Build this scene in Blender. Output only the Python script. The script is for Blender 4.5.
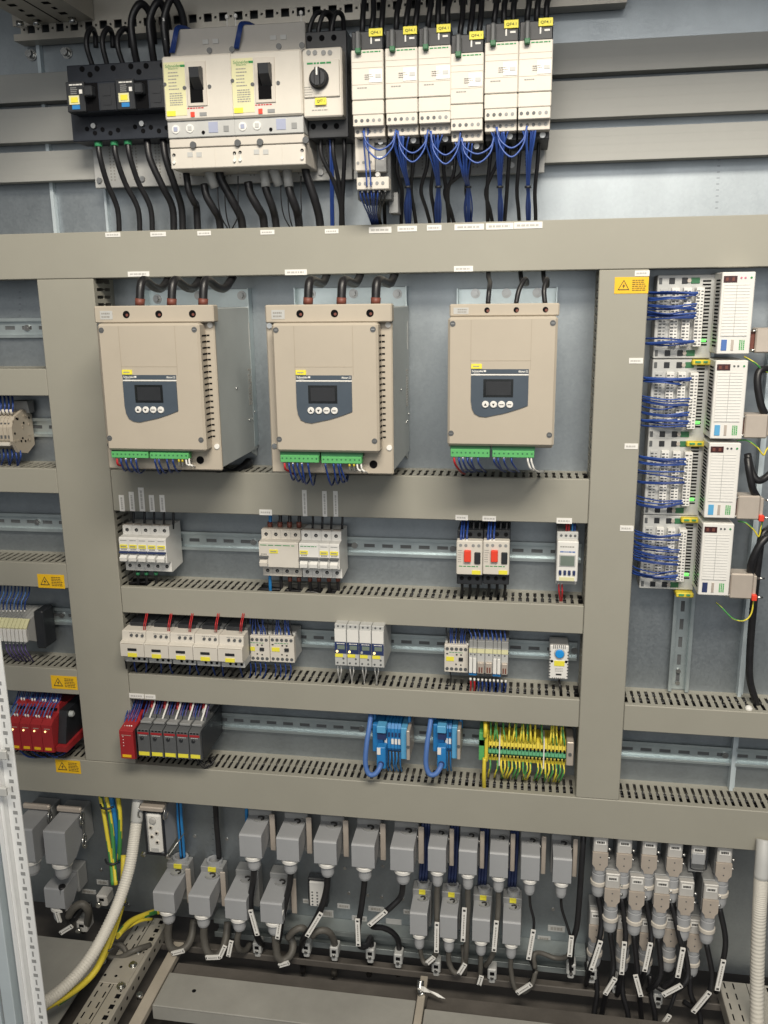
import bpy, math, random
from mathutils import Vector, Matrix

# ---------------------------------------------------------------- scene, camera, light
for o in list(bpy.data.objects):
    bpy.data.objects.remove(o)
SC = bpy.context.scene
COL = SC.collection
rnd = random.Random(7)

F = 873.1
YAW, PITCH, ROLL = -0.1622, 0.2382, 0.0123
CAM = Vector((0.71947, -1.41361, -0.04102))
def _axes():
    cy, sy, cp, sp = math.cos(YAW), math.sin(YAW), math.cos(PITCH), math.sin(PITCH)
    fwd = Vector((sy * cp, cy * cp, -sp)); right = Vector((cy, -sy, 0)); down = fwd.cross(right)
    c, s = math.cos(ROLL), math.sin(ROLL)
    return right * c + down * s, down * c - right * s, fwd
AR, AD, AF = _axes()
cd = bpy.data.cameras.new('camera'); cam = bpy.data.objects.new('camera', cd); COL.objects.link(cam)
cd.sensor_fit = 'HORIZONTAL'; cd.sensor_width = 36; cd.lens = 36 * F / 768
cd.clip_start = 0.02; cd.clip_end = 100
cam.matrix_world = Matrix(((AR.x, -AD.x, -AF.x, CAM.x), (AR.y, -AD.y, -AF.y, CAM.y), (AR.z, -AD.z, -AF.z, CAM.z), (0, 0, 0, 1)))
SC.camera = cam

W = bpy.data.worlds.new('World'); SC.world = W; W.use_nodes = True
W.node_tree.nodes['Background'].inputs[0].default_value = (0.86, 0.93, 1.0, 1)
W.node_tree.nodes['Background'].inputs[1].default_value = 0.065
def area(name, loc, target, sx, sy, power, col):
    l = bpy.data.lights.new(name, 'AREA'); l.shape = 'RECTANGLE'; l.size = sx; l.size_y = sy; l.energy = power; l.color = col
    o = bpy.data.objects.new(name, l); COL.objects.link(o); o.location = loc
    o.rotation_euler = (Vector(target) - Vector(loc)).to_track_quat('-Z', 'Y').to_euler()
    return o
# ceiling lamps in the room in front of the open cabinet, plus a broad fill light added for the room's bright far end
area('ceiling_lamp', (0.95, -1.65, 1.30), (0.75, 0.0, -0.25), 1.3, 0.40, 66, (1.0, 0.92, 0.79))
area('ceiling_lamp', (0.55, -3.4, 1.40), (0.50, 0.0, -0.6), 2.2, 0.5, 26, (1.0, 0.95, 0.88))
area('far_fill', (1.35, -6.5, 0.75), (0.60, 0.0, -0.2), 8.0, 3.0, 95, (0.97, 0.98, 0.97))
SC.view_settings.view_transform = 'Standard'; SC.view_settings.look = 'None'
SC.view_settings.exposure = 0.0; SC.view_settings.gamma = 1.0
SC.render.engine = 'CYCLES'
SC.cycles.max_bounces = 6

# ---------------------------------------------------------------- pixel -> place on a known plane
def ray(u, v):
    return AR * ((u - 384) / F) + AD * ((v - 512) / F) + AF
def at(u, v, Y):
    d = ray(u, v); return CAM + d * ((Y - CAM.y) / d.y)
def onz(u, v, z):
    d = ray(u, v); return CAM + d * ((z - CAM.z) / d.z)
def rect(u0, v0, u1, v1, Y):
    """x0,x1,z0,z1 of an upright rectangle on plane Y"""
    vm, um = (v0 + v1) / 2, (u0 + u1) / 2
    return at(u0, vm, Y).x, at(u1, vm, Y).x, at(um, v1, Y).z, at(um, v0, Y).z

# ---------------------------------------------------------------- materials
MATS = {}
def mat(name, col, rough=0.5, metal=0.0, var=0.06, scale=30.0, bump=0.0, bscale=200.0, spec=0.5, emit=None, estr=0.0):
    m = bpy.data.materials.new(name); m.use_nodes = True; nt = m.node_tree; n = nt.nodes; L = nt.links
    b = n['Principled BSDF']
    b.inputs['Roughness'].default_value = rough; b.inputs['Metallic'].default_value = metal
    b.inputs['Specular IOR Level'].default_value = spec
    tc = n.new('ShaderNodeTexCoord'); 
    nz = n.new('ShaderNodeTexNoise'); nz.inputs['Scale'].default_value = scale; nz.inputs['Detail'].default_value = 6
    nz.inputs['Roughness'].default_value = 0.65
    L.new(tc.outputs['Object'], nz.inputs['Vector'])
    cr = n.new('ShaderNodeValToRGB')
    cr.color_ramp.elements[0].position = 0.30; cr.color_ramp.elements[1].position = 0.70
    lo = [max(0, c * (1 - var)) for c in col]; hi = [min(1, c * (1 + var)) for c in col]
    cr.color_ramp.elements[0].color = (*lo, 1); cr.color_ramp.elements[1].color = (*hi, 1)
    L.new(nz.outputs['Fac'], cr.inputs['Fac']); L.new(cr.outputs['Color'], b.inputs['Base Color'])
    mr = n.new('ShaderNodeMapRange'); mr.inputs['To Min'].default_value = max(0.02, rough - 0.06); mr.inputs['To Max'].default_value = min(1, rough + 0.08)
    L.new(nz.outputs['Fac'], mr.inputs['Value']); L.new(mr.outputs['Result'], b.inputs['Roughness'])
    if bump > 0:
        bz = n.new('ShaderNodeTexNoise'); bz.inputs['Scale'].default_value = bscale; bz.inputs['Detail'].default_value = 3
        L.new(tc.outputs['Object'], bz.inputs['Vector'])
        bp = n.new('ShaderNodeBump'); bp.inputs['Strength'].default_value = bump; bp.inputs['Distance'].default_value = 0.001
        L.new(bz.outputs['Fac'], bp.inputs['Height']); L.new(bp.outputs['Normal'], b.inputs['Normal'])
    if emit:
        b.inputs['Emission Color'].default_value = (*emit, 1); b.inputs['Emission Strength'].default_value = estr
    MATS[name] = m
    return m
def galvanised(name, col, rough=0.42, metal=0.75, vscale=260):
    m = mat(name, col, rough, metal, 0.10, 3.5, 0.0)
    nt = m.node_tree; n = nt.nodes; L = nt.links; b = n['Principled BSDF']
    tc = n['Texture Coordinate']
    vo = n.new('ShaderNodeTexVoronoi'); vo.inputs['Scale'].default_value = vscale
    nz = n.new('ShaderNodeTexNoise'); nz.inputs['Scale'].default_value = 14; nz.inputs['Detail'].default_value = 8
    mp = n.new('ShaderNodeMapping'); mp.inputs['Scale'].default_value = (1, 1, 0.35)
    L.new(tc.outputs['Object'], mp.inputs['Vector']); L.new(mp.outputs['Vector'], nz.inputs['Vector'])
    L.new(tc.outputs['Object'], vo.inputs['Vector'])
    ramp = [x for x in n if x.type == 'VALTORGB'][0]
    mx = n.new('ShaderNodeMixRGB'); mx.blend_type = 'MULTIPLY'; mx.inputs['Fac'].default_value = 0.10
    L.new(ramp.outputs['Color'], mx.inputs['Color1'])
    hs = n.new('ShaderNodeRGBToBW'); L.new(vo.outputs['Color'], hs.inputs['Color'])
    L.new(hs.outputs['Val'], mx.inputs['Color2'])
    mx2 = n.new('ShaderNodeMixRGB'); mx2.blend_type = 'OVERLAY'; mx2.inputs['Fac'].default_value = 0.22
    L.new(mx.outputs['Color'], mx2.inputs['Color1']); L.new(nz.outputs['Fac'], mx2.inputs['Color2'])
    L.new(mx2.outputs['Color'], b.inputs['Base Color'])
    mr = n.new('ShaderNodeMapRange'); mr.inputs['To Min'].default_value = rough - 0.03; mr.inputs['To Max'].default_value = rough + 0.05
    L.new(hs.outputs['Val'], mr.inputs['Value']); L.new(mr.outputs['Result'], b.inputs['Roughness'])
    return m

mat('duct', (0.318, 0.308, 0.262), 0.55, 0, 0.035, 6, 0.05, 500)
mat('duct_in', (0.28, 0.265, 0.235), 0.6, 0, 0.05, 10)
galvanised('plate', (0.355, 0.39, 0.415), 0.47, 0.93)
galvanised('plate_top', (0.36, 0.40, 0.42), 0.5, 0.6)
mat('bar_grey', (0.34, 0.342, 0.325), 0.55, 0, 0.05, 8)
mat('zinc', (0.58, 0.65, 0.66), 0.36, 0.8, 0.06, 25)
mat('chrome', (0.62, 0.62, 0.60), 0.26, 1.0, 0.1, 60)
mat('beige', (0.440, 0.390, 0.318), 0.5, 0, 0.03, 12, 0.04, 900)
mat('beige_dark', (0.38, 0.33, 0.26), 0.5, 0, 0.03, 12)
mat('ink_brown', (0.13, 0.08, 0.02), 0.7, 0, 0.1, 40)
mat('chassis', (0.47, 0.50, 0.495), 0.42, 0.15, 0.06, 10)
mat('cream', (0.62, 0.585, 0.525), 0.45, 0, 0.03, 30)
mat('shield_grey', (0.42, 0.40, 0.37), 0.5, 0, 0.04, 30)
mat('trip_blue', (0.34, 0.37, 0.50), 0.5, 0, 0.04, 30)
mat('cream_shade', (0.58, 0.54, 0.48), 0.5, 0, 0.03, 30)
mat('white_pl', (0.74, 0.73, 0.70), 0.4, 0, 0.03, 40)
mat('lgrey', (0.47, 0.475, 0.465), 0.45, 0, 0.04, 40)
mat('mgrey', (0.26, 0.265, 0.265), 0.5, 0, 0.05, 40)
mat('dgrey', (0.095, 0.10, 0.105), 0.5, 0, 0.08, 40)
mat('black', (0.018, 0.020, 0.024), 0.45, 0, 0.15, 40)
mat('black_blue', (0.014, 0.018, 0.027), 0.42, 0, 0.15, 40)
mat('hole', (0.006, 0.006, 0.007), 0.9, 0, 0.1, 40, spec=0.1)
mat('slate', (0.060, 0.080, 0.105), 0.4, 0, 0.05, 40)
mat('lcd', (0.012, 0.014, 0.015), 0.15, 0, 0.1, 40)
mat('lcd_green', (0.17, 0.21, 0.18), 0.25, 0, 0.05, 40)
mat('yellow', (0.80, 0.72, 0.06), 0.5, 0, 0.04, 60)
mat('amber', (0.83, 0.50, 0.015), 0.45, 0, 0.04, 40)
mat('paper', (0.78, 0.77, 0.74), 0.6, 0, 0.03, 80)
mat('ink', (0.03, 0.03, 0.03), 0.7, 0, 0.1, 40)
mat('ink_soft', (0.30, 0.29, 0.27), 0.7, 0, 0.1, 40)
mat('ink_green', (0.02, 0.25, 0.07), 0.6, 0, 0.1, 40)
mat('label_cream', (0.68, 0.66, 0.40), 0.5, 0, 0.04, 40)
mat('red', (0.33, 0.022, 0.026), 0.45, 0, 0.06, 40)
mat('red_btn', (0.75, 0.06, 0.03), 0.4, 0, 0.04, 40)
mat('red_wire', (0.45, 0.02, 0.025), 0.45, 0, 0.08, 40)
mat('green_tb', (0.10, 0.40, 0.13), 0.5, 0, 0.06, 60)
mat('green_dk', (0.03, 0.14, 0.06), 0.5, 0, 0.06, 60)
mat('pe_green', (0.05, 0.30, 0.13), 0.5, 0, 0.1, 60)
mat('pe_yellow', (0.68, 0.55, 0.05), 0.5, 0, 0.05, 60)
mat('blue_tb', (0.022, 0.20, 0.50), 0.45, 0, 0.08, 60)
mat('blue_lt', (0.10, 0.36, 0.62), 0.4, 0, 0.06, 60)
mat('blue_wire', (0.018, 0.050, 0.22), 0.42, 0, 0.15, 40)
mat('blue_cable', (0.075, 0.165, 0.43), 0.5, 0, 0.06, 60)
mat('blue_dial', (0.015, 0.28, 0.72), 0.4, 0, 0.04, 60)
mat('navy', (0.025, 0.04, 0.12), 0.4, 0, 0.05, 60)
mat('blue_loop', (0.035, 0.085, 0.32), 0.4, 0, 0.1, 60)
mat('ink_pale', (0.48, 0.47, 0.45), 0.7, 0, 0.05, 40)
mat('violet_wire', (0.10, 0.075, 0.20), 0.45, 0, 0.1, 60)
mat('white_wire', (0.70, 0.69, 0.66), 0.45, 0, 0.05, 60)
mat('black_wire', (0.014, 0.014, 0.016), 0.40, 0, 0.2, 60)
mat('grey_cable', (0.10, 0.094, 0.083), 0.55, 0, 0.12, 60)
mat('red_brown', (0.16, 0.05, 0.035), 0.5, 0, 0.1, 60)
mat('hood', (0.335, 0.345, 0.36), 0.5, 0.0, 0.05, 14, 0.06, 900)
mat('hood_lt', (0.50, 0.49, 0.47), 0.45, 0.1, 0.06, 20)
mat('latch', (0.52, 0.46, 0.40), 0.42, 0.35, 0.08, 20)
mat('gland', (0.36, 0.37, 0.385), 0.5, 0, 0.05, 40)
mat('steel_dull', (0.26, 0.29, 0.29), 0.5, 0.5, 0.1, 20)
mat('steel', (0.45, 0.45, 0.44), 0.3, 0.9, 0.12, 40)
mat('floor_paint', (0.30, 0.295, 0.27), 0.6, 0, 0.12, 7, 0.1, 150)
mat('floor_dark', (0.10, 0.09, 0.08), 0.7, 0, 0.25, 9)
mat('frame_white', (0.76, 0.77, 0.77), 0.4, 0.1, 0.05, 12)
mat('frame_blue', (0.60, 0.68, 0.72), 0.35, 0.3, 0.06, 8)
mat('frame_warm', (0.50, 0.47, 0.41), 0.45, 0.4, 0.08, 14)
mat('conduit', (0.66, 0.635, 0.575), 0.5, 0, 0.04, 20)
mat('wood', (0.40, 0.36, 0.30), 0.6, 0, 0.12, 9)
mat('led_green', (0.05, 0.5, 0.05), 0.4, 0, 0.02, 10, emit=(0.12, 1.0, 0.10), estr=2.2)
mat('led_amber', (0.7, 0.5, 0.2), 0.4, 0, 0.02, 10, emit=(1.0, 0.75, 0.30), estr=2.0)
mat('pink', (0.62, 0.22, 0.30), 0.5, 0, 0.03, 40)
mat('led_window', (0.055, 0.018, 0.02), 0.25, 0, 0.05, 40)

def pe_wire_mat():
    m = mat('pe_wire', (0.62, 0.55, 0.06), 0.45, 0, 0.05, 40)
    nt = m.node_tree; n = nt.nodes; L = nt.links
    uvn = n.new('ShaderNodeUVMap'); sp = n.new('ShaderNodeSeparateXYZ'); L.new(uvn.outputs['UV'], sp.inputs['Vector'])
    gt = n.new('ShaderNodeMath'); gt.operation = 'GREATER_THAN'; gt.inputs[1].default_value = 0.58; L.new(sp.outputs['X'], gt.inputs[0])
    mx = n.new('ShaderNodeMixRGB'); mx.inputs['Color1'].default_value = (0.70, 0.58, 0.05, 1); mx.inputs['Color2'].default_value = (0.06, 0.26, 0.07, 1)
    L.new(gt.outputs[0], mx.inputs['Fac']); L.new(mx.outputs['Color'], n['Principled BSDF'].inputs['Base Color'])
pe_wire_mat()

# ---------------------------------------------------------------- mesh builder
class B:
    def __init__(self): self.v = []; self.f = []; self.s = []; self.uv = {}
    def add(self, vs, fs, smooth=False):
        k = len(self.v); self.v += [tuple(p) for p in vs]
        for f in fs: self.f.append(tuple(i + k for i in f)); self.s.append(smooth)
        return self
    def box(self, x0, x1, y0, y1, z0, z1, bev=0.0):
        if x1 < x0: x0, x1 = x1, x0
        if y1 < y0: y0, y1 = y1, y0
        if z1 < z0: z0, z1 = z1, z0
        b = min(bev, (x1 - x0) * .3, (y1 - y0) * .3, (z1 - z0) * .3)
        lo, hi = (x0, y0, z0), (x1, y1, z1)
        if b <= 0:
            vs = [(x, y, z) for x in (x0, x1) for y in (y0, y1) for z in (z0, z1)]
            return self.add(vs, [(0, 1, 3, 2), (4, 6, 7, 5), (0, 4, 5, 1), (2, 3, 7, 6), (0, 2, 6, 4), (1, 5, 7, 3)])
        vs = []; idx = {}
        for a in range(3):
            for sx in (0, 1):
                for sy in (0, 1):
                    for sz in (0, 1):
                        s = (sx, sy, sz)
                        p = [(hi[i] - (0 if i == a else b)) if s[i] else (lo[i] + (0 if i == a else b)) for i in range(3)]
                        idx[(a, s)] = len(vs); vs.append(p)
        fs = []
        S = [(0, 0), (0, 1), (1, 1), (1, 0)]
        for a in range(3):
            for d in (0, 1):
                q = []
                for (m, n_) in S:
                    s = [0, 0, 0]; s[a] = d; o = [i for i in range(3) if i != a]; s[o[0]] = m; s[o[1]] = n_
                    q.append(idx[(a, tuple(s))])
                if (d == 1) == (a == 1): q = q[::1]
                else: q = q[::-1]
                fs.append(tuple(q))
        for a in range(3):
            o = [i for i in range(3) if i != a]
            for m in (0, 1):
                for n_ in (0, 1):
                    s0 = [0, 0, 0]; s1 = [0, 0, 0]; s0[a] = 0; s1[a] = 1
                    s0[o[0]] = s1[o[0]] = m; s0[o[1]] = s1[o[1]] = n_
                    fs.append((idx[(o[0], tuple(s0))], idx[(o[0], tuple(s1))], idx[(o[1], tuple(s1))], idx[(o[1], tuple(s0))]))
        for sx in (0, 1):
            for sy in (0, 1):
                for sz in (0, 1):
                    s = (sx, sy, sz); fs.append((idx[(0, s)], idx[(1, s)], idx[(2, s)]))
        return self.add(vs, fs)
    def prism_x(self, prof, x0, x1):
        n = len(prof); vs = [(x0, y, z) for y, z in prof] + [(x1, y, z) for y, z in prof]
        fs = [tuple(range(n))[::-1], tuple(range(n, 2 * n))] + [(i, (i + 1) % n, n + (i + 1) % n, n + i) for i in range(n)]
        return self.add(vs, fs)
    def prism_y(self, prof, y0, y1):
        n = len(prof); vs = [(x, y0, z) for x, z in prof] + [(x, y1, z) for x, z in prof]
        fs = [tuple(range(n)), tuple(range(n, 2 * n))[::-1]] + [(i, n + i, n + (i + 1) % n, (i + 1) % n) for i in range(n)]
        return self.add(vs, fs)
    def prism_z(self, prof, z0, z1):
        n = len(prof); vs = [(x, y, z0) for x, y in prof] + [(x, y, z1) for x, y in prof]
        fs = [tuple(range(n))[::-1], tuple(range(n, 2 * n))] + [(i, (i + 1) % n, n + (i + 1) % n, n + i) for i in range(n)]
        return self.add(vs, fs)
    def cyl(self, p0, p1, r0, r1=None, n=14, cap=True):
        r1 = r0 if r1 is None else r1
        p0, p1 = Vector(p0), Vector(p1); d = (p1 - p0).normalized()
        a = d.orthogonal().normalized(); b = d.cross(a)
        k = len(self.v)
        for p, r in ((p0, r0), (p1, r1)):
            for i in range(n):
                t = 2 * math.pi * i / n; self.v.append(tuple(p + a * (r * math.cos(t)) + b * (r * math.sin(t))))
        for i in range(n): self.f.append((k + i, k + (i + 1) % n, k + n + (i + 1) % n, k + n + i)); self.s.append(True)
        if cap:
            self.f.append(tuple(k + i for i in range(n))[::-1]); self.s.append(False)
            self.f.append(tuple(k + n + i for i in range(n))); self.s.append(False)
        return self
    def lathe(self, p0, d, prof, n=16):
        """prof: list of (distance along d, radius)"""
        p0 = Vector(p0); d = Vector(d).normalized(); a = d.orthogonal().normalized(); b = d.cross(a)
        def ringv(h, r):
            k = len(self.v)
            for i in range(n):
                t = 2 * math.pi * i / n; self.v.append(tuple(p0 + d * h + a * (r * math.cos(t)) + b * (r * math.sin(t))))
            return k
        for j in range(len(prof) - 1):          # every step of the profile keeps its own edge
            k0 = ringv(*prof[j]); k1 = ringv(*prof[j + 1])
            for i in range(n): self.f.append((k0 + i, k0 + (i + 1) % n, k1 + (i + 1) % n, k1 + i)); self.s.append(n > 8)
        k0 = ringv(*prof[0]); self.f.append(tuple(k0 + i for i in range(n))[::-1]); self.s.append(False)
        k0 = ringv(*prof[-1]); self.f.append(tuple(k0 + i for i in range(n))); self.s.append(False)
        return self
    def tube(self, pts, r, n=8, sub=6, rfun=None, uv=False):
        P = [Vector(p) for p in pts]
        if len(P) > 2:
            Q = [P[0] * 2 - P[1]] + P + [P[-1] * 2 - P[-2]]; path = []
            for i in range(1, len(Q) - 2):
                for j in range(sub):
                    t = j / sub; p0, p1, p2, p3 = Q[i - 1], Q[i], Q[i + 1], Q[i + 2]
                    path.append(0.5 * ((2 * p1) + (p2 - p0) * t + (2 * p0 - 5 * p1 + 4 * p2 - p3) * t * t + (3 * p1 - p0 - 3 * p2 + p3) * t ** 3))
            path.append(P[-1])
        else:
            path = [P[0].lerp(P[1], j / sub) for j in range(sub + 1)]
        d = (path[1] - path[0]).normalized(); a = d.orthogonal().normalized()
        k = len(self.v); m = len(path); tw = rnd.random()
        for j, p in enumerate(path):
            t = (path[min(j + 1, m - 1)] - path[max(j - 1, 0)])
            if t.length > 1e-9: d = t.normalized()
            a = (a - d * a.dot(d)).normalized(); b = d.cross(a)
            rr = r if rfun is None else r * rfun(j, m)
            for i in range(n):
                q = 2 * math.pi * i / n; self.v.append(tuple(p + a * (rr * math.cos(q)) + b * (rr * math.sin(q))))
        for j in range(m - 1):
            for i in range(n):
                if uv: self.uv[len(self.f)] = ((i + .5) / n + tw + j * .035) % 1.0
                self.f.append((k + j * n + i, k + j * n + (i + 1) % n, k + (j + 1) * n + (i + 1) % n, k + (j + 1) * n + i)); self.s.append(True)
        self.f.append(tuple(k + i for i in range(n))[::-1]); self.s.append(False)
        self.f.append(tuple(k + (m - 1) * n + i for i in range(n))); self.s.append(False)
        return self
    def mesh(self, name, m, org=(0, 0, 0)):
        me = bpy.data.meshes.new(name)
        me.from_pydata([(x - org[0], y - org[1], z - org[2]) for x, y, z in self.v], [], self.f)
        me.polygons.foreach_set('use_smooth', self.s)
        if self.uv:
            ul = me.uv_layers.new(name='UVMap')
            for i, p in enumerate(me.polygons):
                u = self.uv.get(i, 0.0)
                for li in p.loop_indices: ul.data[li].uv = (u, 0)
        me.materials.append(MATS[m]); me.validate()
        import bmesh
        bm = bmesh.new(); bm.from_mesh(me)
        if not getattr(self, 'loose', False): bmesh.ops.recalc_face_normals(bm, faces=bm.faces)
        bm.to_mesh(me); bm.free()
        return me

LABELS = {}
def tag(o, label, cat, group=None):
    o['label'] = label; o['category'] = cat
    if group: o['group'] = group
    return o
def thing(name, label, cat, loc=(0, 0, 0), group=None):
    o = bpy.data.objects.new(name, None); COL.objects.link(o); o.location = loc; o.empty_display_size = 0.02
    return tag(o, label, cat, group)
def wloc(o):
    p = Vector(o.location)
    while o.parent: o = o.parent; p += Vector(o.location)
    return p
def part(name, b, m, parent=None, kind=None, label=None):
    """b is built in world coordinates"""
    if isinstance(b, list): return [part(name, q, m, parent, kind, label) for q in b]
    org = wloc(parent) if parent else Vector((0, 0, 0))
    o = bpy.data.objects.new(name, b.mesh(name, m, org)); COL.objects.link(o)
    if parent: o.parent = parent
    if kind: o['kind'] = kind
    if label: o['label'] = label
    return o
def solo(name, b, m, label, cat, group=None):
    """a thing that is one mesh, its origin at its own middle bottom"""
    xs = [p[0] for p in b.v]; ys = [p[1] for p in b.v]; zs = [p[2] for p in b.v]
    org = Vector(((min(xs) + max(xs)) / 2, (min(ys) + max(ys)) / 2, min(zs)))
    o = bpy.data.objects.new(name, b.mesh(name, m, org)); COL.objects.link(o); o.location = org
    return tag(o, label, cat, group)
def struct(name, b, m):
    o = part(name, b, m); o['kind'] = 'structure'; return o
def copy_tree(o, dx=(0, 0, 0), parent=None):
    c = o.copy(); COL.objects.link(c); c.parent = parent
    if parent is None: c.location = Vector(o.location) + Vector(dx)
    for ch in list(o.children): copy_tree(ch, parent=c)
    return c
def pbox(u0, v0, u1, v1, Y, depth, bev=0.0006, b=None):
    """box whose front face fills the pixel rectangle on plane Y"""
    x0, x1, z0, z1 = rect(u0, v0, u1, v1, Y); b = b or B()
    return b.box(x0, x1, Y, Y + depth, z0, z1, bev)
def strip(b, x0, x1, z0, z1, Y, t=0.0008): return b.box(x0, x1, Y - t, Y + 0.0002, z0, z1)
def dashes(x0, x1, z0, z1, Y, rows, fill=0.8, seed=1, lh=0.5, vertical=False):
    """print too small to read: rows of short dashes"""
    r = random.Random(seed); b = B()
    if vertical:
        w = (x1 - x0) / rows
        for i in range(rows):
            c = x0 + w * (i + .5); z = z0; end = z0 + (z1 - z0) * (fill + (1 - fill) * r.random())
            while z < end:
                l = (z1 - z0) * r.uniform(.06, .2); b.box(c - w * lh / 2, c + w * lh / 2, Y - .0003, Y + .0002, z, min(end, z + l)); z += l + (z1 - z0) * .03
        return b
    h = (z1 - z0) / rows
    for i in range(rows):
        c = z1 - h * (i + .5); x = x0; end = x0 + (x1 - x0) * (fill + (1 - fill) * r.random())
        while x < end:
            l = (x1 - x0) * r.uniform(.08, .25); b.box(x, min(end, x + l), Y - .0003, Y + .0002, c - h * lh / 2, c + h * lh / 2); x += l + (x1 - x0) * .04
    return b

_TXT = {}
def text_mesh(s):
    if s not in _TXT:
        c = bpy.data.curves.new('txt', 'FONT'); c.body = s; c.size = 1.0; c.align_x = 'LEFT'; c.extrude = 0.0; c.resolution_u = 2
        o = bpy.data.objects.new('txt', c); COL.objects.link(o); bpy.context.view_layer.update()
        me = bpy.data.meshes.new_from_object(o.evaluated_get(bpy.context.evaluated_depsgraph_get()))
        vs = [v.co.copy() for v in me.vertices]; fs = [tuple(p.vertices) for p in me.polygons]
        bpy.data.objects.remove(o); bpy.data.curves.remove(c); bpy.data.meshes.remove(me)
        _TXT[s] = (vs, fs)
    return _TXT[s]
def text(s, x0, x1, z0, z1, Y, m, parent, name='lettering', bold=0.0):
    """lettering stretched into a rectangle on plane Y, facing the viewer"""
    vs, fs = text_mesh(s)
    ax, bx = min(v.x for v in vs), max(v.x for v in vs); ay, by = min(v.y for v in vs), max(v.y for v in vs)
    b = B(); P = [(x0 + (v.x - ax) / (bx - ax) * (x1 - x0), Y - 0.0004, z0 + (v.y - ay) / (by - ay) * (z1 - z0)) for v in vs]
    b.add(P, fs)
    if bold: b.add([(p[0] + bold, p[1] - 0.0001, p[2]) for p in P], fs)
    org = wloc(parent)
    me = bpy.data.meshes.new(name); me.from_pydata([tuple(Vector(v) - org) for v in b.v], [], b.f); me.materials.append(MATS[m])
    o = bpy.data.objects.new(name, me); COL.objects.link(o); o.parent = parent
    return o
for _s in ('Schneider', 'Electric', 'Altistart 22', 'QF4.1', 'QF5.1', 'QF6.1', 'QF8.1', 'QF7.1', 'KM', 'OFF'): text_mesh(_s)
ORD = ['first', 'second', 'third', 'fourth', 'fifth', 'sixth', 'seventh', 'eighth', 'ninth', 'tenth', 'eleventh', 'twelfth', 'thirteenth', 'fourteenth']

# ================================================================ THE SETTING
PL = 0.0755                                   # front of the mounting plate; the duct covers lie on Y = 0
MP = struct('mounting_plate', B().box(-0.55, 1.45, PL, PL + 0.003, -1.292, 0.62), 'plate')

# ---------------------------------------------------------------- slotted cable ducts
def comb_h(b, x0, x1, zf, up, cuts=()):
    """slotted wall of a horizontal duct; zf = outer face, up = +1 upper wall, -1 lower wall"""
    za, zb = (zf - 0.0016, zf) if up > 0 else (zf, zf + 0.0016)
    b.box(x0, x1, 0.0085, 0.0125, za, zb); b.box(x0, x1, 0.0625, PL, za, zb)
    p = 0.0125; n = int((x1 - x0) / p); off = ((x1 - x0) - n * p) / 2
    for i in range(n):
        c = x0 + off + p * (i + .5)
        if any(a < c < e for a, e in cuts): continue
        j = rnd.uniform(-.0004, .0004)
        b.box(c - .0035 + j, c + .0035 + j, 0.0125, 0.0625, za + .0001, zb - .0001)
        b.box(c - .0048 + j, c + .0048 + j, 0.0360, 0.0400, za + .0002, zb - .0002)
    return b
def comb_v(b, z0, z1, xf, side):
    xa, xb = (xf - 0.0016, xf) if side > 0 else (xf, xf + 0.0016)
    b.box(xa, xb, 0.0085, 0.0125, z0, z1); b.box(xa, xb, 0.0625, PL, z0, z1)
    p = 0.0125; n = int((z1 - z0) / p); off = ((z1 - z0) - n * p) / 2
    for i in range(n):
        c = z0 + off + p * (i + .5)
        b.box(xa + .0001, xb - .0001, 0.0125, 0.0625, c - .0036, c + .0036)
        b.box(xa + .0002, xb - .0002, 0.0355, 0.0405, c - .0054, c + .0054)
    return b
def fill_h(t, x0, x1, z0, z1, n=22):
    b = B(); r = random.Random(int(abs(z0) * 1000))
    for k in range(n):
        z = z0 + .006 + (z1 - z0 - .012) * r.random() ** .6; pts = [(x0 + (x1 - x0) * j / 14, .030 + .030 * r.random(), max(z0 + .005, min(z1 - .005, z + r.uniform(-.012, .012)))) for j in range(15)]
        b.tube(pts, .0028, n=5, sub=2)
    part('wire_fill', b, 'black_wire', t, kind='stuff')
def duct_h(label, x0, x1, z0, z1, top=True, bottom=True, cuts=(), Y=0.0):
    t = thing('cable_duct', label, 'cable duct', ((x0 + x1) / 2, PL, z0))
    part('cover', B().box(x0, x1, Y, Y + 0.0085, z0, z1, 0.0012), 'duct', t)
    b = B()
    if top: comb_h(b, x0, x1, z1 - .0007, 1, cuts)
    else: b.box(x0, x1, .0085, PL, z1 - .0022, z1 - .0007)
    if bottom: comb_h(b, x0, x1, z0 + .0007, -1)
    else: b.box(x0, x1, .0085, PL, z0 + .0007, z0 + .0022)
    part('slotted_side', b, 'duct', t, kind='stuff')
    part('duct_base', B().box(x0, x1, PL - .0018, PL - .0002, z0 + .003, z1 - .003), 'duct_in', t)
    fill_h(t, x0, x1, z0, z1)
    return t
def duct_v(label, x0, x1, z0, z1):
    t = thing('cable_duct', label, 'cable duct', ((x0 + x1) / 2, PL, z0))
    part('cover', B().box(x0, x1, 0, 0.0085, z0, z1, 0.0012), 'duct', t)
    b = B(); comb_v(b, z0, z1, x0 + .0007, -1); comb_v(b, z0, z1, x1 - .0007, 1)
    part('slotted_side', b, 'duct', t, kind='stuff')
    part('duct_base', B().box(x0 + .003, x1 - .003, PL - .0018, PL - .0002, z0, z1), 'duct_in', t)
    return t
XV1, XV1L, XV2, XV2R = 0.0, -0.1018, 0.825, 0.8988
ZT, ZTT = 0.0, 0.0738
H1 = (-0.3999, -0.3261); H2 = (-0.5917, -0.5416); H3 = (-0.7637, -0.7119); H4 = (-0.9753, -0.8986); R1 = (-0.7639, -0.7161)
XL, XR = -0.42, 1.32
def cut(u0, u1, v, Y=0.03): return (at(u0, v, Y).x, at(u1, v, Y).x)
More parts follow.
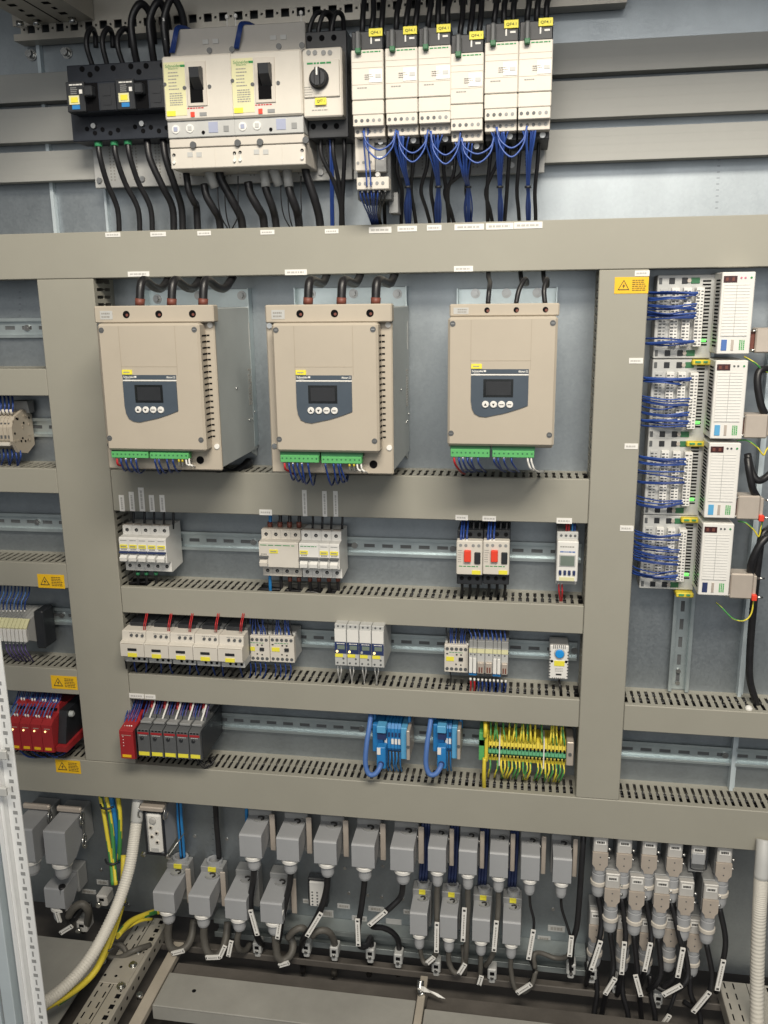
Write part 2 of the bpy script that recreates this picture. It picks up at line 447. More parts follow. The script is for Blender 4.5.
DT = duct_h('wide grey cable duct crossing the whole cabinet above the three soft starters', XL, XR, ZT, ZTT)
DB = duct_h('wide grey cable duct crossing the whole cabinet just above the plug connectors', XL, XR, H4[0], H4[1])
DV1 = duct_v('widest upright grey cable duct, left of the soft starters', XV1L, XV1, H4[1] + .0006, ZT - .0006)
DV2 = duct_v('upright grey cable duct between soft starters and the white input modules', XV2, XV2R, H4[1] + .0006, ZT - .0006)
g = .0006
DH1 = duct_h('grey cable duct directly beneath the three soft starters', XV1 + g, XV2 - g, *H1, Y=.0008)
DH2 = duct_h('thin grey cable duct beneath the row with the red button breakers', XV1 + g, XV2 - g, *H2, Y=.0008,
             cuts=(cut(130, 152, 582), cut(264, 284, 588), cut(286, 302, 590), cut(305, 322, 592), cut(326, 338, 594)))
DH3 = duct_h('thin grey cable duct beneath the blue dial thermostat row', XV1 + g, XV2 - g, *H3, Y=.0008)
DR1 = duct_h('short grey cable duct at right below the white input modules', XV2R + g, XR, *R1, Y=.0008)
DL = []
for i, (u, va, vb, lab) in enumerate(((45, 369, 396, 'topmost short grey duct at the left edge, above the beige relays'),
        (57, 468.9, 493.7, 'short grey duct at the left edge beneath the beige relays'),
        (66, 564, 588.5, 'short grey duct at the left edge above the blue terminal wires, with warning sticker'),
        (77, 670, 695, 'short grey duct at the left edge right above the red relays'))):
    DL.append(duct_h(lab, XL, XV1L - g, at(u, vb, 0).z, at(u, va, 0).z, Y=.0008))

# white label strips and warning stickers stuck to the covers
def label_strip(parent, u0, v0, u1, v1, Y=0.0, vertical=False, seed=1):
    x0, x1, z0, z1 = rect(u0, v0, u1, v1, Y)
    p = part('label_strip', B().box(x0, x1, Y - .0009, Y + .0006, z0, z1), 'paper', parent)
    w, h = x1 - x0, z1 - z0
    if vertical: part('print', dashes(x0 + w * .3, x1 - w * .3, z0 + h * .1, z1 - h * .1, Y - .0009, 1, .9, seed, .9, True), 'ink_pale', p)
    else: part('print', dashes(x0 + w * .1, x1 - w * .1, z0 + h * .3, z1 - h * .3, Y - .0009, 1, .9, seed, .8), 'ink_pale', p)
for i, (u0, v0, u1, v1) in enumerate(((105.5, 232.5, 120.5, 237), (150.5, 232, 166, 236.5), (197.5, 231, 211, 235.5), (260.5, 230, 274.5, 234.5),
        (325, 229, 338.5, 233.5), (369, 227, 391.5, 233), (397.5, 226, 417, 231.5), (427, 225, 441.5, 230.5), (454.5, 224, 484, 230), (486, 223, 513.5, 229.5), (514, 222, 542.5, 228.5),
        (128, 271.5, 149.5, 276.5), (285, 269.5, 307, 275), (454, 266, 473, 271.5))):
    label_strip(DT, u0, v0, u1, v1, seed=i)
label_strip(DV2, 634.8, 270.5, 649.5, 276); label_strip(DV2, 629, 358, 643, 363.5); label_strip(DV2, 624.5, 443.5, 638, 449); label_strip(DV2, 620, 525.5, 633.5, 531)
for i, (u0, v0, u1, v1) in enumerate(((119.5, 495, 124.5, 511), (129.5, 491.8, 134.5, 511), (139, 487.5, 144.5, 511.2), (149.5, 495, 154.5, 511.5), (160, 495, 165, 511.8),
        (302.5, 490, 307, 516), (322.5, 491, 327, 516.5), (333.5, 491, 338, 516.5))):
    label_strip(DH1, u0, v0, u1, v1, .0008, True, i)
for i, (u0, v0, u1, v1) in enumerate(((259.5, 509.5, 272, 515), (455.5, 515, 468, 520), (482.5, 516, 496, 521), (556.5, 518, 572, 523.5))):
    label_strip(DH1, u0, v0, u1, v1, .0008, False, i)
for i, (u0, v0, u1, v1) in enumerate(((129.5, 693.5, 144, 698), (145, 694.5, 155.5, 698.8))):
    label_strip(DH3, u0, v0, u1, v1, .0008, False, i)

def warning_sticker(parent, u0, v0, u1, v1, Y=0.0):
    x0, x1, z0, z1 = rect(u0, v0, u1, v1, Y); w, h = x1 - x0, z1 - z0
    p = part('warning_sticker', B().box(x0, x1, Y - .0007, Y + .0006, z0, z1), 'amber', parent)
    cx, r = x0 + w * .27, h * .36; cz = z0 + h * .47
    def tri(s): return [(cx - s * 1.0, cz - s * .72), (cx + s * 1.0, cz - s * .72), (cx, cz + s * 1.02)]
    o, n = tri(r), tri(r * .80); b = B()
    for i in range(3):
        j = (i + 1) % 3
        b.prism_y([o[i], o[j], n[j], n[i]], Y - .0011, Y - .0006)
    part('triangle_mark', b, 'ink', p)
    s = r
    part('lightning_mark', B().prism_y([(cx + .12 * s, cz + .45 * s), (cx - .25 * s, cz - .10 * s), (cx - .02 * s, cz - .06 * s), (cx - .12 * s, cz - .55 * s), (cx + .26 * s, cz + .10 * s), (cx + .02 * s, cz + .08 * s)], Y - .0011, Y - .0006), 'ink', p)
    part('print', dashes(x0 + w * .52, x1 - w * .06, z0 + h * .14, z1 - h * .14, Y - .0007, 6, .8, 3, .45), 'ink_brown', p)
warning_sticker(DV2, 614.5, 277, 648.5, 293.5)
warning_sticker(DL[2], 38, 574.5, 64.5, 588, .0008)
warning_sticker(DL[3], 51.5, 676, 77.2, 689, .0008)
warning_sticker(DB, 56, 760.2, 80.5, 772.8)

# ---------------------------------------------------------------- DIN rails
def din_rail(label, x0, x1, zc, first=0.006, screws=(), front=PL - .0085):
    t = thing('din_rail', label, 'din rail', ((x0 + x1) / 2, PL, zc - .0175))
    yf, yb = front, PL - .0005
    b = B()
    for s in (1, -1):
        za, zb = sorted((zc + s * .0175, zc + s * .0125)); b.box(x0, x1, yf, yf + .0012, za, zb, .0004)   # lips
        za, zb = sorted((zc + s * .0125, zc + s * .0115)); b.box(x0, x1, yf, yb, za, zb)                    # flanks
    b.box(x0, x1, yb - .0012, yb, zc + .0032, zc + .0115); b.box(x0, x1, yb - .0012, yb, zc - .0115, zc - .0032)
    x = x0 + first; prev = x0
    while x < x1 - .02:
        b.box(prev, x, yb - .0012, yb, zc - .0032, zc + .0032); prev = x + .0195; x += .033
    b.box(prev, x1, yb - .0012, yb, zc - .0032, zc + .0032)
    part('hat_section', b, 'zinc', t)
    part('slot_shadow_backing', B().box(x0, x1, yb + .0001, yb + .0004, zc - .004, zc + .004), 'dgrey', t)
    for xs in screws:
        part('screw', B().cyl((xs, yb - .0045, zc), (xs, yb - .001, zc), .0055, n=12).cyl((xs, yb - .0052, zc), (xs, yb - .0044, zc), .0026, n=6), 'steel', t)
    return t
zA, zBr, zC = at(230, 542, .068).z, at(312, 638.5, .068).z, at(232, 721.5, .068).z
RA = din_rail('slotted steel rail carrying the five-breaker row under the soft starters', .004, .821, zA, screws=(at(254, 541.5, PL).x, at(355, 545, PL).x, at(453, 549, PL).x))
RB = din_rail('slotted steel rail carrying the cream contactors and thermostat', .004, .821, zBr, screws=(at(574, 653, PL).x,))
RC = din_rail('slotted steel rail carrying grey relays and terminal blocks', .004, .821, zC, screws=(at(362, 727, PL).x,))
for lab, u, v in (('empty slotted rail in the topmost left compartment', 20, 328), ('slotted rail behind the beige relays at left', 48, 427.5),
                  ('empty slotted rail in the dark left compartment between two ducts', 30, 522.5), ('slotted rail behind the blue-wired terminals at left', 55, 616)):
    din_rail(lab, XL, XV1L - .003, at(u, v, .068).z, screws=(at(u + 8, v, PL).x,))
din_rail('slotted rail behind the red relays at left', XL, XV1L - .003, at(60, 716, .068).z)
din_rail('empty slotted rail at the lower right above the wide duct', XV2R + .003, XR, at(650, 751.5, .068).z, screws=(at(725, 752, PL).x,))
# upright rail under the input modules
xa, xb = at(671, 650, .066).x, at(690, 650, .066).x; xc = (xa + xb) / 2
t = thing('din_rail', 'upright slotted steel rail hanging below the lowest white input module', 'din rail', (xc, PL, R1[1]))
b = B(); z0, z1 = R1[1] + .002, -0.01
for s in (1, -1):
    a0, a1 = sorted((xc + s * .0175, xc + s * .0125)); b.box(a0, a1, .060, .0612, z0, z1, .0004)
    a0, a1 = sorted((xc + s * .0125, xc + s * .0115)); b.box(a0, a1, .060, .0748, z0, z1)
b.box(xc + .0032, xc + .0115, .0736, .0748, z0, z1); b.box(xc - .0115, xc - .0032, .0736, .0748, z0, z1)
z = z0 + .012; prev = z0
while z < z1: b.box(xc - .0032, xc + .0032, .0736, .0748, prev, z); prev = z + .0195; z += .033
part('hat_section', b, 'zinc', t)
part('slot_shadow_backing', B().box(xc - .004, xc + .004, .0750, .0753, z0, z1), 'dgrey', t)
for v in (682, 670): 
    zz = at(676, v, .075).z; part('screw', B().cyl((xc, .070, zz), (xc, .0735, zz), .004, n=10), 'steel', t)

# ---------------------------------------------------------------- upper back: support bars, punched rails, panel edges
for i, (va, vb, lab) in enumerate(((43, 74.5, 'topmost of the three grey support bars behind the big breakers'), (81, 119, 'middle of the three grey support bars behind the big breakers'), (129.5, 162.5, 'lowest of the three grey support bars behind the big breakers'))):
    z1, z0 = at(560, va, .045).z, at(560, vb, .045).z
    b = B().box(-.5, 1.45, .045, .0472, z0, z1, .0006).box(-.5, 1.45, .0472, .074, z1 - .002, z1 - .0003).box(-.5, 1.45, .0472, .070, z0 + .0003, z0 + .002)
    for k in range(3): zz = z0 + (z1 - z0) * (k + 1) / 4; b.box(-.5, 1.45, .04488, .0452, zz - .0003, zz + .0003)
    solo('support_bar', b, 'bar_grey', lab, 'support bar', 'support bars behind the big breakers')
# punched frame rail along the top
zt = at(193, 19, .04).z
b = B(); x = -.12; prev = -.12
b.box(-.12, .85, .038, .042, zt + .006, zt + .075); b.box(-.12, .85, .038, .042, zt - .016, zt - .006)
b.box(-.12, .85, .042, .070, zt - .016, zt - .014)
while x < .84:
    xe = x + .013; b.box(xe, xe + .0042, .0382, .0418, zt - .006, zt + .006); b.box(xe + .0078, x + .025, .0382, .0418, zt - .006, zt + .006)
    b.box(xe + .0042, xe + .0078, .0382, .0418, zt + .0018, zt + .006); b.box(xe + .0042, xe + .0078, .0382, .0418, zt - .006, zt - .0018); x += .025
t = thing('punched_rail', 'punched grey frame rail with square holes along the top', 'frame rail', (.36, .042, zt - .016))
part('rail_face', b, 'frame_warm', t); part('rail_back', B().box(-.12, .85, .062, .064, zt - .01, zt + .07), 'dgrey', t)
# punched rail running forward at the top left
pa, pb = at(31, 31, .036), at(94, 20, .036); zr = pb.z
t = thing('punched_rail', 'punched frame rail running forward in the dark upper left corner', 'frame rail', (pa.x, .03, zr))
b = B().box(pa.x - .001, pb.x, -.36, .036, zr, zr + .03); part('rail_body', b, 'frame_warm', t)
b = B()
for k in range(14):
    for q, fx in enumerate((.22, .72)):
        y = .02 - k * .025; xx = pa.x + (pb.x - pa.x) * fx
        b.box(xx - (.006 if k % 2 else .003), xx + (.006 if k % 2 else .003), y - .005, y + .005, zr - .0004, zr + .001)
b.box(pa.x + (pb.x - pa.x) * .48, pa.x + (pb.x - pa.x) * .5, -.36, .036, zr - .0004, zr + .001)
part('punch_hole', b, 'hole', t, kind='stuff')
for (u, v) in ((37, 28), (73, 25), (20, 24)):
    q = at(u, v, .02); part('screw', B().cyl((q.x, .02, zr - .008), (q.x, .02, zr), .006, n=12), 'chrome', t)
struct('roof', B().box(-.55, 1.45, -.37, .08, .50, .52), 'bar_grey')
# bolts on the dark upper plate
for u, v, lab in ((66, 52.5, 'shiny bolt head on the dark plate left of the black breakers'), (30.5, 54.5, 'dull bolt head on dark plate by the upper left corner')):
    q = at(u, v, .07); b = B().cyl((q.x, .062, q.z), (q.x, .0755, q.z), .0062, n=6).cyl((q.x, .0725, q.z), (q.x, .0755, q.z), .009, n=16)
    solo('bolt', b, 'chrome', lab, 'bolt')
# folded sheet edges
for u, v0, v1 in ((0, 0, 0),):
    pass
b = B(); q = at(47, 130, .071); b.box(q.x - .003, q.x + .003, .066, .0755, .075, .46); struct('panel_edge', b, 'frame_blue')
q = at(107, 210, .071); struct('panel_edge', B().box(q.x - .002, q.x + .002, .067, .0755, .075, at(105, 188, .071).z), 'frame_blue')
q = at(743, 640, .07); struct('panel_edge', B().box(q.x - .003, q.x + .003, .060, .0755, H4[1], -.02).box(q.x + .003, q.x + .008, .070, .0755, H4[1], -.02), 'frame_blue')

# ================================================================ UPPER ROW
def PX(name, m, u0, v0, u1, v1, Y, depth, parent, bev=0.0006, kind=None):
    return part(name, pbox(u0, v0, u1, v1, Y, depth, bev), m, parent, kind)
def dots(pts, Y, r, depth=.0012, n=10):
    out = []
    for u, v in pts:
        q = at(u, v, Y); out.append(B().cyl((q.x, Y - depth * .5, q.z), (q.x, Y + depth, q.z), r, n=n))
    return out
def pts3(pts): return [p if isinstance(p, Vector) else at(*p) for p in pts]
def cable(label, pts, r, m='black_wire', cat='cable', group=None, n=8, name='cable', sub=6):
    return solo(name, B().tube(pts3(pts), r, n=n, sub=sub, uv=(m == 'pe_wire')), m, label, cat, group)
def wire(parent, pts, r, m='blue_wire', name='wire', n=6, sub=5):
    return part(name, B().tube(pts3(pts), r, n=n, sub=sub, uv=(m == 'pe_wire')), m, parent)
def bundle(label, u, v, Y, cat='wire bundle', name='wire_bundle', group=None): return thing(name, label, cat, at(u, v, Y), group)

# perforated mounting grids on the bars
for lab, ua, ub, va, vb in (('light grey perforated mounting grid behind the black and cream breakers', 90, 351, 63, 184), ('light grey perforated mounting grid behind the six motor starters', 352.5, 546, 50, 176)):
    x0, x1, z0, z1 = rect(ua, va, ub, vb, .037); z1 = min(z1, .30)
    t = thing('mounting_grid', lab, 'mounting grid', ((x0 + x1) / 2, .045, z0))
    part('grid_plate', B().box(x0, x1, .037, .0445, z0, z1, .001), 'lgrey', t)
    b = B(); x = x0 + .03; k = 0
    while x < x1 - .01:
        for q in range(30):
            zz = z0 + .012 + q * .0048
            if zz < z1 - .01: b.box(x - .0012, x + .0012, .0367, .0372, zz - .0012, zz + .0012)
        x += .006 if k % 2 == 0 else .034; k += 1
    part('perforation', b, 'ink_soft', t, kind='stuff')
    for xx in (x0 + .009, x0 + .085, x0 + .16, x1 - .05):
        part('screw', B().cyl((xx, .0335, z0 + .012), (xx, .037, z0 + .012), .0045, n=10), 'steel', t)

# ---- black moulded-case breakers
def black_breaker():
    Yf = -.045
    t = thing('black_breaker', 'left of the two black breakers with yellow and blue tag', 'circuit breaker', at(100, 141, .03), 'black breakers beside the cream breakers')
    x0, x1, z0, z1 = rect(69.5, 64, 119.5, 141, -.012)
    part('case', B().box(x0, x1, -.012, .036, z0, z1, .0012), 'black_blue', t)
    PX('middle_case', 'black_blue', 67, 82, 116.8, 112, Yf, .04, t, .0015)
    lp = PX('label_panel', 'black', 66.4, 81.5, 84.6, 112, Yf - .006, .012, t, .001)
    Y = Yf - .0062
    part('print', dashes(*[rect(69, 84, 82, 85.5, Y)[i] for i in (0, 1, 2, 3)], Y, 1, .9, 2, .9), 'paper', lp)
    r = rect(70.5, 86.8, 77.5, 94.5, Y); part('print', dashes(r[0], r[1], r[2], r[3], Y, 4, .8, 4, .5), 'mgrey', lp)
    PX('white_mark', 'paper', 79, 89.5, 82, 93.6, Y - .0006, .001, lp, 0)
    yt = PX('yellow_tag', 'label_cream', 69, 95.5, 79.2, 104.5, Y - .0008, .001, lp, 0)
    PX('yellow_core', 'yellow', 70.8, 97.2, 77.6, 102.5, Y - .0016, .0012, yt, 0)
    PX('blue_mark', 'blue_tb', 72.2, 105, 79.8, 109.3, Y - .0006, .001, lp, 0)
    r = rect(86, 83, 98.5, 111, Yf)
    part('toggle_slot', B().box(r[0], r[1], Yf - .0005, Yf + .002, r[2], r[3]), 'hole', t)
    part('toggle', B().box(r[0] + .004, r[1] - .003, Yf - .016, Yf, r[2] + .018, r[3] - .006, .002), 'black', t)
    pn = PX('test_panel', 'black', 99.5, 83, 115.5, 110, Yf - .0012, .004, t, .0004)
    r = rect(103, 88, 111, 96, Yf); part('panel_frame', B().box(r[0], r[1], Yf - .002, Yf, r[2], r[3]).box(r[0], r[1], Yf - .002, Yf, r[2] - .013, r[2] - .003), 'black', pn)
    part('terminal_hole', dots([(82, 69), (97, 68.6), (113, 68), (90, 74.5)], -.0125, .0042), 'hole', t)
    part('terminal_hole', dots([(87, 129), (102.5, 129.5), (118, 130), (95, 133), (110.5, 133)], -.0125, .0035), 'hole', t)
    q = at(94, 126, -.013); part('screw', B().cyl((q.x, -.0165, q.z), (q.x, -.012, q.z), .004, n=12), 'chrome', t)
    return t
bb = black_breaker()
c = copy_tree(bb, (at(166, 126, -.012).x - at(117.2, 126, -.012).x, 0, 0)); c['label'] = 'right of the two black breakers, next to the cream breakers'

# ---- cream moulded-case breakers
def cream_breaker():
    Y = -.055
    t = thing('cream_breaker', 'left of the two big cream breakers with black toggle', 'circuit breaker', at(200, 170, .03), 'big cream breakers')
    x0, x1, z0, z1 = rect(163, 54.5, 232.6, 119.5, Y)
    zt_ = at(198, 28, -.02).z; zb_ = at(206, 168, -.045).z; zl = at(204, 147, -.045).z
    part('rear_case', B().box(x0 + .001, x1 - .001, -.02, .036, zb_ + .004, zt_, .001), 'shield_grey', t)
    cov = part('front_cover', B().box(x0, x1, Y, -.021, z0, z1, .0025), 'cream', t)
    lp = PX('label_panel', 'label_cream', 164.6, 62, 185.5, 116, Y - .0005, .002, t, .0002)
    r = rect(165.2, 64.2, 184.2, 67.4, Y - .0005); text('Schneider', r[0], r[0] + (r[1] - r[0]) * .8, r[2], r[3], Y - .0005, 'ink_green', lp)
    r2 = rect(168.5, 67.8, 178, 69.4, Y - .0005); text('Electric', r2[0], r2[1], r2[2], r2[3], Y - .0005, 'ink_green', lp)
    PX('print_mark', 'ink_green', 180, 64.6, 184.4, 66.8, Y - .001, .001, lp, 0)
    r = rect(168.5, 71, 179, 91, Y); part('print', dashes(r[0], r[1], r[2], r[3], Y - .0005, 6, .75, 5, .32), 'ink_soft', lp)
    r = rect(170, 92.5, 183, 106, Y); part('print_table', dashes(r[0], r[1], r[2], r[3], Y - .0005, 6, .95, 8, .5), 'ink_soft', lp)
    PX('yellow_tag', 'yellow', 167, 111, 175.6, 116.2, Y - .0012, .001, lp, 0)
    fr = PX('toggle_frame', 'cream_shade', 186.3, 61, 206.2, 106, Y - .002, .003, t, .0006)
    PX('toggle_slot', 'hole', 189.6, 66.5, 202.3, 102.5, Y - .0026, .002, fr, 0)
    r = rect(190, 68, 201.3, 80, Y - .01)
    part('toggle', B().prism_x([(Y - .002, r[2] - .012), (Y - .019, r[2] + .002), (Y - .021, r[3] - .001), (Y - .002, r[3] + .002)], r[0] + .002, r[1] - .0005), 'black', t)
    r = rect(187.5, 106.8, 205, 109.3, Y); part('red_print', dashes(r[0], r[1], r[2], r[3], Y, 1, .9, 4, .5), 'red_wire', cov)
    PX('trip_button', 'red_btn', 190.5, 111.8, 194.4, 117, Y - .0015, .002, t, .0003)
    PX('grey_window', 'mgrey', 199.6, 112.2, 206.6, 115.8, Y - .0008, .001, t, 0)
    for (u, v) in ((165, 84.5), (184.6, 88), (209.6, 86.6), (209.5, 50.5), (232, 49.5)):
        q = at(u, v, Y); part('cover_screw', B().cyl((q.x, Y - .0012, q.z), (q.x, Y + .001, q.z), .0028 if v > 60 else .0042, n=12), 'dgrey', t)
    PX('test_window', 'lgrey', 202.5, 39.5, 208.3, 44, -.0212, .001, t, 0); PX('test_window', 'lgrey', 212.5, 38.8, 218.2, 43.4, -.0212, .001, t, 0)
    # trip unit strip and terminal shield
    r = rect(168, 121, 235.5, 137, -.05); ts = part('trip_unit', B().box(x0 + .001, x1 - .001, -.05, -.02, r[2], z0 + .0003, .001), 'lgrey', t)
    for (u, v) in ((176, 129.5), (190, 128.5)):
        q = at(u, v, -.05); part('rating_dial', B().cyl((q.x, -.0514, q.z), (q.x, -.049, q.z), .0062, n=16), 'white_pl', ts)
        part('dial_mark', B().box(q.x - .003, q.x + .003, -.0522, -.051, q.z - .003, q.z + .003), 'trip_blue' if u < 180 else 'lgrey', ts)
    PX('blue_window', 'trip_blue', 208.5, 121.8, 217.8, 132.5, -.0508, .001, ts, 0); PX('grey_window', 'mgrey', 223.5, 125.6, 228.6, 131.5, -.0508, .001, ts, 0)
    q = at(203.5, 132.4, -.05); part('hole', B().cyl((q.x, -.0512, q.z), (q.x, -.049, q.z), .0026, n=10), 'hole', ts)
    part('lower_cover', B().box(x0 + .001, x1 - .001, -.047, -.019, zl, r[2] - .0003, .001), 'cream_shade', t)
    sh = part('terminal_shield', B().box(x0 + .0005, x1 - .0005, -.045, .034, zb_, zl - .0004, .0012), 'cream', t)
    for k in (1, 2):
        xx = x0 + (x1 - x0) * k / 3; part('groove', B().box(xx - .0003, xx + .0003, -.0454, -.044, zb_ + .002, zl - .002), 'cream_shade', sh)
    for (u, v) in ((190, 154.5), (199, 154.5)): PX('test_window', 'lgrey', u - 2.6, v - 2.4, u + 2.6, v + 2.4, -.0458, .001, sh, 0)
    for (u, v) in ((193.5, 145), (238, 143)):
        q = at(u, v, -.047); part('cover_screw', B().cyl((q.x, -.050, q.z), (q.x, -.046, q.z), .0048, n=14), 'dgrey', t)
    for (u, v) in ((174, 155), (234.5, 153)):
        q = at(u, v, -.0455); part('seal_hole', B().cyl((q.x, -.0462, q.z), (q.x, -.044, q.z), .0024, n=10), 'hole', sh)
        part('seal', B().cyl((q.x, -.048, q.z - .011), (q.x, -.044, q.z - .011), .0022, n=10).box(q.x - .0004, q.x + .0004, -.0465, -.045, q.z - .01, q.z), 'paper', sh)
    # grey sleeves on the outgoing lugs
    for k in (0, 1, 2):
        if k == 1: continue
    for xx in (x0 + .045,):
        part('lug_sleeve', B().cyl((xx, .0, zb_ + .002), (xx + .006, .008, zb_ - .022), .0075, n=14), 'lgrey', sh)
    return t, x1 - x0
cb, cw = cream_breaker()
c = copy_tree(cb, (at(302, 85, -.055).x - at(232.6, 85, -.055).x, 0, 0)); c['label'] = 'right of the two big cream breakers, next to the rotary switch'
# sealing pins above the shields
for i, (u, v0, v1) in enumerate(((163.6, 20, 40), (226.8, 17, 40), (235.4, 16, 40), (301, 13, 36))):
    a = at(u, v0, -.018); e = at(u, v1, -.018)
    solo('sealing_pin', B().cyl((a.x, -.018, a.z), (a.x, -.018, e.z), .0008, n=6).lathe((a.x, -.018, a.z), (0, 0, 1), [(-.003, .0015), (-.002, .0028), (.002, .0028), (.0035, .001)], 10), 'paper',
         ('%s white-headed sealing pin from the left above the cream breakers' % ORD[i]), 'pin', 'sealing pins above the cream breakers')

# ---- rotary motor breaker
Y = -.05
t = thing('rotary_breaker', 'cream breaker with black rotary knob between toggles and starters', 'circuit breaker', at(325, 139, .03))
x0, x1, z0, z1 = rect(302.5, 47.5, 342.3, 117, Y)
zt_, zb_ = at(323, 31, -.025).z, at(326, 138, -.025).z
part('rear_case', B().box(x0 + .0005, x1 + .003, -.025, .036, zb_, zt_, .0012), 'black', t)
fc = part('front_cover', B().box(x0, x1, Y, -.024, z0, z1, .002), 'cream', t)
PX('knob_plate', 'cream', 303.5, 60, 339.5, 97, Y - .003, .004, t, .001)
q = at(318.8, 78.5, Y - .006)
kn = part('rotary_knob', B().lathe((q.x, Y - .003, q.z), (0, -1, 0), [(0, .0145), (.004, .0145), (.006, .0125), (.010, .0118), (.011, .0105)], 28).box(q.x - .004, q.x + .004, Y - .019, Y - .012, q.z - .012, q.z + .013, .001), 'black', t)
part('pointer', B().box(q.x - .0012, q.x + .0012, Y - .0197, Y - .0185, q.z + .002, q.z + .0125), 'paper', kn)
for u in (308.7, 315, 323.6, 330): 
    qq = at(u, 52.7, Y); part('terminal_screw', B().cyl((qq.x, Y - .0012, qq.z), (qq.x, Y + .001, qq.z), .0035, n=12), 'mgrey', t)
PX('yellow_tag', 'yellow', 315, 97.8, 326.3, 104.6, Y - .0042, .001, t, 0)
r = rect(317, 99.5, 324.5, 103, Y - .0042); text('QF7.1', r[0], r[1], r[2], r[3], Y - .0044, 'ink', fc)
r = rect(307, 62, 331, 64.2, Y - .003); part('green_print', dashes(r[0], r[1], r[2], r[3], Y - .0032, 1, .95, 2, .8), 'ink_green', fc)
r = rect(304.5, 86, 313, 96, Y - .003); part('print', dashes(r[0], r[1], r[2], r[3], Y - .0032, 4, .8, 7, .3), 'ink_soft', fc)
r = rect(312, 109, 329, 111, Y); part('print', dashes(r[0], r[1], r[2], r[3], Y, 1, .9, 9, .6), 'ink_soft', fc)
part('terminal_hole', dots([(309.5, 38.5), (321.8, 38), (333.8, 37.6)], -.0253, .0042), 'hole', t)
part('terminal_hole', dots([(313.2, 126.5), (324.8, 126.2), (336.5, 126)], -.0253, .0042), 'hole', t)

# ---- six motor starters
def starter():
    Y = -.092
    t = thing('motor_starter', '', 'motor starter', at(368, 148, .03), 'tall cream motor starters with black tops')
    x0, x1, z0, z1 = rect(351.3, 49.5, 383.3, 100, Y); zlow = at(369, 114.5, Y).z
    zt_ = at(367, 30, Y).z
    part('rear_case', B().box(x0 + .0008, x1 - .0008, -.06, .036, at(372, 146, -.06).z, zt_ - .004, .0008), 'black', t)
    tp = part('breaker_head', B().box(x0 + .0003, x1 - .0003, Y + .004, -.059, z1 + .0002, zt_, .0015), 'black', t)
    up = part('upper_cover', B().box(x0, x1, Y, -.0602, z0 + .0003, z1, .0012), 'cream', t)
    lo = part('lower_cover', B().box(x0, x1, Y + .0005, -.0602, zlow, z0 - .0003, .0012), 'cream', t)
    w = x1 - x0; Yk = Y + .004
    part('handle', B().box(x0 + w * .16, x0 + w * .32, Yk - .012, Yk + .001, z1 - .004, zt_ - .002, .002), 'dgrey', tp)
    part('handle_tip', B().box(x0 + w * .16, x0 + w * .33, Yk - .0125, Yk - .001, z1 - .006, z1 + .001, .001), 'green_dk', tp)
    part('on_mark', B().box(x0 + w * .60, x0 + w * .645, Yk - .0006, Yk + .0005, z1 + .008, z1 + .017).box(x0 + w * .74, x0 + w * .9, Yk - .0006, Yk + .0005, z1 + .011, z1 + .0135), 'paper', tp)
    yt = part('yellow_tag', B().box(x0 + w * .56, x0 + w * .98, Yk - .0025, Yk + .001, zt_ - .008, zt_ + .002, .0002), 'yellow', tp)
    text('QF4.1', x0 + w * .62, x0 + w * .92, zt_ - .0055, zt_ - .0015, Yk - .0026, 'ink', yt)
    part('green_print', dashes(x0 + w * .36, x0 + w * .96, z1 - .0042, z1 - .0022, Y, 1, .95, 3, .8), 'ink_green', up)
    gz = [z0 + (z1 - z0) * f for f in (.76, .64, .31)]
    b = B()
    for z in gz: b.box(x0 + .001, x1 - .001, Y - .0002, Y + .0004, z - .0003, z + .0003)
    part('groove', b, 'beige_dark', up)
    part('white_plate', B().box(x0 + w * .55, x1 - w * .03, Y - .0008, Y + .0005, z0 + (z1 - z0) * .34, z0 + (z1 - z0) * .60, .0002), 'white_pl', up)
    q0 = (x0 + w * .82, z0 + (z1 - z0) * .47)
    part('dial_mark', B().box(q0[0] - .003, q0[0] + .005, Y - .0014, Y - .0006, q0[1] - .0025, q0[1] + .0025), 'lgrey', up)
    part('print', dashes(x0 + w * .42, x0 + w * .7, z0 + (z1 - z0) * .40, z0 + (z1 - z0) * .52, Y - .0008, 3, .6, 5, .3), 'ink_soft', up)
    part('print', dashes(x0 + w * .18, x0 + w * .5, z0 + (z1 - z0) * .22, z0 + (z1 - z0) * .27, Y, 1, .8, 6, .5), 'ink_soft', up)
    # two rows of plug-in terminals
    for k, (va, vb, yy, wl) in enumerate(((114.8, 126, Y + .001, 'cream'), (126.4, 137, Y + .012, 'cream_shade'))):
        za, zb = at(369, vb, yy).z, at(369, va, yy).z
        tb = part('terminal_row', B().box(x0 + .001, x1 - .0006, yy, yy + .03, za, zb, .0008), wl, t)
        for j in range(5):
            xx = x0 + w * (.12 + .185 * j)
            part('terminal_screw', B().cyl((xx, yy - .0006, (za + zb) / 2), (xx, yy + .001, (za + zb) / 2), .0024, n=10), 'dgrey' if j < 3 else 'mgrey', tb)
    zz = at(372, 142, -.06).z
    part('power_screw', B().cyl((x0 + w * .78, -.0615, zz), (x0 + w * .78, -.0595, zz), .0042, n=12), 'steel', t)
    return t
st = starter()
xs = [at(u, 90, -.092).x for u in (351.3, 385, 417.8, 450, 484, 517.6)]
names = ('leftmost tall cream motor starter, right above the small contactor', 'second tall cream motor starter from the left', 'third tall cream motor starter from the left',
         'tall cream motor starter mounted lower than the other five', 'second tall cream motor starter from the right', 'rightmost tall cream motor starter beside the empty bars')
starters = [st]
for i in range(1, 6):
    dz = (at(450, 62, -.092).z - at(450, 53, -.092).z) if i == 3 else 0
    starters.append(copy_tree(st, (xs[i] - xs[0], 0, dz)))
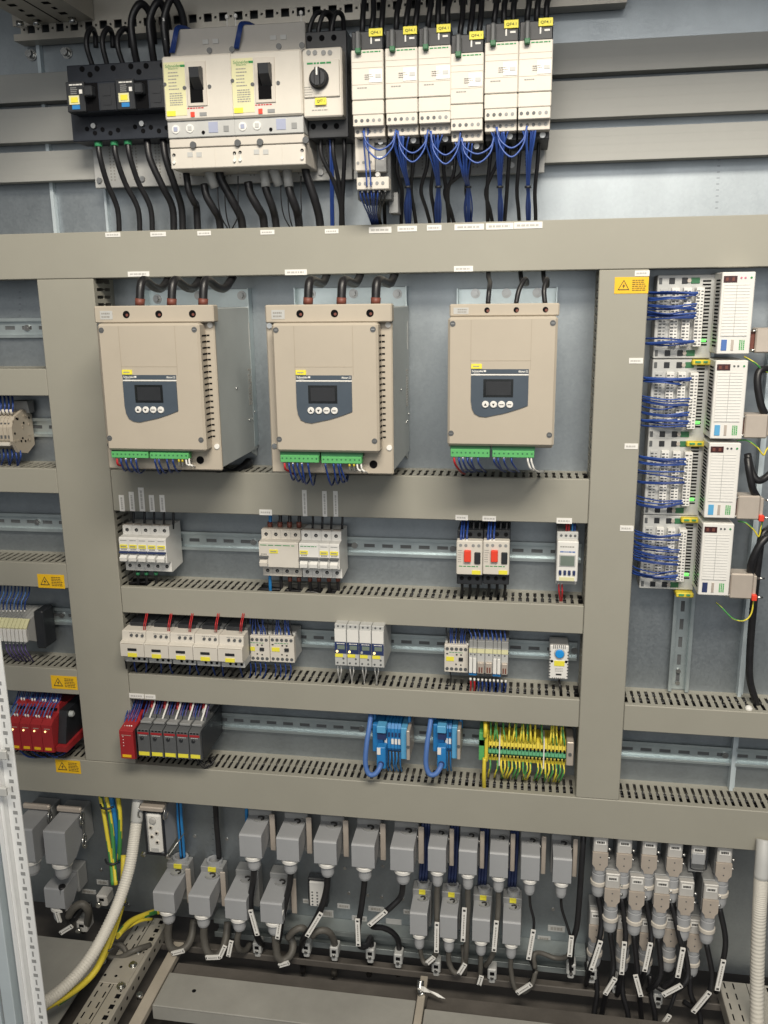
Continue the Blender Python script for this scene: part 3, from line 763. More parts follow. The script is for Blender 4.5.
for s_, n_ in zip(starters, names): s_['label'] = n_

# ---- small contactor and overload under the first starter
t = thing('small_contactor', 'small cream and grey contactor hanging under the leftmost motor starter', 'contactor', at(372, 192, .03))
x0, x1, z0, z1 = rect(355, 137, 386.5, 172, -.062)
part('body', B().box(x0, x1 + .004, -.045, .036, at(372, 200, -.045).z, z1, .001), 'dgrey', t)
w = x1 - x0
part('front_cover', B().box(x0, x0 + w * .62, -.062, -.044, z0 + .002, z1, .0012), 'cream', t)
part('front_cover', B().box(x0 + w * .62, x1, -.062, -.044, z1 - .008, z1, .0012), 'cream', t)
part('overload_face', B().box(x0 + w * .63, x1 - .001, -.060, -.044, z0, z1 - .0085, .0008), 'mgrey', t)
part('print', dashes(x0 + w * .69, x1 - .004, z0 + .016, z0 + .022, -.0602, 1, .9, 5, .8), 'paper', t)
part('print', dashes(x0 + w * .69, x1 - .004, z0 + .030, z0 + .034, -.0602, 1, .9, 3, .5), 'lgrey', t)
part('terminal_hole', dots([(361, 138.8), (370.5, 138.2), (379.5, 138)], -.0623, .003), 'dgrey', t)
part('terminal_screw', dots([(358, 163), (363.5, 162.5), (370.5, 162)], -.0623, .0022), 'mgrey', t)
x0, x1, z0, z1 = rect(356.5, 177, 388.8, 189.5, -.066)
lt = part('lower_terminals', B().box(x0, x1, -.066, -.03, z0, z1, .0012), 'cream', t)
for j in range(5):
    xx = x0 + (x1 - x0) * (.1 + .18 * j); part('terminal_screw', B().cyl((xx, -.0668, (z0 + z1) / 2), (xx, -.065, (z0 + z1) / 2), .0025, n=10), 'mgrey', lt)
    part('ferrule', B().cyl((xx + .002, -.058, z0 - .003), (xx + .002, -.058, z0 + .001), .0015, n=8), 'paper', lt)
part('reset_button', B().lathe(at(378, 175, -.062), (0, -1, 0), [(0, .004), (.003, .004), (.005, .0028)], 12), 'white_pl', t)
PX('side_terminal', 'mgrey', 389, 192.5, 398, 213, -.02, .04, t)

# ---- cables above the upper row
lab = 'thick black cable looping over the %s breaker pole from the left'
for i, (u0, u1, ut, vt) in enumerate(((91, 85, 96, 31), (106, 101, 113, 32), (122, 116, 131, 33))):
    cable('thin black cable bent over the top of the black breakers, %s from left' % ORD[i], [(u0 + 1.5, 66, -.005), (u1 + 2, 48, -.012), (u1 + 2, 36, -.010), ((u1 + ut) / 2 + 1, 28.5, .0), (ut - 1, 34, .015), (ut, 48, .02)], .0042)
for i, (u0, u1, ut, vt, ue) in enumerate(((138, 131.5, 140, 4, 150), (155, 149.5, 158, 2, 166), (170, 164, 172, -2, 182))):
    cable('thick black cable arching high above the black breakers, %s from left' % ORD[i], [(u0, 68, .0), (u1 + 2, 45, -.012), (u1, 20, -.015), (ut, vt, -.010), (ue, 14, .005), (ue + 4, 44, .020)], .0058)
for i, (u0, m0, ut, ue) in enumerate(((309, 313, 320, 331), (318, 321, 327, 333), (331, 333, 338, 344))):
    cable('black cable arching over the rotary breaker, %s from left' % ORD[i], [(u0, 40, -.02), (u0 + 1, 27, -.022), (m0 + 2, 15, -.018), (ut + 1, 12.5, -.010), (ue - 1, 18, .0), (ue, 34, .01)], .0036)
for i in range(6):
    t = bundle('black supply wires rising from the top of the %s motor starter from the left' % ORD[i], (368, 402, 435, 467, 501, 534)[i], (30, 28, 26, 34, 22, 19)[i], -.03, group='black supply wires above the motor starters')
    u = (362, 396, 428, 460, 494, 527)[i]; v = (34, 31, 28, 38, 26, 22)[i]
    for k in range(3):
        e = u + k * 9.5; top = v - 26 + k * 2 + rnd.uniform(-2, 2)
        wire(t, [(e, v + 3, -.03), (e + .5, v - 8, -.034), (e + 1.5 + rnd.uniform(-1, 1), v - 20, -.030), (e + 3 + rnd.uniform(-2, 2), -6, -.01), (e + 4, -30, .0)], .0042, 'black_wire', n=8)
for i, (u, v0) in enumerate(((176, 52), (240, 48))):
    t = bundle('blue control wires beside the top of the %s cream breaker' % ('left', 'right')[i], u, v0, -.03)
    for k in range(4):
        wire(t, [(u - 6 + k * 1.4, v0 + 1, -.024), (u - 3 + k * 1.3, v0 - 14, -.028), (u + k * 1.2, v0 - 25 + k * .6, -.02), (u + 8 + k * 2, v0 - 26 + k, .0), (u + 14 + k * 2, v0 - 23 + k, .03)], .0011)

# ---- cables below the upper row, ending behind the wide duct
ZD = .040
for i, (a, e) in enumerate((((98, 143), (119.5, 231)), ((114, 142), (140, 231)), ((127.5, 141), (152.5, 230)))):
    m = ((a[0] * .62 + e[0] * .38), (a[1] + e[1]) / 2 - 4)
    t = thing('cable', 'black cable with green collar below the left black breaker, %s from left' % ORD[i], 'cable', at(a[0], a[1], .0), 'black cables with green collars')
    wire(t, [(a[0], a[1] - 2, .0), (a[0] + 2, a[1] + 14, -.002), (m[0] + 1, m[1], .012), (e[0] - 2, e[1] - 22, .03), (e[0], e[1] + 6, ZD)], .0046, 'black_wire', 'sheath', 8)
    q0, q1 = at(a[0], a[1] - 4, .0), at(a[0] + .6, a[1] + 4, -.001); part('green_collar', B().cyl(q0, q1, .0064, n=12), 'pe_green', t)
for i, (a, e) in enumerate((((147, 143), (174, 230)), ((163, 143), (183, 229.5)), ((186, 175), (198, 229)))):
    cable('black cable hanging below the right black breaker, %s from left' % ORD[i], [(a[0], a[1] - 3, .002), (a[0] + 3, a[1] + 16, .0), ((a[0] + e[0]) / 2 + 2, (a[1] + e[1]) / 2, .012), (e[0] - 1.5, e[1] - 22, .03), (e[0], e[1] + 6, ZD)], .0058)
for i, (a, e) in enumerate((((205, 190), (221, 229)), ((220, 174), (243, 228)), ((249, 188), (265, 227)), ((265, 185), (277, 227)), ((289, 188), (300, 226)), ((306, 172), (321, 226)))):
    m = ((a[0] + e[0]) / 2 + 1, (a[1] + e[1]) / 2)
    cable('thick black cable leaving the underside of the cream breakers, %s from left' % ORD[i], [(a[0] - 1, a[1] - 6, .006), (a[0] + 1.5, a[1] + 6, .006), (m[0], m[1], .014), (e[0] - 2, e[1] - 10, .03), (e[0], e[1] + 7, ZD)], .0066 if i % 3 else .0060, n=10)
for i, u in enumerate((265, 288)):
    q0, q1 = at(u - 1, 170, .006), at(u + 1, 187, .005)
    solo('lug_sleeve', B().cyl(q0, q1, .0074, n=12), 'lgrey', 'light grey sleeve on the cable under the right cream breaker, %s one' % ('left', 'right')[i], 'sleeve')
for i, u in enumerate((218, 281)):
    t = bundle('thin black control wires dangling below the %s cream breaker' % ('left', 'right')[i], u, 175, .01)
    for k, (d, e, s) in enumerate(((0, 10, -2), (7, 12, -1), (20, 14, 3))):
        wire(t, [(u + d, 176, .01), (u + d, 198, .008), (u + (d + e) / 2 + s, 216, .015), (u + e, 229, .03)], .0011, 'black_wire', n=6)
t = bundle('black and blue wires hanging below the rotary breaker', 326, 138, .0)
for a, e, r, m in ((321, 341, .0034, 'black_wire'), (333, 342, .0034, 'black_wire'), (344, 343, .0034, 'black_wire'), (330, 331.5, .0018, 'blue_wire'), (332, 333.5, .0018, 'blue_wire'), (327, 334, .0011, 'black_wire')):
    wire(t, [(a, 136, -.008), (a + .5, 155, -.008), ((a * .4 + e * .6), 180, .004), (e - .5, 205, .02), (e, 232, ZD)], r, m, n=8)

# ---- starter wiring: black motor leads, blue control loops and bundles
for i in range(6):
    u = (392, 404, 436, 471, 497, 536)[i]; v0 = (150, 146, 146, 152, 140, 138)[i]
    t = bundle('black motor leads dropping from the %s motor starter to the wide duct' % ORD[i], u, v0, -.03, group='black motor leads below the motor starters')
    L_ = (((398, 402, 401), (386, 384, 385)), ((414, 411, 417), (428, 421, 432)), ((435, 431, 437), (444.5, 446, 450)), ((455, 448, 449), (463, 445, 456), (470, 466, 472)), ((491, 487, 488), (499, 486, 494), (510, 507, 504)), ((520.5, 517, 520), (539, 535, 536)))[i]
    for (a, m_, e) in L_:
        wire(t, [(a, v0 - 2, -.03), (a - 1, v0 + 20, -.028), (m_, 190, -.012), (m_ * .5 + e * .5, 210, .01), (e, 231, ZD)], .0030, 'black_wire', n=7)
for i, (a, e, v, sag) in enumerate(((363, 396, 131, 19), (397, 428, 131, 22), (430, 461, 131, 24), (461, 494, 138, 16), (496, 527, 127, 21))):
    t = bundle('blue control wires looping from the %s motor starter to the next' % ORD[i], a, v, -.08, group='blue looping control wires between motor starters')
    for k in range(2):
        s = sag + (9 if k else 0)
        wire(t, [(a + k, v, -.085), (a + 4, v + s * .62, -.088), ((a + e) / 2, v + s, -.09), (e - 4, v + s * .6, -.088), (e, v - 1, -.085)], .0013, 'blue_loop', n=6)
for i, (u, v, e) in enumerate(((400, 133, 408), (434, 132, 438.5), (463, 141, 468), (500, 128, 500), (529, 127, 528))):
    t = bundle('tied bundle of blue control wires under the %s motor starter' % ORD[i + 1], u, v, -.07, group='tied blue wire bundles below the motor starters')
    for k in range(8):
        s = (k - 3.5) + rnd.uniform(-.8, .8); wr = rnd.uniform(-2.2, 2.2)
        wire(t, [(u + s * 2.2, v + rnd.uniform(0, 4), -.078), (u + s * 1.5 + wr, v + 16, -.074), (u + (e - u) * .4 + s * .7, v + 34, -.06), (e + s * .35, 187, -.03), (e + s * .7 + wr, 208, -.002), (e + s * .5, 231, ZD)], .00125, 'blue_wire' if k % 3 else 'blue_loop', n=6)
    q = at(e, 187, -.03); part('cable_tie', B().cyl((q.x, q.y, q.z - .0015), (q.x, q.y, q.z + .0015), .0052, n=12), 'black', t)
t = bundle('blue wires gathered below the small contactor', 372, 190, -.05)
for k in range(8):
    u = 360 + k * 3.6; wire(t, [(u, 189, -.056), (u + (1 if k < 4 else -.5), 198, -.055), (368 + k * 1.7, 214, -.02), (374 + k * 1.3, 231, ZD)], .0013, 'blue_wire' if k < 6 else 'black_wire', n=6)
for k, u in enumerate((365, 369)):
    wire(t, [(u - 1, 128, -.083), (u - 1, 145, -.075), (u + 1, 170, -.074), (u + 2, 187, -.07)], .0012, 'blue_loop', n=6)

# ================================================================ SOFT STARTERS
def soft_starter(label, cap, cover, shell, flange, Yc, Ys, big, screw_u, tb, loc_uv, side_print):
    """cap / cover / shell: pixel rectangles of the top strip, the front cover (plane Yc) and the shell (plane Ys)"""
    cx0, cx1, cz0, cz1 = rect(*cover, Yc); sx0, sx1, sz0, sz1 = rect(*shell, Ys); Yk = Yc + .014
    kx0, kx1, kz0, kz1 = rect(*cap, Yk)
    t = thing('soft_starter', label, 'soft starter', ((sx0 + sx1) / 2, PL, sz0))
    part('chassis', B().box(sx0 + .001, sx1 - .001, Ys + .0065, PL - .004, sz0 + .004, kz1 - .005, .001), 'chassis', t)
    part('shell', B().box(sx0, sx1, Ys, Ys + .007, sz0, kz0 - .0004, .002), 'beige', t)
    cp = part('top_cap', B().box(kx0, kx1, Yk, Ys + .007, kz0, kz1, .0018), 'beige', t)
    cv = part('front_cover', B().box(cx0, cx1, Yc, Ys + .001, cz0, cz1, .0035), 'beige', t)
    W_, H_ = cx1 - cx0, cz1 - cz0
    fx = lambda f: cx0 + W_ * f
    fz = lambda f: cz1 - H_ * f
    # embossed panel lines
    b = B().box(fx(.215) - .0004, fx(.215) + .0004, Yc - .0003, Yc + .001, fz(.40), fz(.02)).box(fx(.765) - .0004, fx(.765) + .0004, Yc - .0003, Yc + .001, fz(.40), fz(.02)).box(fx(.215), fx(.765), Yc - .0003, Yc + .001, fz(.333), fz(.329))
    part('emboss_line', b, 'beige_dark', cv)
    # keypad
    hd = part('brand_bar', B().box(fx(.22), fx(.75), Yc - .0008, Yc + .001, fz(.431), fz(.396)), 'slate', t)
    text('Schneider', fx(.228), fx(.335), fz(.419), fz(.402), Yc - .0008, 'paper', hd, bold=.0003); text('Electric', fx(.25), fx(.30), fz(.429), fz(.421), Yc - .0008, 'paper', hd)
    PXm = B().box(fx(.338), fx(.358), Yc - .0012, Yc - .0004, fz(.417), fz(.404)); part('brand_mark', PXm, 'paper', hd)
    text('Altistart 22', fx(.655), fx(.742), fz(.421), fz(.405), Yc - .0008, 'paper', hd, bold=.0002)
    part('brand_line', B().box(fx(.22), fx(.75), Yc - .0005, Yc + .001, fz(.443), fz(.434)), 'paper', t)
    pr = [(fx(.22), fz(.446)), (fx(.75), fz(.446)), (fx(.75), fz(.675))]
    for f in (.9, .8, .7, .6, .5): pr.append((fx(.31 + (.75 - .31) * f * 1.0), fz(.768 - .093 * f ** 1.6)))
    pr += [(fx(.36), fz(.768)), (fx(.30), fz(.762)), (fx(.255), fz(.742)), (fx(.23), fz(.70)), (fx(.22), fz(.64))]
    kp = part('keypad_panel', B().prism_y(pr, Yc - .0018, Yc + .001), 'slate', t)
    part('display', B().box(fx(.335), fx(.612), Yc - .0022, Yc - .001, fz(.612), fz(.472)), 'lcd', kp)
    part('display_glass', B().box(fx(.36), fx(.59), Yc - .0026, Yc - .0016, fz(.595), fz(.49)), 'black', kp)
    for i, f in enumerate((.357, .432, .507, .582)):
        bt = part('button', B().lathe((fx(f), Yc - .0015, fz(.668)), (0, -1, 0), [(0, .0052), (.0018, .0052), (.0026, .0044)], 18), 'white_pl', kp)
        cx_, cz_ = fx(f), fz(.668); s = .0021
        if i == 0: part('arrow_mark', B().prism_y([(cx_ - s, cz_ - s * .7), (cx_ + s, cz_ - s * .7), (cx_, cz_ + s)], Yc - .0046, Yc - .004), 'ink', kp)
        elif i == 1: part('arrow_mark', B().prism_y([(cx_ - s, cz_ + s * .7), (cx_, cz_ - s), (cx_ + s, cz_ + s * .7)], Yc - .0046, Yc - .004), 'ink', kp)
        else: part('print', dashes(cx_ - .003, cx_ + .003, cz_ - .0008, cz_ + .0008, Yc - .0041, 1, .9, i, .8), 'ink', kp)
    part('yellow_tag', B().box(fx(.22), fx(.318), Yc - .0014, Yc + .0005, fz(.392), fz(.356)), 'yellow', t)
    part('print', dashes(fx(.235), fx(.30), fz(.380), fz(.368), Yc - .0014, 1, .9, 4, .8), 'ink_soft', cv)
    for (a, c) in ((.045, .05), (.955, .05), (.035, .90), (.955, .905)):
        part('cover_screw', B().cyl((fx(a), Yc - .0006, fz(c)), (fx(a), Yc + .002, fz(c)), .0042, n=14), 'dgrey', t)
        part('screw_slot', B().box(fx(a) - .0022, fx(a) + .0022, Yc - .0012, Yc - .0004, fz(c) - .0006, fz(c) + .0006), 'steel', t)
    # cap: rating plate and three screw holes
    part('rating_plate', B().box(kx0 + .010 * (1 if big else .6), kx0 + (.030 if big else .028), Yk - .0006, Yk + .001, kz0 + (kz1 - kz0) * .22, kz0 + (kz1 - kz0) * .72), 'lgrey', cp)
    part('print', dashes(kx0 + .012, kx0 + .027, kz0 + (kz1 - kz0) * .28, kz0 + (kz1 - kz0) * .66, Yk - .0006, 2, .9, 3, .5), 'ink_soft', cp)
    zz = (kz0 + kz1) / 2
    for u in screw_u:
        q = at(u, (cap[1] + cap[3]) / 2, Yk); part('screw_hole', B().cyl((q.x, Yk - .0006, zz), (q.x, Yk + .004, zz), .0055 if big else .004, n=16), 'hole', cp)
        part('screw', B().cyl((q.x + .0012, Yk - .0010, zz - .001), (q.x + .0012, Yk, zz - .001), .0022, n=8), 'red_brown', cp)
    if big:   # vent slots in the flank of the cover, screws in the shell, printed side plate
        b = B(); n = 18
        for k in range(n):
            z = cz1 - .018 - k * (H_ - .03) / n
            b.box(cx1 - .0015, cx1 + .0004, Yc + .010, Yc + .028, z - .0024, z)
            b.box(cx1 + .001, cx1 + .0055, Ys - .0004, Ys + .002, z - .0024, z)
        part('vent_slot', b, 'hole', cv)
        for z in (cz1 - .004, cz0 + .004):
            part('shell_screw', B().cyl((sx1 - .006, Ys - .002, z), (sx1 - .006, Ys + .001, z), .0042, n=12), 'paper', t)
            part('shell_screw', B().cyl((sx0 + .006, Ys - .002, z), (sx0 + .006, Ys + .001, z), .0042, n=12), 'chrome', t)
        xs_ = sx1 - .001
        b = B(); r = random.Random(3)
        for k in range(7):
            for j in range(14):
                if r.random() < .75: b.box(xs_ - .0002, xs_ + .0005, .035 + k * .0024, .0366 + k * .0024, sz0 + .085 + j * .0045, sz0 + .088 + j * .0045)
        part('side_print', b, 'ink_soft', t)
        part('side_label', B().box(xs_ - .0002, xs_ + .0005, .050, .056, kz1 - .075, kz1 - .03), 'lgrey', t)
        for (y, z) in ((.03, sz0 + .06), (.045, sz0 + .06), (-.03, sz0 + .12), (.06, sz0 + .07)): part('side_screw', B().cyl((xs_ - .0005, y, z), (xs_ + .0015, y, z), .0022, n=8), 'chrome', t)
        part('mounting_foot', B().prism_x([(PL - .003, sz0 + .03), (PL - .003, sz0 - .01), (.04, sz0 + .002)], sx1 - .0055, sx1 - .0035), 'chassis', t)
    # rear flange with bolts
    fu0, fv0, fu1, fv1, fb = flange; x0, x1, z0, z1 = rect(fu0, fv0, fu1, fv1, PL - .004)
    fl = part('rear_flange', B().box(x0, x1, PL - .004, PL - .0005, sz0 + .01, z1, .0004).box(x1 - .0015, x1, PL - .022, PL - .004, sz0 + .01, z1 + .001).box(x0, x0 + .0015, PL - .022, PL - .004, sz0 + .01, z1 + .001), 'zinc', t)
    for (u, v) in fb:
        q = at(u, v, PL - .006); part('bolt', B().cyl((q.x, PL - .012, q.z), (q.x, PL - .004, q.z), .0048, n=6).cyl((q.x, PL - .006, q.z), (q.x, PL - .0035, q.z), .0078, n=16), 'steel', fl)
    # pluggable green terminal blocks
    for (u0, v0, u1, v1) in tb:
        Yt = Yc + .004; x0, x1, z0, z1 = rect(u0, v0, u1, v1, Yt)
        gb = part('terminal_block', B().box(x0, x1, Yt, Yt + .014, z0, z1, .0006), 'green_tb', t)
        part('terminal_socket', B().box(x0 - .001, x1 + .001, Yt + .004, Yt + .02, z1 - .0005, cz0 - .0006), 'green_dk', gb)
        n = 9; 
        for k in range(n):
            xx = x0 + (x1 - x0) * (k + .5) / n
            part('clamp_screw', B().cyl((xx, Yt - .0004, (z0 + z1) / 2 + .001), (xx, Yt + .001, (z0 + z1) / 2 + .001), .0013, n=8), 'green_dk', gb)
    if big:
        q = at(tb[1][2] + 12, (tb[1][1] + tb[1][3]) / 2 + 4, Ys); part('knockout', B().cyl((q.x, Ys - .0006, q.z), (q.x, Ys + .002, q.z), .0062, n=18), 'hole', t)
    return t, (sx0, sx1, sz0, cz0)
ss1, g1 = soft_starter('left soft starter, seen against the widest upright duct', (94, 305.5, 213.5, 322.8), (101.8, 323.3, 202.4, 451), (101.5, 305, 217.5, 469.6),
                       (149, 289.5, 252, 330, ((157, 299), (198.5, 295.5), (241.5, 295.5))), -.15, -.122, True, (126.3, 158.8, 192.5), ((111.3, 451.8, 148, 458), (149.8, 453, 188.3, 459)), None, None)
ss2, g2 = soft_starter('middle one of the three beige soft starters', (265, 304.3, 391.8, 322.6), (273.6, 323, 378.6, 452.4), (268.5, 304, 392.8, 473.6),
                       (297, 287.5, 408, 330, ((311, 294), (353.3, 293.6), (397.3, 293.9))), -.15, -.122, True, (300, 334.5, 370), ((280.3, 455.5, 318.6, 462.5), (321.3, 457, 361.5, 463.6)), None, None)
ss3, g3 = soft_starter('smaller right soft starter standing alone before the bare plate', (449.5, 303.6, 559.5, 316.3), (447.6, 316.7, 556, 446.4), (448.6, 304, 555, 447.5),
                       (457.5, 288.5, 556.5, 330, ((475.5, 293.5), (506.5, 293.2), (537.3, 292.8))), -.112, -.09, False, (487, 516.3, 545.5), ((450.6, 449.5, 489.6, 457.2), (492.3, 451, 534.2, 457.6)), None, None)

# heavy supply cables with red-brown boots
for n_, us, vt, Yk, r, nm in (('left', (139.8, 171.6, 203), 303.5, -.105, .0066, 'left'), ('middle', (308, 341.3, 375.6), 302.5, -.105, .0066, 'middle')):
    for i, u in enumerate(us):
        t = thing('supply_cable', 'thick black supply cable entering the %s soft starter, %s from left' % (n_, ORD[i]), 'cable', at(u, vt, Yk), 'thick supply cables of the two big soft starters')
        d = (1, 5, 14, 22, 30) if nm == 'left' else (1, 4, 9, 15, 20)
        vv = ((285, 280, 287, 288, 277) if nm == 'left' else (284, 280, 282, 283, 272))
        yy = (-.10, -.085, -.05, -.01, .02)
        wire(t, [(u, vt + 2, Yk), (u + d[0], vv[0], yy[0]), (u + d[1], vv[1], yy[1]), (u + d[2], vv[2], yy[2]), (u + d[3], vv[3], yy[3]), (u + d[4], vv[4], yy[4])], r, 'black_wire', 'sheath', 10)
        a, e = at(u, vt + 2, Yk), at(u + .3, vt - 5, Yk); part('boot', B().cyl(a, e, r * 1.12, n=14), 'red_brown', t)
for i, (u, pts) in enumerate(((488, [(488, 304, -.07), (489, 291, -.065), (490, 283, -.04), (488.5, 277, .0), (488.5, 268, .02)]),
                              (516, [(516, 304, -.07), (519, 290, -.065), (525, 279, -.05), (527, 284, -.02), (522, 282, .01), (520, 268, .03)]),
                              (545, [(545, 304, -.07), (544, 290, -.065), (547, 279, -.05), (547, 286, -.02), (544, 280, .01), (543, 266, .03)]))):
    cable('black supply lead into the top of the smaller soft starter, %s from left' % ORD[i], pts, .0036, group='supply leads of the smaller soft starter')

# control wires below the green terminals
def control_wires(label, us_red, us_blue, us_yel, us_wht, v0, Y0, vend, kinds='deep', hang=0):
    t = bundle(label, us_blue[0], v0, Y0)
    for u in us_red: wire(t, [(u, v0, Y0), (u + 1, v0 + 6, Y0 + .002), (u + 6, vend - 2, Y0 + .03), (u + 11, vend + 1, .02)], .0018, 'red_wire')
    for k, u in enumerate(us_blue):
        wire(t, [(u, v0, Y0), (u + .5, v0 + 5, Y0), (u + 4 + (k % 3), vend + hang * (1 - abs(k - len(us_blue) / 2) / len(us_blue)), Y0 + .03), (u + 8 + (k % 2) * 3, vend - 1, .02)], .0015, 'blue_wire')
        q0, q1 = at(u, v0 - .5, Y0), at(u, v0 + 3, Y0); part('ferrule', B().cyl(q0, q1, .0017, n=8), 'paper' if k % 2 else 'blue_wire', t)
    for u in us_yel:
        q0, q1 = at(u, v0, Y0), at(u, v0 + 3.5, Y0); part('ferrule', B().cyl(q0, q1, .0018, n=8), 'pe_yellow', t); wire(t, [(u, v0 + 3, Y0), (u + .5, v0 + 7, Y0 + .01), (u + 4, v0 + 6, Y0 + .03)], .0012, 'white_wire')
    for k, u in enumerate(us_wht): wire(t, [(u, v0, Y0), (u + 1, v0 + 6, Y0 - .001), (u + 5, vend - 3 + k, Y0 + .01), (u + 16 - k * 3, vend - 2 + k * 1.5, .0)], .0015, 'white_wire')
    return t
control_wires('red, blue and white control wires below the left soft starter', (117,), (121, 126, 131, 136, 155, 159, 167, 173), (179, 182.5), (186, 189), 458.5, -.143, 468, hang=6)
control_wires('red, blue and white control wires below the middle soft starter', (284.5,), (289, 293, 297.5, 302, 308, 325.5, 333.5, 338, 340.5), (349.5, 354), (357, 361), 463, -.143, 474, hang=12)
control_wires('red, blue and white control wires below the smaller soft starter', (454,), (459, 463, 467.5, 471.5, 478, 494, 498, 504, 511.5), (), (527.5, 531), 457.5, -.105, 473, hang=-4)
cable('black cable stub bending under the left soft starter', [(216, 466, .0), (223, 471, .012), (233, 473.5, .022), (243, 468, .04), (249, 462, .06)], .0085, n=12)

# ================================================================ ROW A: breakers under the soft starters
Yn, Yt = -.004, .0145
ZT1, ZN1, ZN0, ZT0 = at(149, 525.8, Yt).z, at(144, 538, Yn).z, at(144, 563.2, Yn).z, at(150, 571.5, Yt).z
MODW = .0177
def mcb(x0, poles, label, group, body='white_pl', brand=True, toggle_poles=None, tag_w=.8, lever='navy'):
    w = MODW * poles - .0003; x1 = x0 + w
    t = thing('miniature_breaker', label, 'circuit breaker', ((x0 + x1) / 2, .066, ZT0), group)
    zm = (ZT1 + ZT0) / 2
    prof = [(.066, ZT0 + .004), (Yt + .004, ZT0), (Yt, ZT0 + .0012), (Yt, ZN0 - .001), (Yn + .003, ZN0), (Yn, ZN0 + .002), (Yn, ZN1 - .002), (Yn + .002, ZN1), (Yt, ZN1 + .001), (Yt, ZT1 - .001), (Yt + .003, ZT1), (.066, ZT1 - .002)]
    part('case', B().prism_x(prof, x0, x1), body, t)
    h = ZN1 - ZN0
    tp = toggle_poles or poles
    for k in range(tp):
        a = x0 + MODW * k + .0012; e = x0 + MODW * (k + 1) - .0016
        part('toggle_window', B().box(a, e, Yn - .0004, Yn + .0006, ZN0 + .0015, ZN0 + h * .36), 'lgrey', t)
        part('toggle', B().prism_x([(Yn, ZN0 + h * .16), (Yn - .007, ZN0 + h * .10), (Yn - .008, ZN0 + h * .24), (Yn, ZN0 + h * .36)], a + .0008, e - .0008), body, t)
    part('lever_bar', B().box(x0 + .0004, x0 + MODW * tp - .0008, Yn - .0062, Yn + .0005, ZN0 + h * .40, ZN0 + h * .475, .0008), lever, t)
    for k in range(1 if toggle_poles or poles > 1 else poles):
        a = x0 + MODW * (k if not toggle_poles else toggle_poles) + .0012; e = a + MODW * tag_w
        yt = part('yellow_tag', B().box(a, e, Yn - .0009, Yn + .0006, ZN0 + h * .58, ZN0 + h * .72), 'yellow', t)
        part('print', dashes(a + .002, e - .002, ZN0 + h * .62, ZN0 + h * .68, Yn - .001, 1, .9, k, .8), 'ink_soft', yt)
    part('green_print', dashes(x0 + .0025, x1 - .002, ZN0 + h * .86, ZN0 + h * .90, Yn, 1, .9, 3, .7), 'ink_green' if poles > 1 else 'mgrey', t)
    part('print', dashes(x0 + .003, x0 + MODW - .004, ZN0 + h * .50, ZN0 + h * .56, Yn, 1, .9, 2, .8), 'ink_soft', t)
    for k in range(poles):
        xx = x0 + MODW * (k + .48)
        for zz in ((ZT1 + ZN1) / 2 + .0005, (ZT0 + ZN0) / 2):
            part('terminal_hole', B().cyl((xx, Yt - .0006, zz), (xx, Yt + .001, zz), .0031, n=12), 'hole', t)
            part('terminal_screw', B().cyl((xx + .0003, Yt - .0009, zz - .0003), (xx + .0003, Yt, zz - .0003), .0018, n=8), 'steel', t)
        if k: part('pole_groove', B().box(x0 + MODW * k - .0004, x0 + MODW * k - .0001, Yt - .0003, Yt + .001, ZN1 + .001, ZT1 - .001).box(x0 + MODW * k - .0004, x0 + MODW * k - .0001, Yt - .0003, Yt + .001, ZT0 + .001, ZN0 - .001), 'mgrey', t)
    part('terminal_edge', B().box(x0 + .002, x1 - .002, Yt + .003, Yt + .012, ZT1 - .0003, ZT1 + .0008), 'latch', t)
    return t
xa = at(119.8, 551, Yn).x
for k in range(5): mcb(xa + k * MODW, 1, '%s of the five white miniature breakers at the left of the row' % ('leftmost', 'second', 'middle', 'fourth', 'rightmost')[k], 'five white miniature breakers')
xb = at(259.2, 554, Yn).x
mcb(xb, 4, 'wide four-pole residual current breaker with plain cream front', None, 'cream', toggle_poles=1, tag_w=.85, lever='dgrey')
mcb(xb + MODW * 4 + .0012, 2, 'two-pole white breaker beside the wide residual current breaker', None, lever='dgrey')
mcb(xb + MODW * 6 + .0014, 1, 'single white breaker, second from the right of its group', None, lever='dgrey')
mcb(xb + MODW * 7 + .0016, 1, 'single white breaker at the right end of its group, beside bare rail', None, lever='dgrey')
for i, (us, lab) in enumerate((((133, 144, 153.5, 163.5, 173), 'black wires entering the five miniature breakers from above'), ((312.5, 322, 331, 342), 'black wires entering the small breakers right of the cream one'))):
    t = bundle(lab, us[2], 520, .03)
    for u in us: wire(t, [(u, 529, .032), (u + .5, 518, .034), (u + .5, 504, .038)], .0022, 'black_wire')
t = bundle('blue and brown thick wires above the wide cream breaker', 285, 520, .03)
for k, (u, m) in enumerate(((270, 'blue_tb'), (280, 'black_wire'), (289.5, 'black_wire'), (299, 'black_wire'))):
    wire(t, [(u, 530, .030), (u + .3, 518, .034), (u, 504, .038)], .0032, m, n=8); q = at(u, 524, .031); part('boot', B().cyl((q.x, q.y, q.z - .006), (q.x, q.y, q.z + .004), .0045, n=10), 'red_brown', t)
t = bundle('thick wires dropping from the cream breaker group into the duct', 300, 585, .02)
for k, (u, m) in enumerate(((270, 'blue_tb'), (281, 'black_wire'), (290, 'black_wire'), (299, 'black_wire'), (310, 'black_wire'), (319, 'black_wire'), (329, 'black_wire'), (338, 'black_wire'))):
    wire(t, [(u, 572, .028), (u, 580, .028), (u + .5, 592, .032), (u + 1, 606, .04)], .0030, m, n=8)
    q = at(u, 579, .028)
    if k > 1: part('boot', B().cyl((q.x, q.y, q.z - .004), (q.x, q.y, q.z + .004), .0040, n=10), 'red_brown', t)
t = bundle('black wires with green collars below the five miniature breakers', 150, 575, .02)
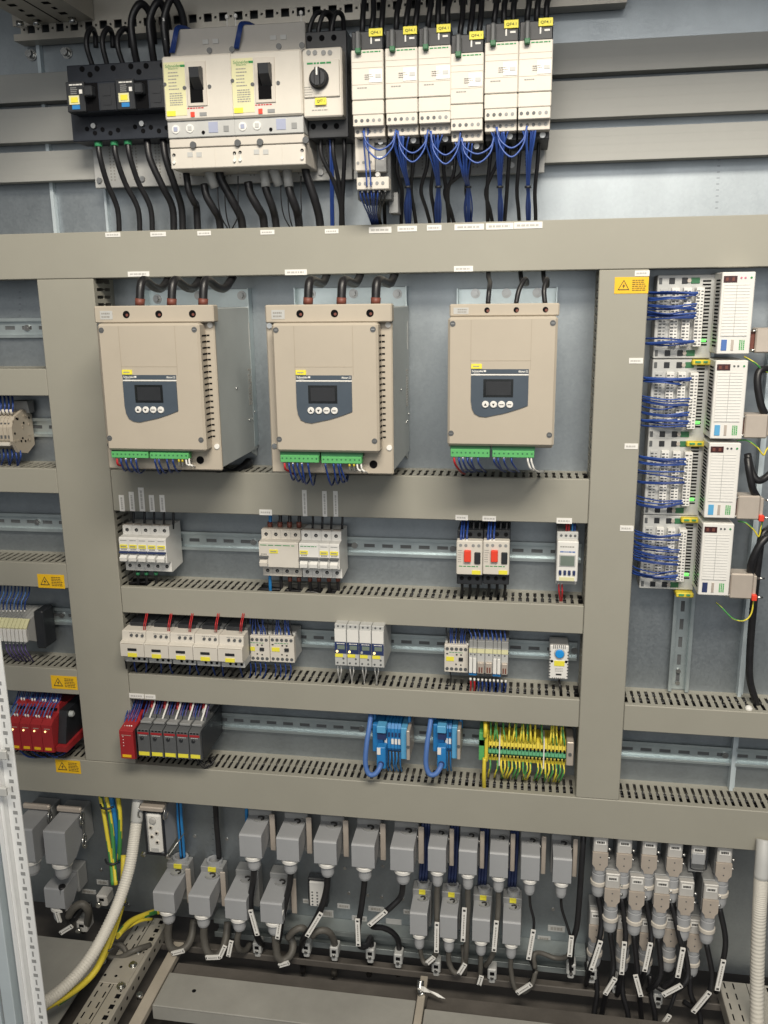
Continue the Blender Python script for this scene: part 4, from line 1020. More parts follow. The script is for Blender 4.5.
for k, u in enumerate((138, 146.5, 156)):
    wire(t, [(u, 570, .025), (u, 576, .025), (u + .5, 586, .03), (u + 1, 600, .04)], .0028, 'black_wire', n=8); q = at(u, 573.2, .025); part('collar', B().cyl((q.x, q.y, q.z - .003), (q.x, q.y, q.z + .002), .0038, n=10), 'pe_green', t)

# motor breakers with red and black push buttons
def gv_breaker(u0, u1, label):
    Y = -.014; t = thing('motor_breaker', label, 'circuit breaker', at((u0 + u1) / 2, 585, .06), 'motor breakers with red and black buttons')
    x0, x1, z0, z1 = rect(u0, 541, u1, 575, Y); w, h = x1 - x0, z1 - z0
    zt_, zb_ = at((u0 + u1) / 2 + 3, 528, .02).z, at((u0 + u1) / 2, 584.5, -.004).z
    part('case', B().box(x0 + .0003, x1 - .0003, .004, .066, z0, zt_, .0008), 'black', t)
    part('lower_terminals', B().box(x0 + .0003, x1 - .0003, -.004, .05, zb_, z0 - .0003, .0012), 'black', t)
    fc = part('front_cover', B().box(x0, x1 - .0003, Y, .0042, z0, z1, .0014), 'cream', t)
    part('stop_button', B().box(x0 + w * .30, x0 + w * .56, Y - .006, Y + .001, z0 + h * .40, z0 + h * .74, .001), 'red_btn', t)
    part('start_button', B().box(x0 + w * .69, x0 + w * .92, Y - .003, Y + .001, z0 + h * .34, z0 + h * .68, .001), 'black', t)
    for f in (.16, .36, .64, .85): part('terminal_screw', B().cyl((x0 + w * f, Y - .0006, z0 + h * .87), (x0 + w * f, Y + .001, z0 + h * .87), .0027, n=12), 'mgrey', t)
    yt = part('yellow_tag', B().box(x0 + w * .60, x0 + w * .93, Y - .0012, Y + .0005, z0 + h * .03, z0 + h * .14), 'yellow', t)
    part('green_print', dashes(x0 + w * .1, x1 - w * .12, z0 + h * .24, z0 + h * .27, Y, 1, .95, 3, .8), 'ink_green', fc)
    part('print', dashes(x0 + w * .06, x0 + w * .24, z0 + h * .35, z0 + h * .75, Y, 6, .7, 5, .3), 'ink_soft', fc)
    for f in (.2, .5, .8): part('terminal_hole', B().cyl((x0 + w * f, -.0048, zb_ + (z0 - zb_) * .55), (x0 + w * f, -.003, zb_ + (z0 - zb_) * .55), .0035, n=12), 'hole', t)
    for f in (.16, .5, .84): part('terminal_hole', B().cyl((x0 + w * f, .0032, z1 + (zt_ - z1) * .5), (x0 + w * f, .005, z1 + (zt_ - z1) * .5), .0035, n=12), 'hole', t)
    return t
gv_breaker(456.3, 482.6, 'left motor breaker with red and black push buttons'); gv_breaker(482.9, 509.6, 'right motor breaker with red and black push buttons')
for i, u in enumerate((459, 486)):
    t = bundle('blue and black wires entering the %s push button breaker' % ('left', 'right')[i], u + 8, 530, .0)
    for k, (d, m) in enumerate(((2, 'blue_wire'), (4.5, 'blue_wire'), (8, 'blue_wire'), (14, 'black_wire'), (20, 'black_wire'))):
        wire(t, [(u + d, 541 if k < 3 else 534, -.008 if k < 3 else .012), (u + d, 534, -.004 if k < 3 else .016), (u + d + 1, 522, .02), (u + d + 1, 506, .035)], .0017 if k < 3 else .0026, m)
        if k in (1, 2): q = at(u + d, 540.5, -.009); part('ferrule', B().cyl((q.x, q.y, q.z - .003), (q.x, q.y, q.z + .002), .0017, n=8), 'paper', t)
    t = bundle('black wires leaving the %s push button breaker downward' % ('left', 'right')[i], u + 8, 585, .02)
    for d in (3, 11, 19): wire(t, [(u + d, 580, .016), (u + d, 590, .02), (u + d - 2, 601, .035), (u + d - 2, 610, .04)], .0026, 'black_wire')

# digital timer
Y = -.006
t = thing('timer_relay', 'white digital timer with small display and four blue buttons', 'timer', at(568, 584, .06))
x0, x1, z0, z1 = rect(556.6, 541.5, 578, 582, Y); w, h = x1 - x0, z1 - z0; zt_ = at(568, 532, .012).z; zb_ = at(567, 584.5, .012).z
part('case', B().box(x0, x1, .012, .066, zb_, zt_, .001), 'lgrey', t)
fc = part('front_cover', B().box(x0, x1, Y, .0122, z0, z1, .0016), 'white_pl', t)
lc = part('display_frame', B().box(x0 + w * .12, x0 + w * .88, Y - .0012, Y + .001, z0 + h * .38, z0 + h * .68, .0006), 'lgrey', t)
part('display', B().box(x0 + w * .17, x0 + w * .83, Y - .0018, Y - .0008, z0 + h * .41, z0 + h * .65), 'lcd_green', lc)
for f in (.18, .40, .61, .83): part('button', B().box(x0 + w * f - .0022, x0 + w * f + .0022, Y - .003, Y + .001, z0 + h * .18, z0 + h * .29, .0006), 'navy', t)
part('yellow_tag', B().box(x0 + w * .14, x0 + w * .86, Y - .001, Y + .0005, z0 + h * .03, z0 + h * .12), 'label_cream', t)
part('print', dashes(x0 + w * .15, x1 - w * .15, z0 + h * .72, z0 + h * .77, Y, 1, .9, 2, .6), 'blue_cable', fc)
part('print', dashes(x0 + w * .15, x1 - w * .15, z0 + h * .84, z0 + h * .90, Y, 1, .9, 4, .5), 'ink_soft', fc)
for f in (.2, .42, .64, .85): part('terminal_hole', B().cyl((x0 + w * f, .0114, z1 + (zt_ - z1) * .45), (x0 + w * f, .013, z1 + (zt_ - z1) * .45), .0022, n=10), 'dgrey', t)
t = bundle('red and blue wires above the digital timer', 570, 525, .02)
for u, m in ((566, 'red_wire'), (568.5, 'red_wire'), (572, 'blue_tb'), (574.5, 'blue_wire')): wire(t, [(u, 534, .02), (u + .5, 526, .022), (u, 512, .035)], .0017, m)
t = bundle('two red wires hanging below the digital timer', 561, 590, .015)
for k, u in enumerate((558.6, 561.8)):
    wire(t, [(u, 583, .012), (u + .5, 592, .010), (u + 1.5 - k * 1.5, 600, .02), (u + 1.5 - k, 610, .04)], .0014, 'red_wire'); q = at(u, 583.5, .012); part('ferrule', B().cyl((q.x, q.y, q.z - .003), (q.x, q.y, q.z + .002), .0016, n=8), 'paper', t)

# ================================================================ ROW B
def contactor():
    Y = -.038
    t = thing('contactor', '', 'contactor', at(134, 662, .06), 'five large cream contactors')
    x0, x1, z0, z1 = rect(120.6, 643.5, 144.2, 657.5, Y); w = x1 - x0; x1 = x0 + w
    ztop = at(134, 630.5, -.024).z; zb_ = at(134, 662, -.026).z; zblk = at(136, 620.5, .012).z
    cv = part('front_cover', B().prism_x([(-.01, z0), (Y + .002, z0), (Y, z0 + .002), (Y, z1 - .001), (Y + .001, z1 + .001), (-.028, z1 + .003), (-.026, ztop - .001), (-.024, ztop), (.0, ztop + .001), (.0, z0)], x0, x1 - .0004), 'cream', t)
    part('lower_terminals', B().box(x0 + .0012, x1 - .0008, -.026, .01, zb_, z0 - .0002, .001), 'lgrey', t)
    part('case', B().box(x0 + .001, x1 - .001, .0002, .066, zb_ + .002, zblk, .001), 'dgrey', t)
    part('coil_cover', B().box(x0 + w * .12, x0 + w * .85, -.004, .012, zblk - .005, zblk + .003, .001), 'black', t)
    h = z1 - z0
    part('slot', B().box(x0 + w * .30, x0 + w * .68, Y - .0006, Y + .001, z0 + h * .48, z0 + h * .66), 'black', cv)
    part('yellow_tag', B().box(x0 + w * .30, x0 + w * .68, Y - .0012, Y + .0005, z0 + h * .06, z0 + h * .32), 'yellow', t)
    part('groove', B().box(x0 + .002, x1 - .002, Y - .0002, Y + .001, z0 + h * .96, z0 + h * .99), 'beige_dark', cv)
    for f in (.40, .63, .86):
        zz = (z1 + ztop) / 2 + .003; part('terminal_screw', B().cyl((x0 + w * f, -.029, zz - .001), (x0 + w * f, -.026, zz - .001), .0027, n=10), 'dgrey', t)
        part('terminal_hole', B().cyl((x0 + w * f, -.0268, (z0 + zb_) / 2), (x0 + w * f, -.025, (z0 + zb_) / 2), .0026, n=10), 'hole', t)
    part('print', dashes(x0 + w * .3, x1 - w * .1, ztop - .0045, ztop - .0025, -.0262, 1, .8, 2, .6), 'ink_soft', cv)
    part('rear_groove', B().box(x0 + w * .1, x0 + w * .3, -.0008, .001, zblk - .018, zblk - .012).box(x0 + w * .42, x0 + w * .6, -.0008, .001, zblk - .018, zblk - .012).box(x0 + w * .72, x0 + w * .9, -.0008, .001, zblk - .018, zblk - .012), 'hole', t)
    return t
ct = contactor(); cts = [ct]; pit = (at(217.6, 650, -.038).x - at(120.6, 650, -.038).x) / 4
for k in range(1, 5): cts.append(copy_tree(ct, (pit * k, 0, 0)))
for k, c in enumerate(cts): c['label'] = '%s of the five large cream contactors with red wires' % ('leftmost', 'second', 'middle', 'fourth', 'rightmost')[k]
for k, u in enumerate((144.5, 168.8, 190, 216, 241)):
    t = bundle('red wires rising behind the %s large cream contactor' % ORD[k], u, 630, -.01, group='red wires behind the large contactors')
    for d in (0, 1.6): wire(t, [(u + d - 1, 632, -.018), (u + d - .5, 624, -.022), (u + d + 1.5, 614, .0), (u + d + 2, 604, .03)], .0009, 'red_wire')
t = bundle('dark wires below the large cream contactors', 185, 670, .02)
for k in range(14): 
    u = 126 + k * 8.8 + rnd.uniform(-2, 2); wire(t, [(u, 660, -.005), (u + 1, 668, .0), (u + 2 + rnd.uniform(-2, 2), 676, .02), (u + 3, 690, .04)], .0016, 'blue_wire' if k % 3 else 'black_wire')

def small_contactor(u0, u1, va, vb, label, Y=.012):
    t = thing('small_contactor', label, 'contactor', at((u0 + u1) / 2, vb, .06))
    x0, x1, z0, z1 = rect(u0, va, u1, vb, Y); w, h = x1 - x0, z1 - z0
    part('case', B().box(x0 + .0004, x1 - .0006, Y + .012, .066, z0 + .001, z1 + .002, .0008), 'lgrey', t)
    fc = part('front_cover', B().box(x0, x1 - .0003, Y, Y + .0122, z0, z1, .001), 'cream', t)
    for j in range(5):
        for zf in (.86, .13): part('terminal_hole', B().cyl((x0 + w * (.12 + .19 * j), Y - .0006, z0 + h * zf), (x0 + w * (.12 + .19 * j), Y + .001, z0 + h * zf), .0031, n=10), 'dgrey', t)
    part('yellow_tag', B().box(x0 + w * .08, x0 + w * .40, Y - .001, Y + .0005, z0 + h * .42, z0 + h * .57), 'yellow', t)
    part('manual_slide', B().box(x0 + w * .60, x0 + w * .78, Y - .0025, Y + .001, z0 + h * .44, z0 + h * .56, .0006), 'black', t)
    part('contact_mark', B().box(x0 + w * .48, x0 + w * .55, Y - .0006, Y + .0005, z0 + h * .63, z0 + h * .68).box(x0 + w * .66, x0 + w * .73, Y - .0006, Y + .0005, z0 + h * .63, z0 + h * .68).box(x0 + w * .46, x0 + w * .52, Y - .0006, Y + .0005, z0 + h * .28, z0 + h * .33).box(x0 + w * .66, x0 + w * .72, Y - .0006, Y + .0005, z0 + h * .26, z0 + h * .31).box(x0 + w * .08, x0 + w * .16, Y - .0006, Y + .0005, z0 + h * .66, z0 + h * .70), 'ink', fc)
    part('green_print', dashes(x0 + w * .2, x1 - w * .2, z0 + h * .72, z0 + h * .745, Y, 1, .95, 3, .8), 'ink_green', fc)
    return t
small_contactor(245.2, 269.6, 636, 661.5, 'left of the two small ten-screw contactors beside the large ones')
small_contactor(269.9, 294.3, 636.6, 662.5, 'right of the two small ten-screw contactors beside the large ones')
small_contactor(444.3, 468.4, 645.2, 672.5, 'small ten-screw contactor beside the slim yellow-topped relays')
for i, (u, v) in enumerate(((246, 636), (271, 637), (446, 645))):
    t = bundle('blue wires fanning into the top of the %s' % ('first small contactor beside the large ones', 'second small contactor beside the large ones', 'small contactor near the slim relays')[i], u + 10, v - 4, .02)
    for k in range(9): wire(t, [(u + 2 + k * 2.5, v + 1, .022), (u + 2 + k * 2.4 + rnd.uniform(-1, 1), v - 6, .02), (u + 2 + k * 2.3 + rnd.uniform(-2, 2), v - 16, .024), (u + 3 + k * 2.2, v - 34, .04)], .0012, 'blue_wire' if k % 4 else 'black_wire')
    for k in range(2): q = at(u + 22 - k * (22 if i == 2 else 0), v - .5, .018); part('ferrule', B().cyl((q.x, q.y, q.z - .002), (q.x, q.y, q.z + .002), .002, n=8), 'paper', t)
    t = bundle('blue wires hanging below the %s' % ('first small contactor beside the large ones', 'second small contactor beside the large ones', 'small contactor near the slim relays')[i], u + 10, v + 30, .02)
    for k in range(4 if i < 2 else 1): wire(t, [(u + 4 + k * 5, v + 26, .02), (u + 5 + k * 5, v + 34, .02), (u + 3 + k * 5 + rnd.uniform(-2, 2), v + 48, .035)], .0013, 'blue_wire' if i < 2 else 'black_wire')

# electronic fuses with navy faces
def fuse(u0, u1, label, k):
    Y = -.02; t = thing('electronic_fuse', label, 'circuit breaker', at((u0 + u1) / 2, 667, .06), 'four electronic fuses with navy faces')
    x0, x1, z0, z1 = rect(u0, 629 + k * .7, u1, 665.5 + k * .7, Y); w, h = x1 - x0, z1 - z0
    part('case', B().box(x0 + .0002, x1 - .0002, Y + .003, .066, z0 - .002, z1 + .008, .0008), 'lgrey', t)
    fc = part('front_cover', B().box(x0, x1 - .0003, Y, Y + .004, z0, z1, .0008), 'lgrey', t)
    part('white_panel', B().box(x0 + .0008, x1 - .001, Y - .0006, Y + .0005, z0 + h * .66, z1 - .001), 'white_pl', t)
    nv = part('navy_face', B().box(x0 + .0003, x1 - .0005, Y - .0012, Y + .0005, z0 + h * .345, z0 + h * .645), 'navy', t)
    part('display', B().box(x0 + w * .24, x0 + w * .85, Y - .0018, Y - .0008, z0 + h * .46, z0 + h * .57), 'lcd_green', nv)
    part('print', dashes(x0 + w * .2, x1 - w * .15, z0 + h * .60, z0 + h * .625, Y - .0012, 1, .9, 2, .8), 'paper', nv)
    part('status_lamp', B().cyl((x0 + w * .22, Y - .0026, z0 + h * .40), (x0 + w * .22, Y - .001, z0 + h * .40), .0021, n=10), 'led_amber' if k != 2 else 'lgrey', nv)
    part('yellow_tag', B().box(x0 + w * .05, x0 + w * .68, Y - .001, Y + .0005, z0 + h * .24, z0 + h * .325), 'yellow', t)
    for (a, c) in ((.22, .08), (.72, .08), (.72, .20)): part('terminal_hole', B().cyl((x0 + w * a, Y - .0006, z0 + h * c), (x0 + w * a, Y + .001, z0 + h * c), .0018, n=10), 'dgrey', t)
    for a in (.3, .7): part('terminal_hole', B().cyl((x0 + w * a, Y + .0024, z1 + .004), (x0 + w * a, Y + .004, z1 + .004), .0018, n=8), 'dgrey', t)
for k, (a, e) in enumerate(((334.6, 346.6), (346.9, 359), (359.3, 371.4), (371.7, 384))):
    fuse(a, e, '%s of the four electronic fuses with navy faces' % ('leftmost', 'second', 'third', 'rightmost')[k], k)
    t = bundle('pair of white wires below the %s electronic fuse' % ORD[k], a + 5, 670, .0, group='white wire pairs below the electronic fuses')
    for d in (3.2, 6.4): wire(t, [(a + d, 665 + k * .7, -.008), (a + d + .3, 672, -.008), (a + 5, 681, .012), (a + 5.5, 694, .035)], .0012, 'white_wire')
t = bundle('dark wires behind the electronic fuses into the duct above', 360, 624, .02)
for k in range(7): wire(t, [(340 + k * 6.5, 632, .0), (340 + k * 6.5, 622, .01), (341 + k * 6.5, 606, .035)], .0014, 'dgrey')

# slim interface relays
t0 = None
for k, (a, e, clear) in enumerate(((468.9, 472.6, 0), (472.8, 476.6, 0), (477, 484.6, 1), (485, 492.6, 1), (492.9, 496.8, 0), (497, 500.8, 0), (501.2, 508, 1))):
    Y = -.004; lab = '%s slim relay from the left, %s' % (ORD[k], 'with clear brown plug-in relay' if clear else 'with white front plate')
    x0, x1, z0, z1 = rect(a, 648.3 + k * .3, e, 672.5 + k * .3, Y); h = z1 - z0; w = x1 - x0
    t = thing('interface_relay', lab, 'relay', ((x0 + x1) / 2, .066, z0 - .006), 'slim relays with yellow tops')
    part('case', B().box(x0, x1, Y + .006, .066, z0 - .006, z1 + .012, .0005), 'mgrey', t)
    part('front_face', B().box(x0, x1, Y, Y + .0062, z0, z1, .0005), 'lgrey', t)
    part('yellow_top', B().box(x0 + .0002, x1 - .0002, Y - .001, Y + .001, z1 - h * .17, z1), 'label_cream', t)
    part('lower_foot', B().box(x0, x1, Y + .002, .04, z0 - .006, z0 - .0002, .0004), 'blue_tb' if not clear else 'dgrey', t)
    if clear:
        part('plug_relay', B().box(x0 + .001, x1 - .001, Y - .006, Y + .001, z0 + h * .03, z0 + h * .48, .0008), 'latch', t)
        part('relay_core', B().box(x0 + w * .25, x0 + w * .42, Y - .0066, Y - .005, z0 + h * .08, z0 + h * .3).box(x0 + w * .58, x0 + w * .75, Y - .0066, Y - .005, z0 + h * .08, z0 + h * .3), 'red_brown', t)
    else: part('white_plate', B().box(x0 + .0006, x1 - .0006, Y - .002, Y + .001, z0, z0 + h * .62, .0003), 'white_pl', t)
    part('terminal_hole', B().cyl(((x0 + x1) / 2, Y - .0006, z0 + h * .76), ((x0 + x1) / 2, Y + .001, z0 + h * .76), .0014, n=8), 'dgrey', t)
t = bundle('red and blue wires with white ferrules below the slim relays', 489, 680, .0)
for k in range(10):
    u = 470.5 + k * 3.9; m = 'red_wire' if k < 2 else 'blue_wire'
    q = at(u, 679 + k * .25, .004); part('ferrule', B().cyl((q.x, q.y, q.z - .0025), (q.x, q.y, q.z + .002), .0019, n=8), 'paper', t)
    wire(t, [(u, 680 + k * .25, .004), (u + .3, 686, .006), (u - .5, 694, .02), (u - 1, 704, .04)], .0016, m)
t = bundle('blue wires entering the slim relays from above', 489, 640, .02)
for k in range(9): wire(t, [(471 + k * 4.4, 645 + k * .2, .012), (471.5 + k * 4.2, 636, .010), (470 + k * 4.2 + rnd.uniform(-2, 2), 626, .02), (470 + k * 4.2, 610, .04)], .0013, 'blue_loop' if k % 2 else 'blue_wire')

# thermostat
Y = .026; t = thing('thermostat', 'small white thermostat with bright blue dial', 'thermostat', at(559, 680, .06))
x0, x1, z0, z1 = rect(549.4, 645.5, 568.4, 679.2, Y); w, h = x1 - x0, z1 - z0
fc = part('case', B().box(x0, x1, Y, .066, z0, z1, .0016), 'white_pl', t)
q = (x0 + w * .52, z0 + h * .775)
dl = part('dial_ring', B().lathe((q[0], Y + .0005, q[1]), (0, -1, 0), [(0, .0095), (.002, .0092), (.0026, .0082)], 28), 'lgrey', t)
part('dial', B().lathe((q[0], Y - .0018, q[1]), (0, -1, 0), [(0, .0076), (.003, .0074), (.0036, .0066)], 26), 'blue_dial', dl)
part('yellow_tag', B().box(x0 + w * .25, x0 + w * .80, Y - .001, Y + .0005, z0 + h * .40, z0 + h * .545), 'yellow', t)
for f in (.13, .88): part('terminal_hole', B().cyl((x0 + w * f, Y - .0006, z0 + h * .53), (x0 + w * f, Y + .001, z0 + h * .53), .0024, n=10), 'hole', t)
b = B()
for k in range(7): b.box(x0 + w * (.18 + .1 * k), x0 + w * (.22 + .1 * k), Y - .0005, Y + .001, z1 - .006, z1 + .0004).box(x0 + w * (.18 + .1 * k), x0 + w * (.22 + .1 * k), Y - .0005, Y + .001, z0 - .0004, z0 + .003)
for k in range(9): b.box(x0 - .0003, x0 + .0022, Y - .0005, Y + .001, z0 + h * (.08 + .09 * k), z0 + h * (.11 + .09 * k)).box(x1 - .0022, x1 + .0003, Y - .0005, Y + .001, z0 + h * (.08 + .09 * k), z0 + h * (.11 + .09 * k))
part('vent_slot', b, 'dgrey', fc)
part('print', dashes(x0 + w * .3, x1 - w * .25, z0 + h * .22, z0 + h * .34, Y, 3, .9, 4, .35), 'ink_soft', fc); part('emblem', B().box(x0 + w * .36, x0 + w * .66, Y - .0006, Y + .0003, z0 + h * .12, z0 + h * .165), 'ink', fc)
cable('dark wire dropping from the blue dial thermostat', [(559, 679, .045), (560, 686, .03), (562, 694, .035), (562.5, 706, .04)], .002)

# ================================================================ ROW C
Y = -.045
def slope_relay(u0, u1, va, vb, label, m, cat, red):
    x0, x1, z0, z1 = rect(u0, va, u1, vb, Y); w, h = x1 - x0, z1 - z0
    t = thing('safety_relay' if red else 'monitoring_relay', label, cat, ((x0 + x1) / 2, .066, z0 - .004), None if red else 'five grey monitoring relays')
    prof = [(.066, z0 - .002), (Y + .02, z0 - .004), (Y + .002, z0), (Y, z0 + .001), (Y, z1 - .001), (Y + .001, z1), (Y + .012, z1 + .002), (Y + .034, z1 + .006), (Y + .036, z1 + .012), (Y + .055, z1 + .016), (Y + .058, z1 + .006), (.066, z1 + .006)]
    cs = part('case', B().prism_x(prof, x0, x1 - .0012), m, t)
    part('side_gap', B().box(x1 - .0012, x1 + .0003, Y + .008, .066, z0, z1), 'black', t)
    if red:
        b = B()
        for k in range(4): b.cyl((x0 + w * .25, Y - .0008, z1 - .012 - k * .006), (x0 + w * .25, Y + .001, z1 - .012 - k * .006), .0008, n=6)
        part('indicator', b, 'paper', cs); part('print', dashes(x0 + w * .15, x1 - w * .2, z1 - .010, z1 - .008, Y, 1, .9, 2, .6), 'latch', cs)
        part('yellow_tag', B().box(x0 + w * .12, x0 + w * .72, Y - .001, Y + .0005, z0 + .004, z0 + .009), 'amber', t)
    else:
        part('red_line', B().box(x0 + .001, x1 - .0022, Y - .0006, Y + .0005, z1 - .0095, z1 - .0055), 'red', t)
        part('print', dashes(x0 + .003, x1 - .005, z1 - .013, z1 - .0105, Y, 1, .9, 5, .5), 'lgrey', cs)
        part('knob', B().lathe((x0 + w * .36, Y + .0002, z1 - .017), (0, -1, 0), [(0, .0035), (.002, .0035), (.0028, .0024)], 14), 'black', t)
        part('yellow_tag', B().box(x0 + w * .04, x0 + w * .86, Y - .001, Y + .0005, z0 + .004, z0 + .011), 'yellow', t)
        b = B()
        for k in range(3): b.box(x0 + w * (.12 + .27 * k), x0 + w * (.28 + .27 * k), Y - .0005, Y + .001, z1 - .0035, z1 - .0012).box(x0 + w * (.12 + .27 * k), x0 + w * (.28 + .27 * k), Y - .0005, Y + .001, z0 + .0004, z0 + .0022)
        part('terminal_hole', b, 'hole', cs)
        part('terminal_cover', B().box(x0 + .001, x1 - .002, Y + .014, Y + .030, z1 + .0045, z1 + .009, .0008), 'mgrey', t)
    return t
slope_relay(120.2, 134.5, 731, 759, 'red safety relay at the left end of the grey relay row', 'red', 'relay', True)
for k, (a, e) in enumerate(((138, 150.5), (151, 163.6), (164.2, 176.7), (177.2, 189.4), (189.7, 201.2))):
    slope_relay(a, e, 729.5 + k * .8, 757 + k * .8, '%s of the five dark grey relays with yellow tags' % ('leftmost', 'second', 'middle', 'fourth', 'rightmost')[k], 'dgrey', 'relay', False)
x0, x1, z0, z1 = rect(204, 706, 211, 752, .01)
solo('end_cover', B().prism_x([(.066, z0), (.02, z0), (-.01, z0 + .012), (.004, z1 - .006), (.03, z1), (.066, z1)], at(203, 735, .0).x, at(203, 735, .0).x + .004), 'lgrey', 'light grey end cover closing the dark grey relay row', 'end cover')
t = bundle('violet and blue wires into the top of the red relay by the grey relays', 130, 720, .0)
for k in range(7): wire(t, [(124 + k * 1.6, 726 - (k % 2) * 5, -.02 + (k % 2) * .012), (126 + k * 1.9, 716, -.01), (130 + k * 2, 704, .015), (132 + k * 2, 692, .04)], .0013, 'violet_wire' if k % 2 else 'blue_wire')
for k in range(4): q = at(125 + k * 2.2, 726.5, -.03); part('ferrule', B().cyl((q.x, q.y, q.z - .002), (q.x, q.y, q.z + .002), .0014, n=8), 'paper', t)
t = bundle('white, violet and red wires into the tops of the five grey relays', 175, 715, .0)
for k in range(5):
    u = 148 + k * 13
    wire(t, [(u - .5, 724 + k * .6, -.018), (u + 3, 714 + k * .5, -.012), (u + 6.5, 704, .01), (u + 8, 694, .035)], .0019, 'white_wire')
    for d in (-6, -3, 2, 5): wire(t, [(u + d, 722 + k * .6, -.008), (u + d + 2, 712, -.004), (u + d + 5, 702, .02), (u + d + 6, 692, .04)], .0013, 'violet_wire' if d % 2 else 'blue_wire')
    wire(t, [(u + 4, 716, .01), (u + 4, 708, .012), (u + 5, 696, .03)], .0032, 'red')
t = bundle('dark wires curling out under the rightmost grey relay', 210, 762, .0)
for k in range(4): wire(t, [(196 + k * 3, 760 + k * .5, .0), (204 + k * 2, 768 - k, -.002), (213 + k, 764 - k * 2, .01), (208 + k, 758, .02), (212, 770, .04)], .001, 'black_wire')

# blue terminal groups
def blue_terminals(label, ux, n, lab_cable, w_end):
    """ux: left pixel of the group"""
    t = thing('terminal_group', label, 'terminal block', at(ux + 18, 764, .06))
    Y = .012
    x0, x1, z0, z1 = rect(ux, 727, ux + 14, 750, Y)
    part('bus_block', B().box(x0, x0 + .020, .012, .066, z0 - .004, z1 + .004, .001), 'blue_tb', t)
    r = rect(ux + 4, 726.5, ux + 13, 733.5, -.002); part('plug_top', B().box(r[0], r[1], -.002, .02, r[2], r[3], .001), 'blue_lt', t)
    r = rect(ux + 4.5, 734, ux + 13, 740.5, -.001); part('plug_slot', B().box(r[0], r[1], .002, .02, r[2], r[3]), 'navy', t)
    pl = part('plug', B().box(*rect(ux + 4, 747.5, ux + 13, 769, -.006)[:2], -.006, .03, *rect(ux + 4, 747.5, ux + 13, 769, -.006)[2:], .0015), 'blue_tb', t)
    r = rect(ux + 4.5, 748, ux + 8, 754.5, -.0065); part('white_tag', B().box(r[0], r[1], -.0072, -.005, r[2], r[3]), 'paper', pl)
    q = at(ux + 8.5, 764, -.0065); part('cable_entry', B().cyl((q.x, -.0085, q.z), (q.x, .0, q.z), .0056, n=14), 'navy', pl)
    p = .0062; xs_ = x0 + .0215
    for k in range(n):
        a = xs_ + k * p
        tm = part('terminal', B().prism_x([(.066, z0 - .010), (.03, z0 - .010), (.018, z0 - .002), (.014, z0 + .004), (.016, z1 - .004), (.022, z1 + .004), (.066, z1 + .008)], a, a + p - .0007), 'blue_tb', t)
        if 1 <= k: part('terminal_slot', B().box(a + .0012, a + p - .002, .0136, .0152, (z0 + z1) / 2 + .004, (z0 + z1) / 2 + .012), 'navy', tm)
        if k in (0, n - 1) or 1 < k < n - 1 or n < 4: part('white_tag', B().box(a + .0006, a + p - .0012, .0128, .0146, (z0 + z1) / 2 - .010, (z0 + z1) / 2 + .0), 'paper', tm)
    xe = xs_ + n * p
    eb = part('end_bracket', B().box(xe + .0005, xe + w_end, .006, .066, z0 - .012, z1 + .004, .001), 'blue_lt' if w_end > .009 else 'blue_tb', t)
    eb2 = part('steel_bracket', B().box(xe + w_end + .0004, xe + w_end + .0065, -.004, .06, z0 - .008, z1 + .004, .0012), 'latch', t)
    part('bracket_screw', B().cyl((xe + w_end + .0035, -.0056, (z0 + z1) / 2 - .004), (xe + w_end + .0035, -.003, (z0 + z1) / 2 - .004), .003, n=10), 'dgrey', eb2)
    t2 = bundle('thin blue wires hanging below the %s blue terminal group' % lab_cable, ux + 22, 755, .02)
    for k in range(n): 
        xx = xs_ + (k + .5) * p; z = z0 - .006
        part('wire', B().tube([(xx, .020, z), (xx + .0005, .018, z - .012), (xx - .001 + rnd.uniform(-.002, .002), .024, z - .03), (xx, .04, z - .05)], .0016, n=6), 'blue_tb', t2)
    for d in (2, 37 if n > 4 else 28): wire(t2, [(ux + d, 728, .03), (ux + d, 718, .035), (ux + d, 706, .045)], .0035, 'blue_tb')
    cable('thick light blue cable looping into the %s blue terminal group' % lab_cable, [(ux - 1, 704, .040), (ux - 2.5, 722, .006), (ux - 6, 745, -.012), (ux - 7, 764, -.018), (ux - 3.5, 774, -.020), (ux + 2.5, 774, -.020), (ux + 7, 768, -.014), (ux + 8.5, 763, -.004)], .0046, 'blue_cable', n=10)
blue_terminals('larger blue terminal group with four white tags', 372.5, 5, 'larger', .0115)
blue_terminals('smaller blue terminal group beside the earth terminals', 433, 2, 'smaller', .010)

# earth terminals
t = thing('earth_terminal_strip', 'strip of green and yellow earth terminals with many striped wires', 'terminal block', at(525, 766, .06))
Y = .020; xl = at(488.5, 750, Y).x; xr = at(566, 756, Y).x; z0, z1 = at(525, 763.5, Y).z, at(525, 745, Y).z; n = 21; p = (xr - xl) / n; hh = z1 - z0
mA = [part('x', B().prism_x([(.066, z0 - .004), (Y + .014, z0 - .004), (Y + .004, z0), (Y, z0 + hh * .32), (Y + .001, z0 + hh * .36), (.066, z0 + hh * .36)], 0, p - .0007), 'pe_yellow', t),
      part('x', B().prism_x([(.066, z0 + hh * .36), (Y + .001, z0 + hh * .36), (Y - .003, z0 + hh * .5), (Y + .001, z0 + hh * .72), (.066, z0 + hh * .72)], 0, p - .0007), 'pe_green', t),
      part('x', B().prism_x([(.066, z0 + hh * .72), (Y + .001, z0 + hh * .72), (Y, z0 + hh * .76), (Y + .004, z1 + .004), (Y + .014, z1 + .008), (.066, z1 + .008)], 0, p - .0007), 'pe_yellow', t)]
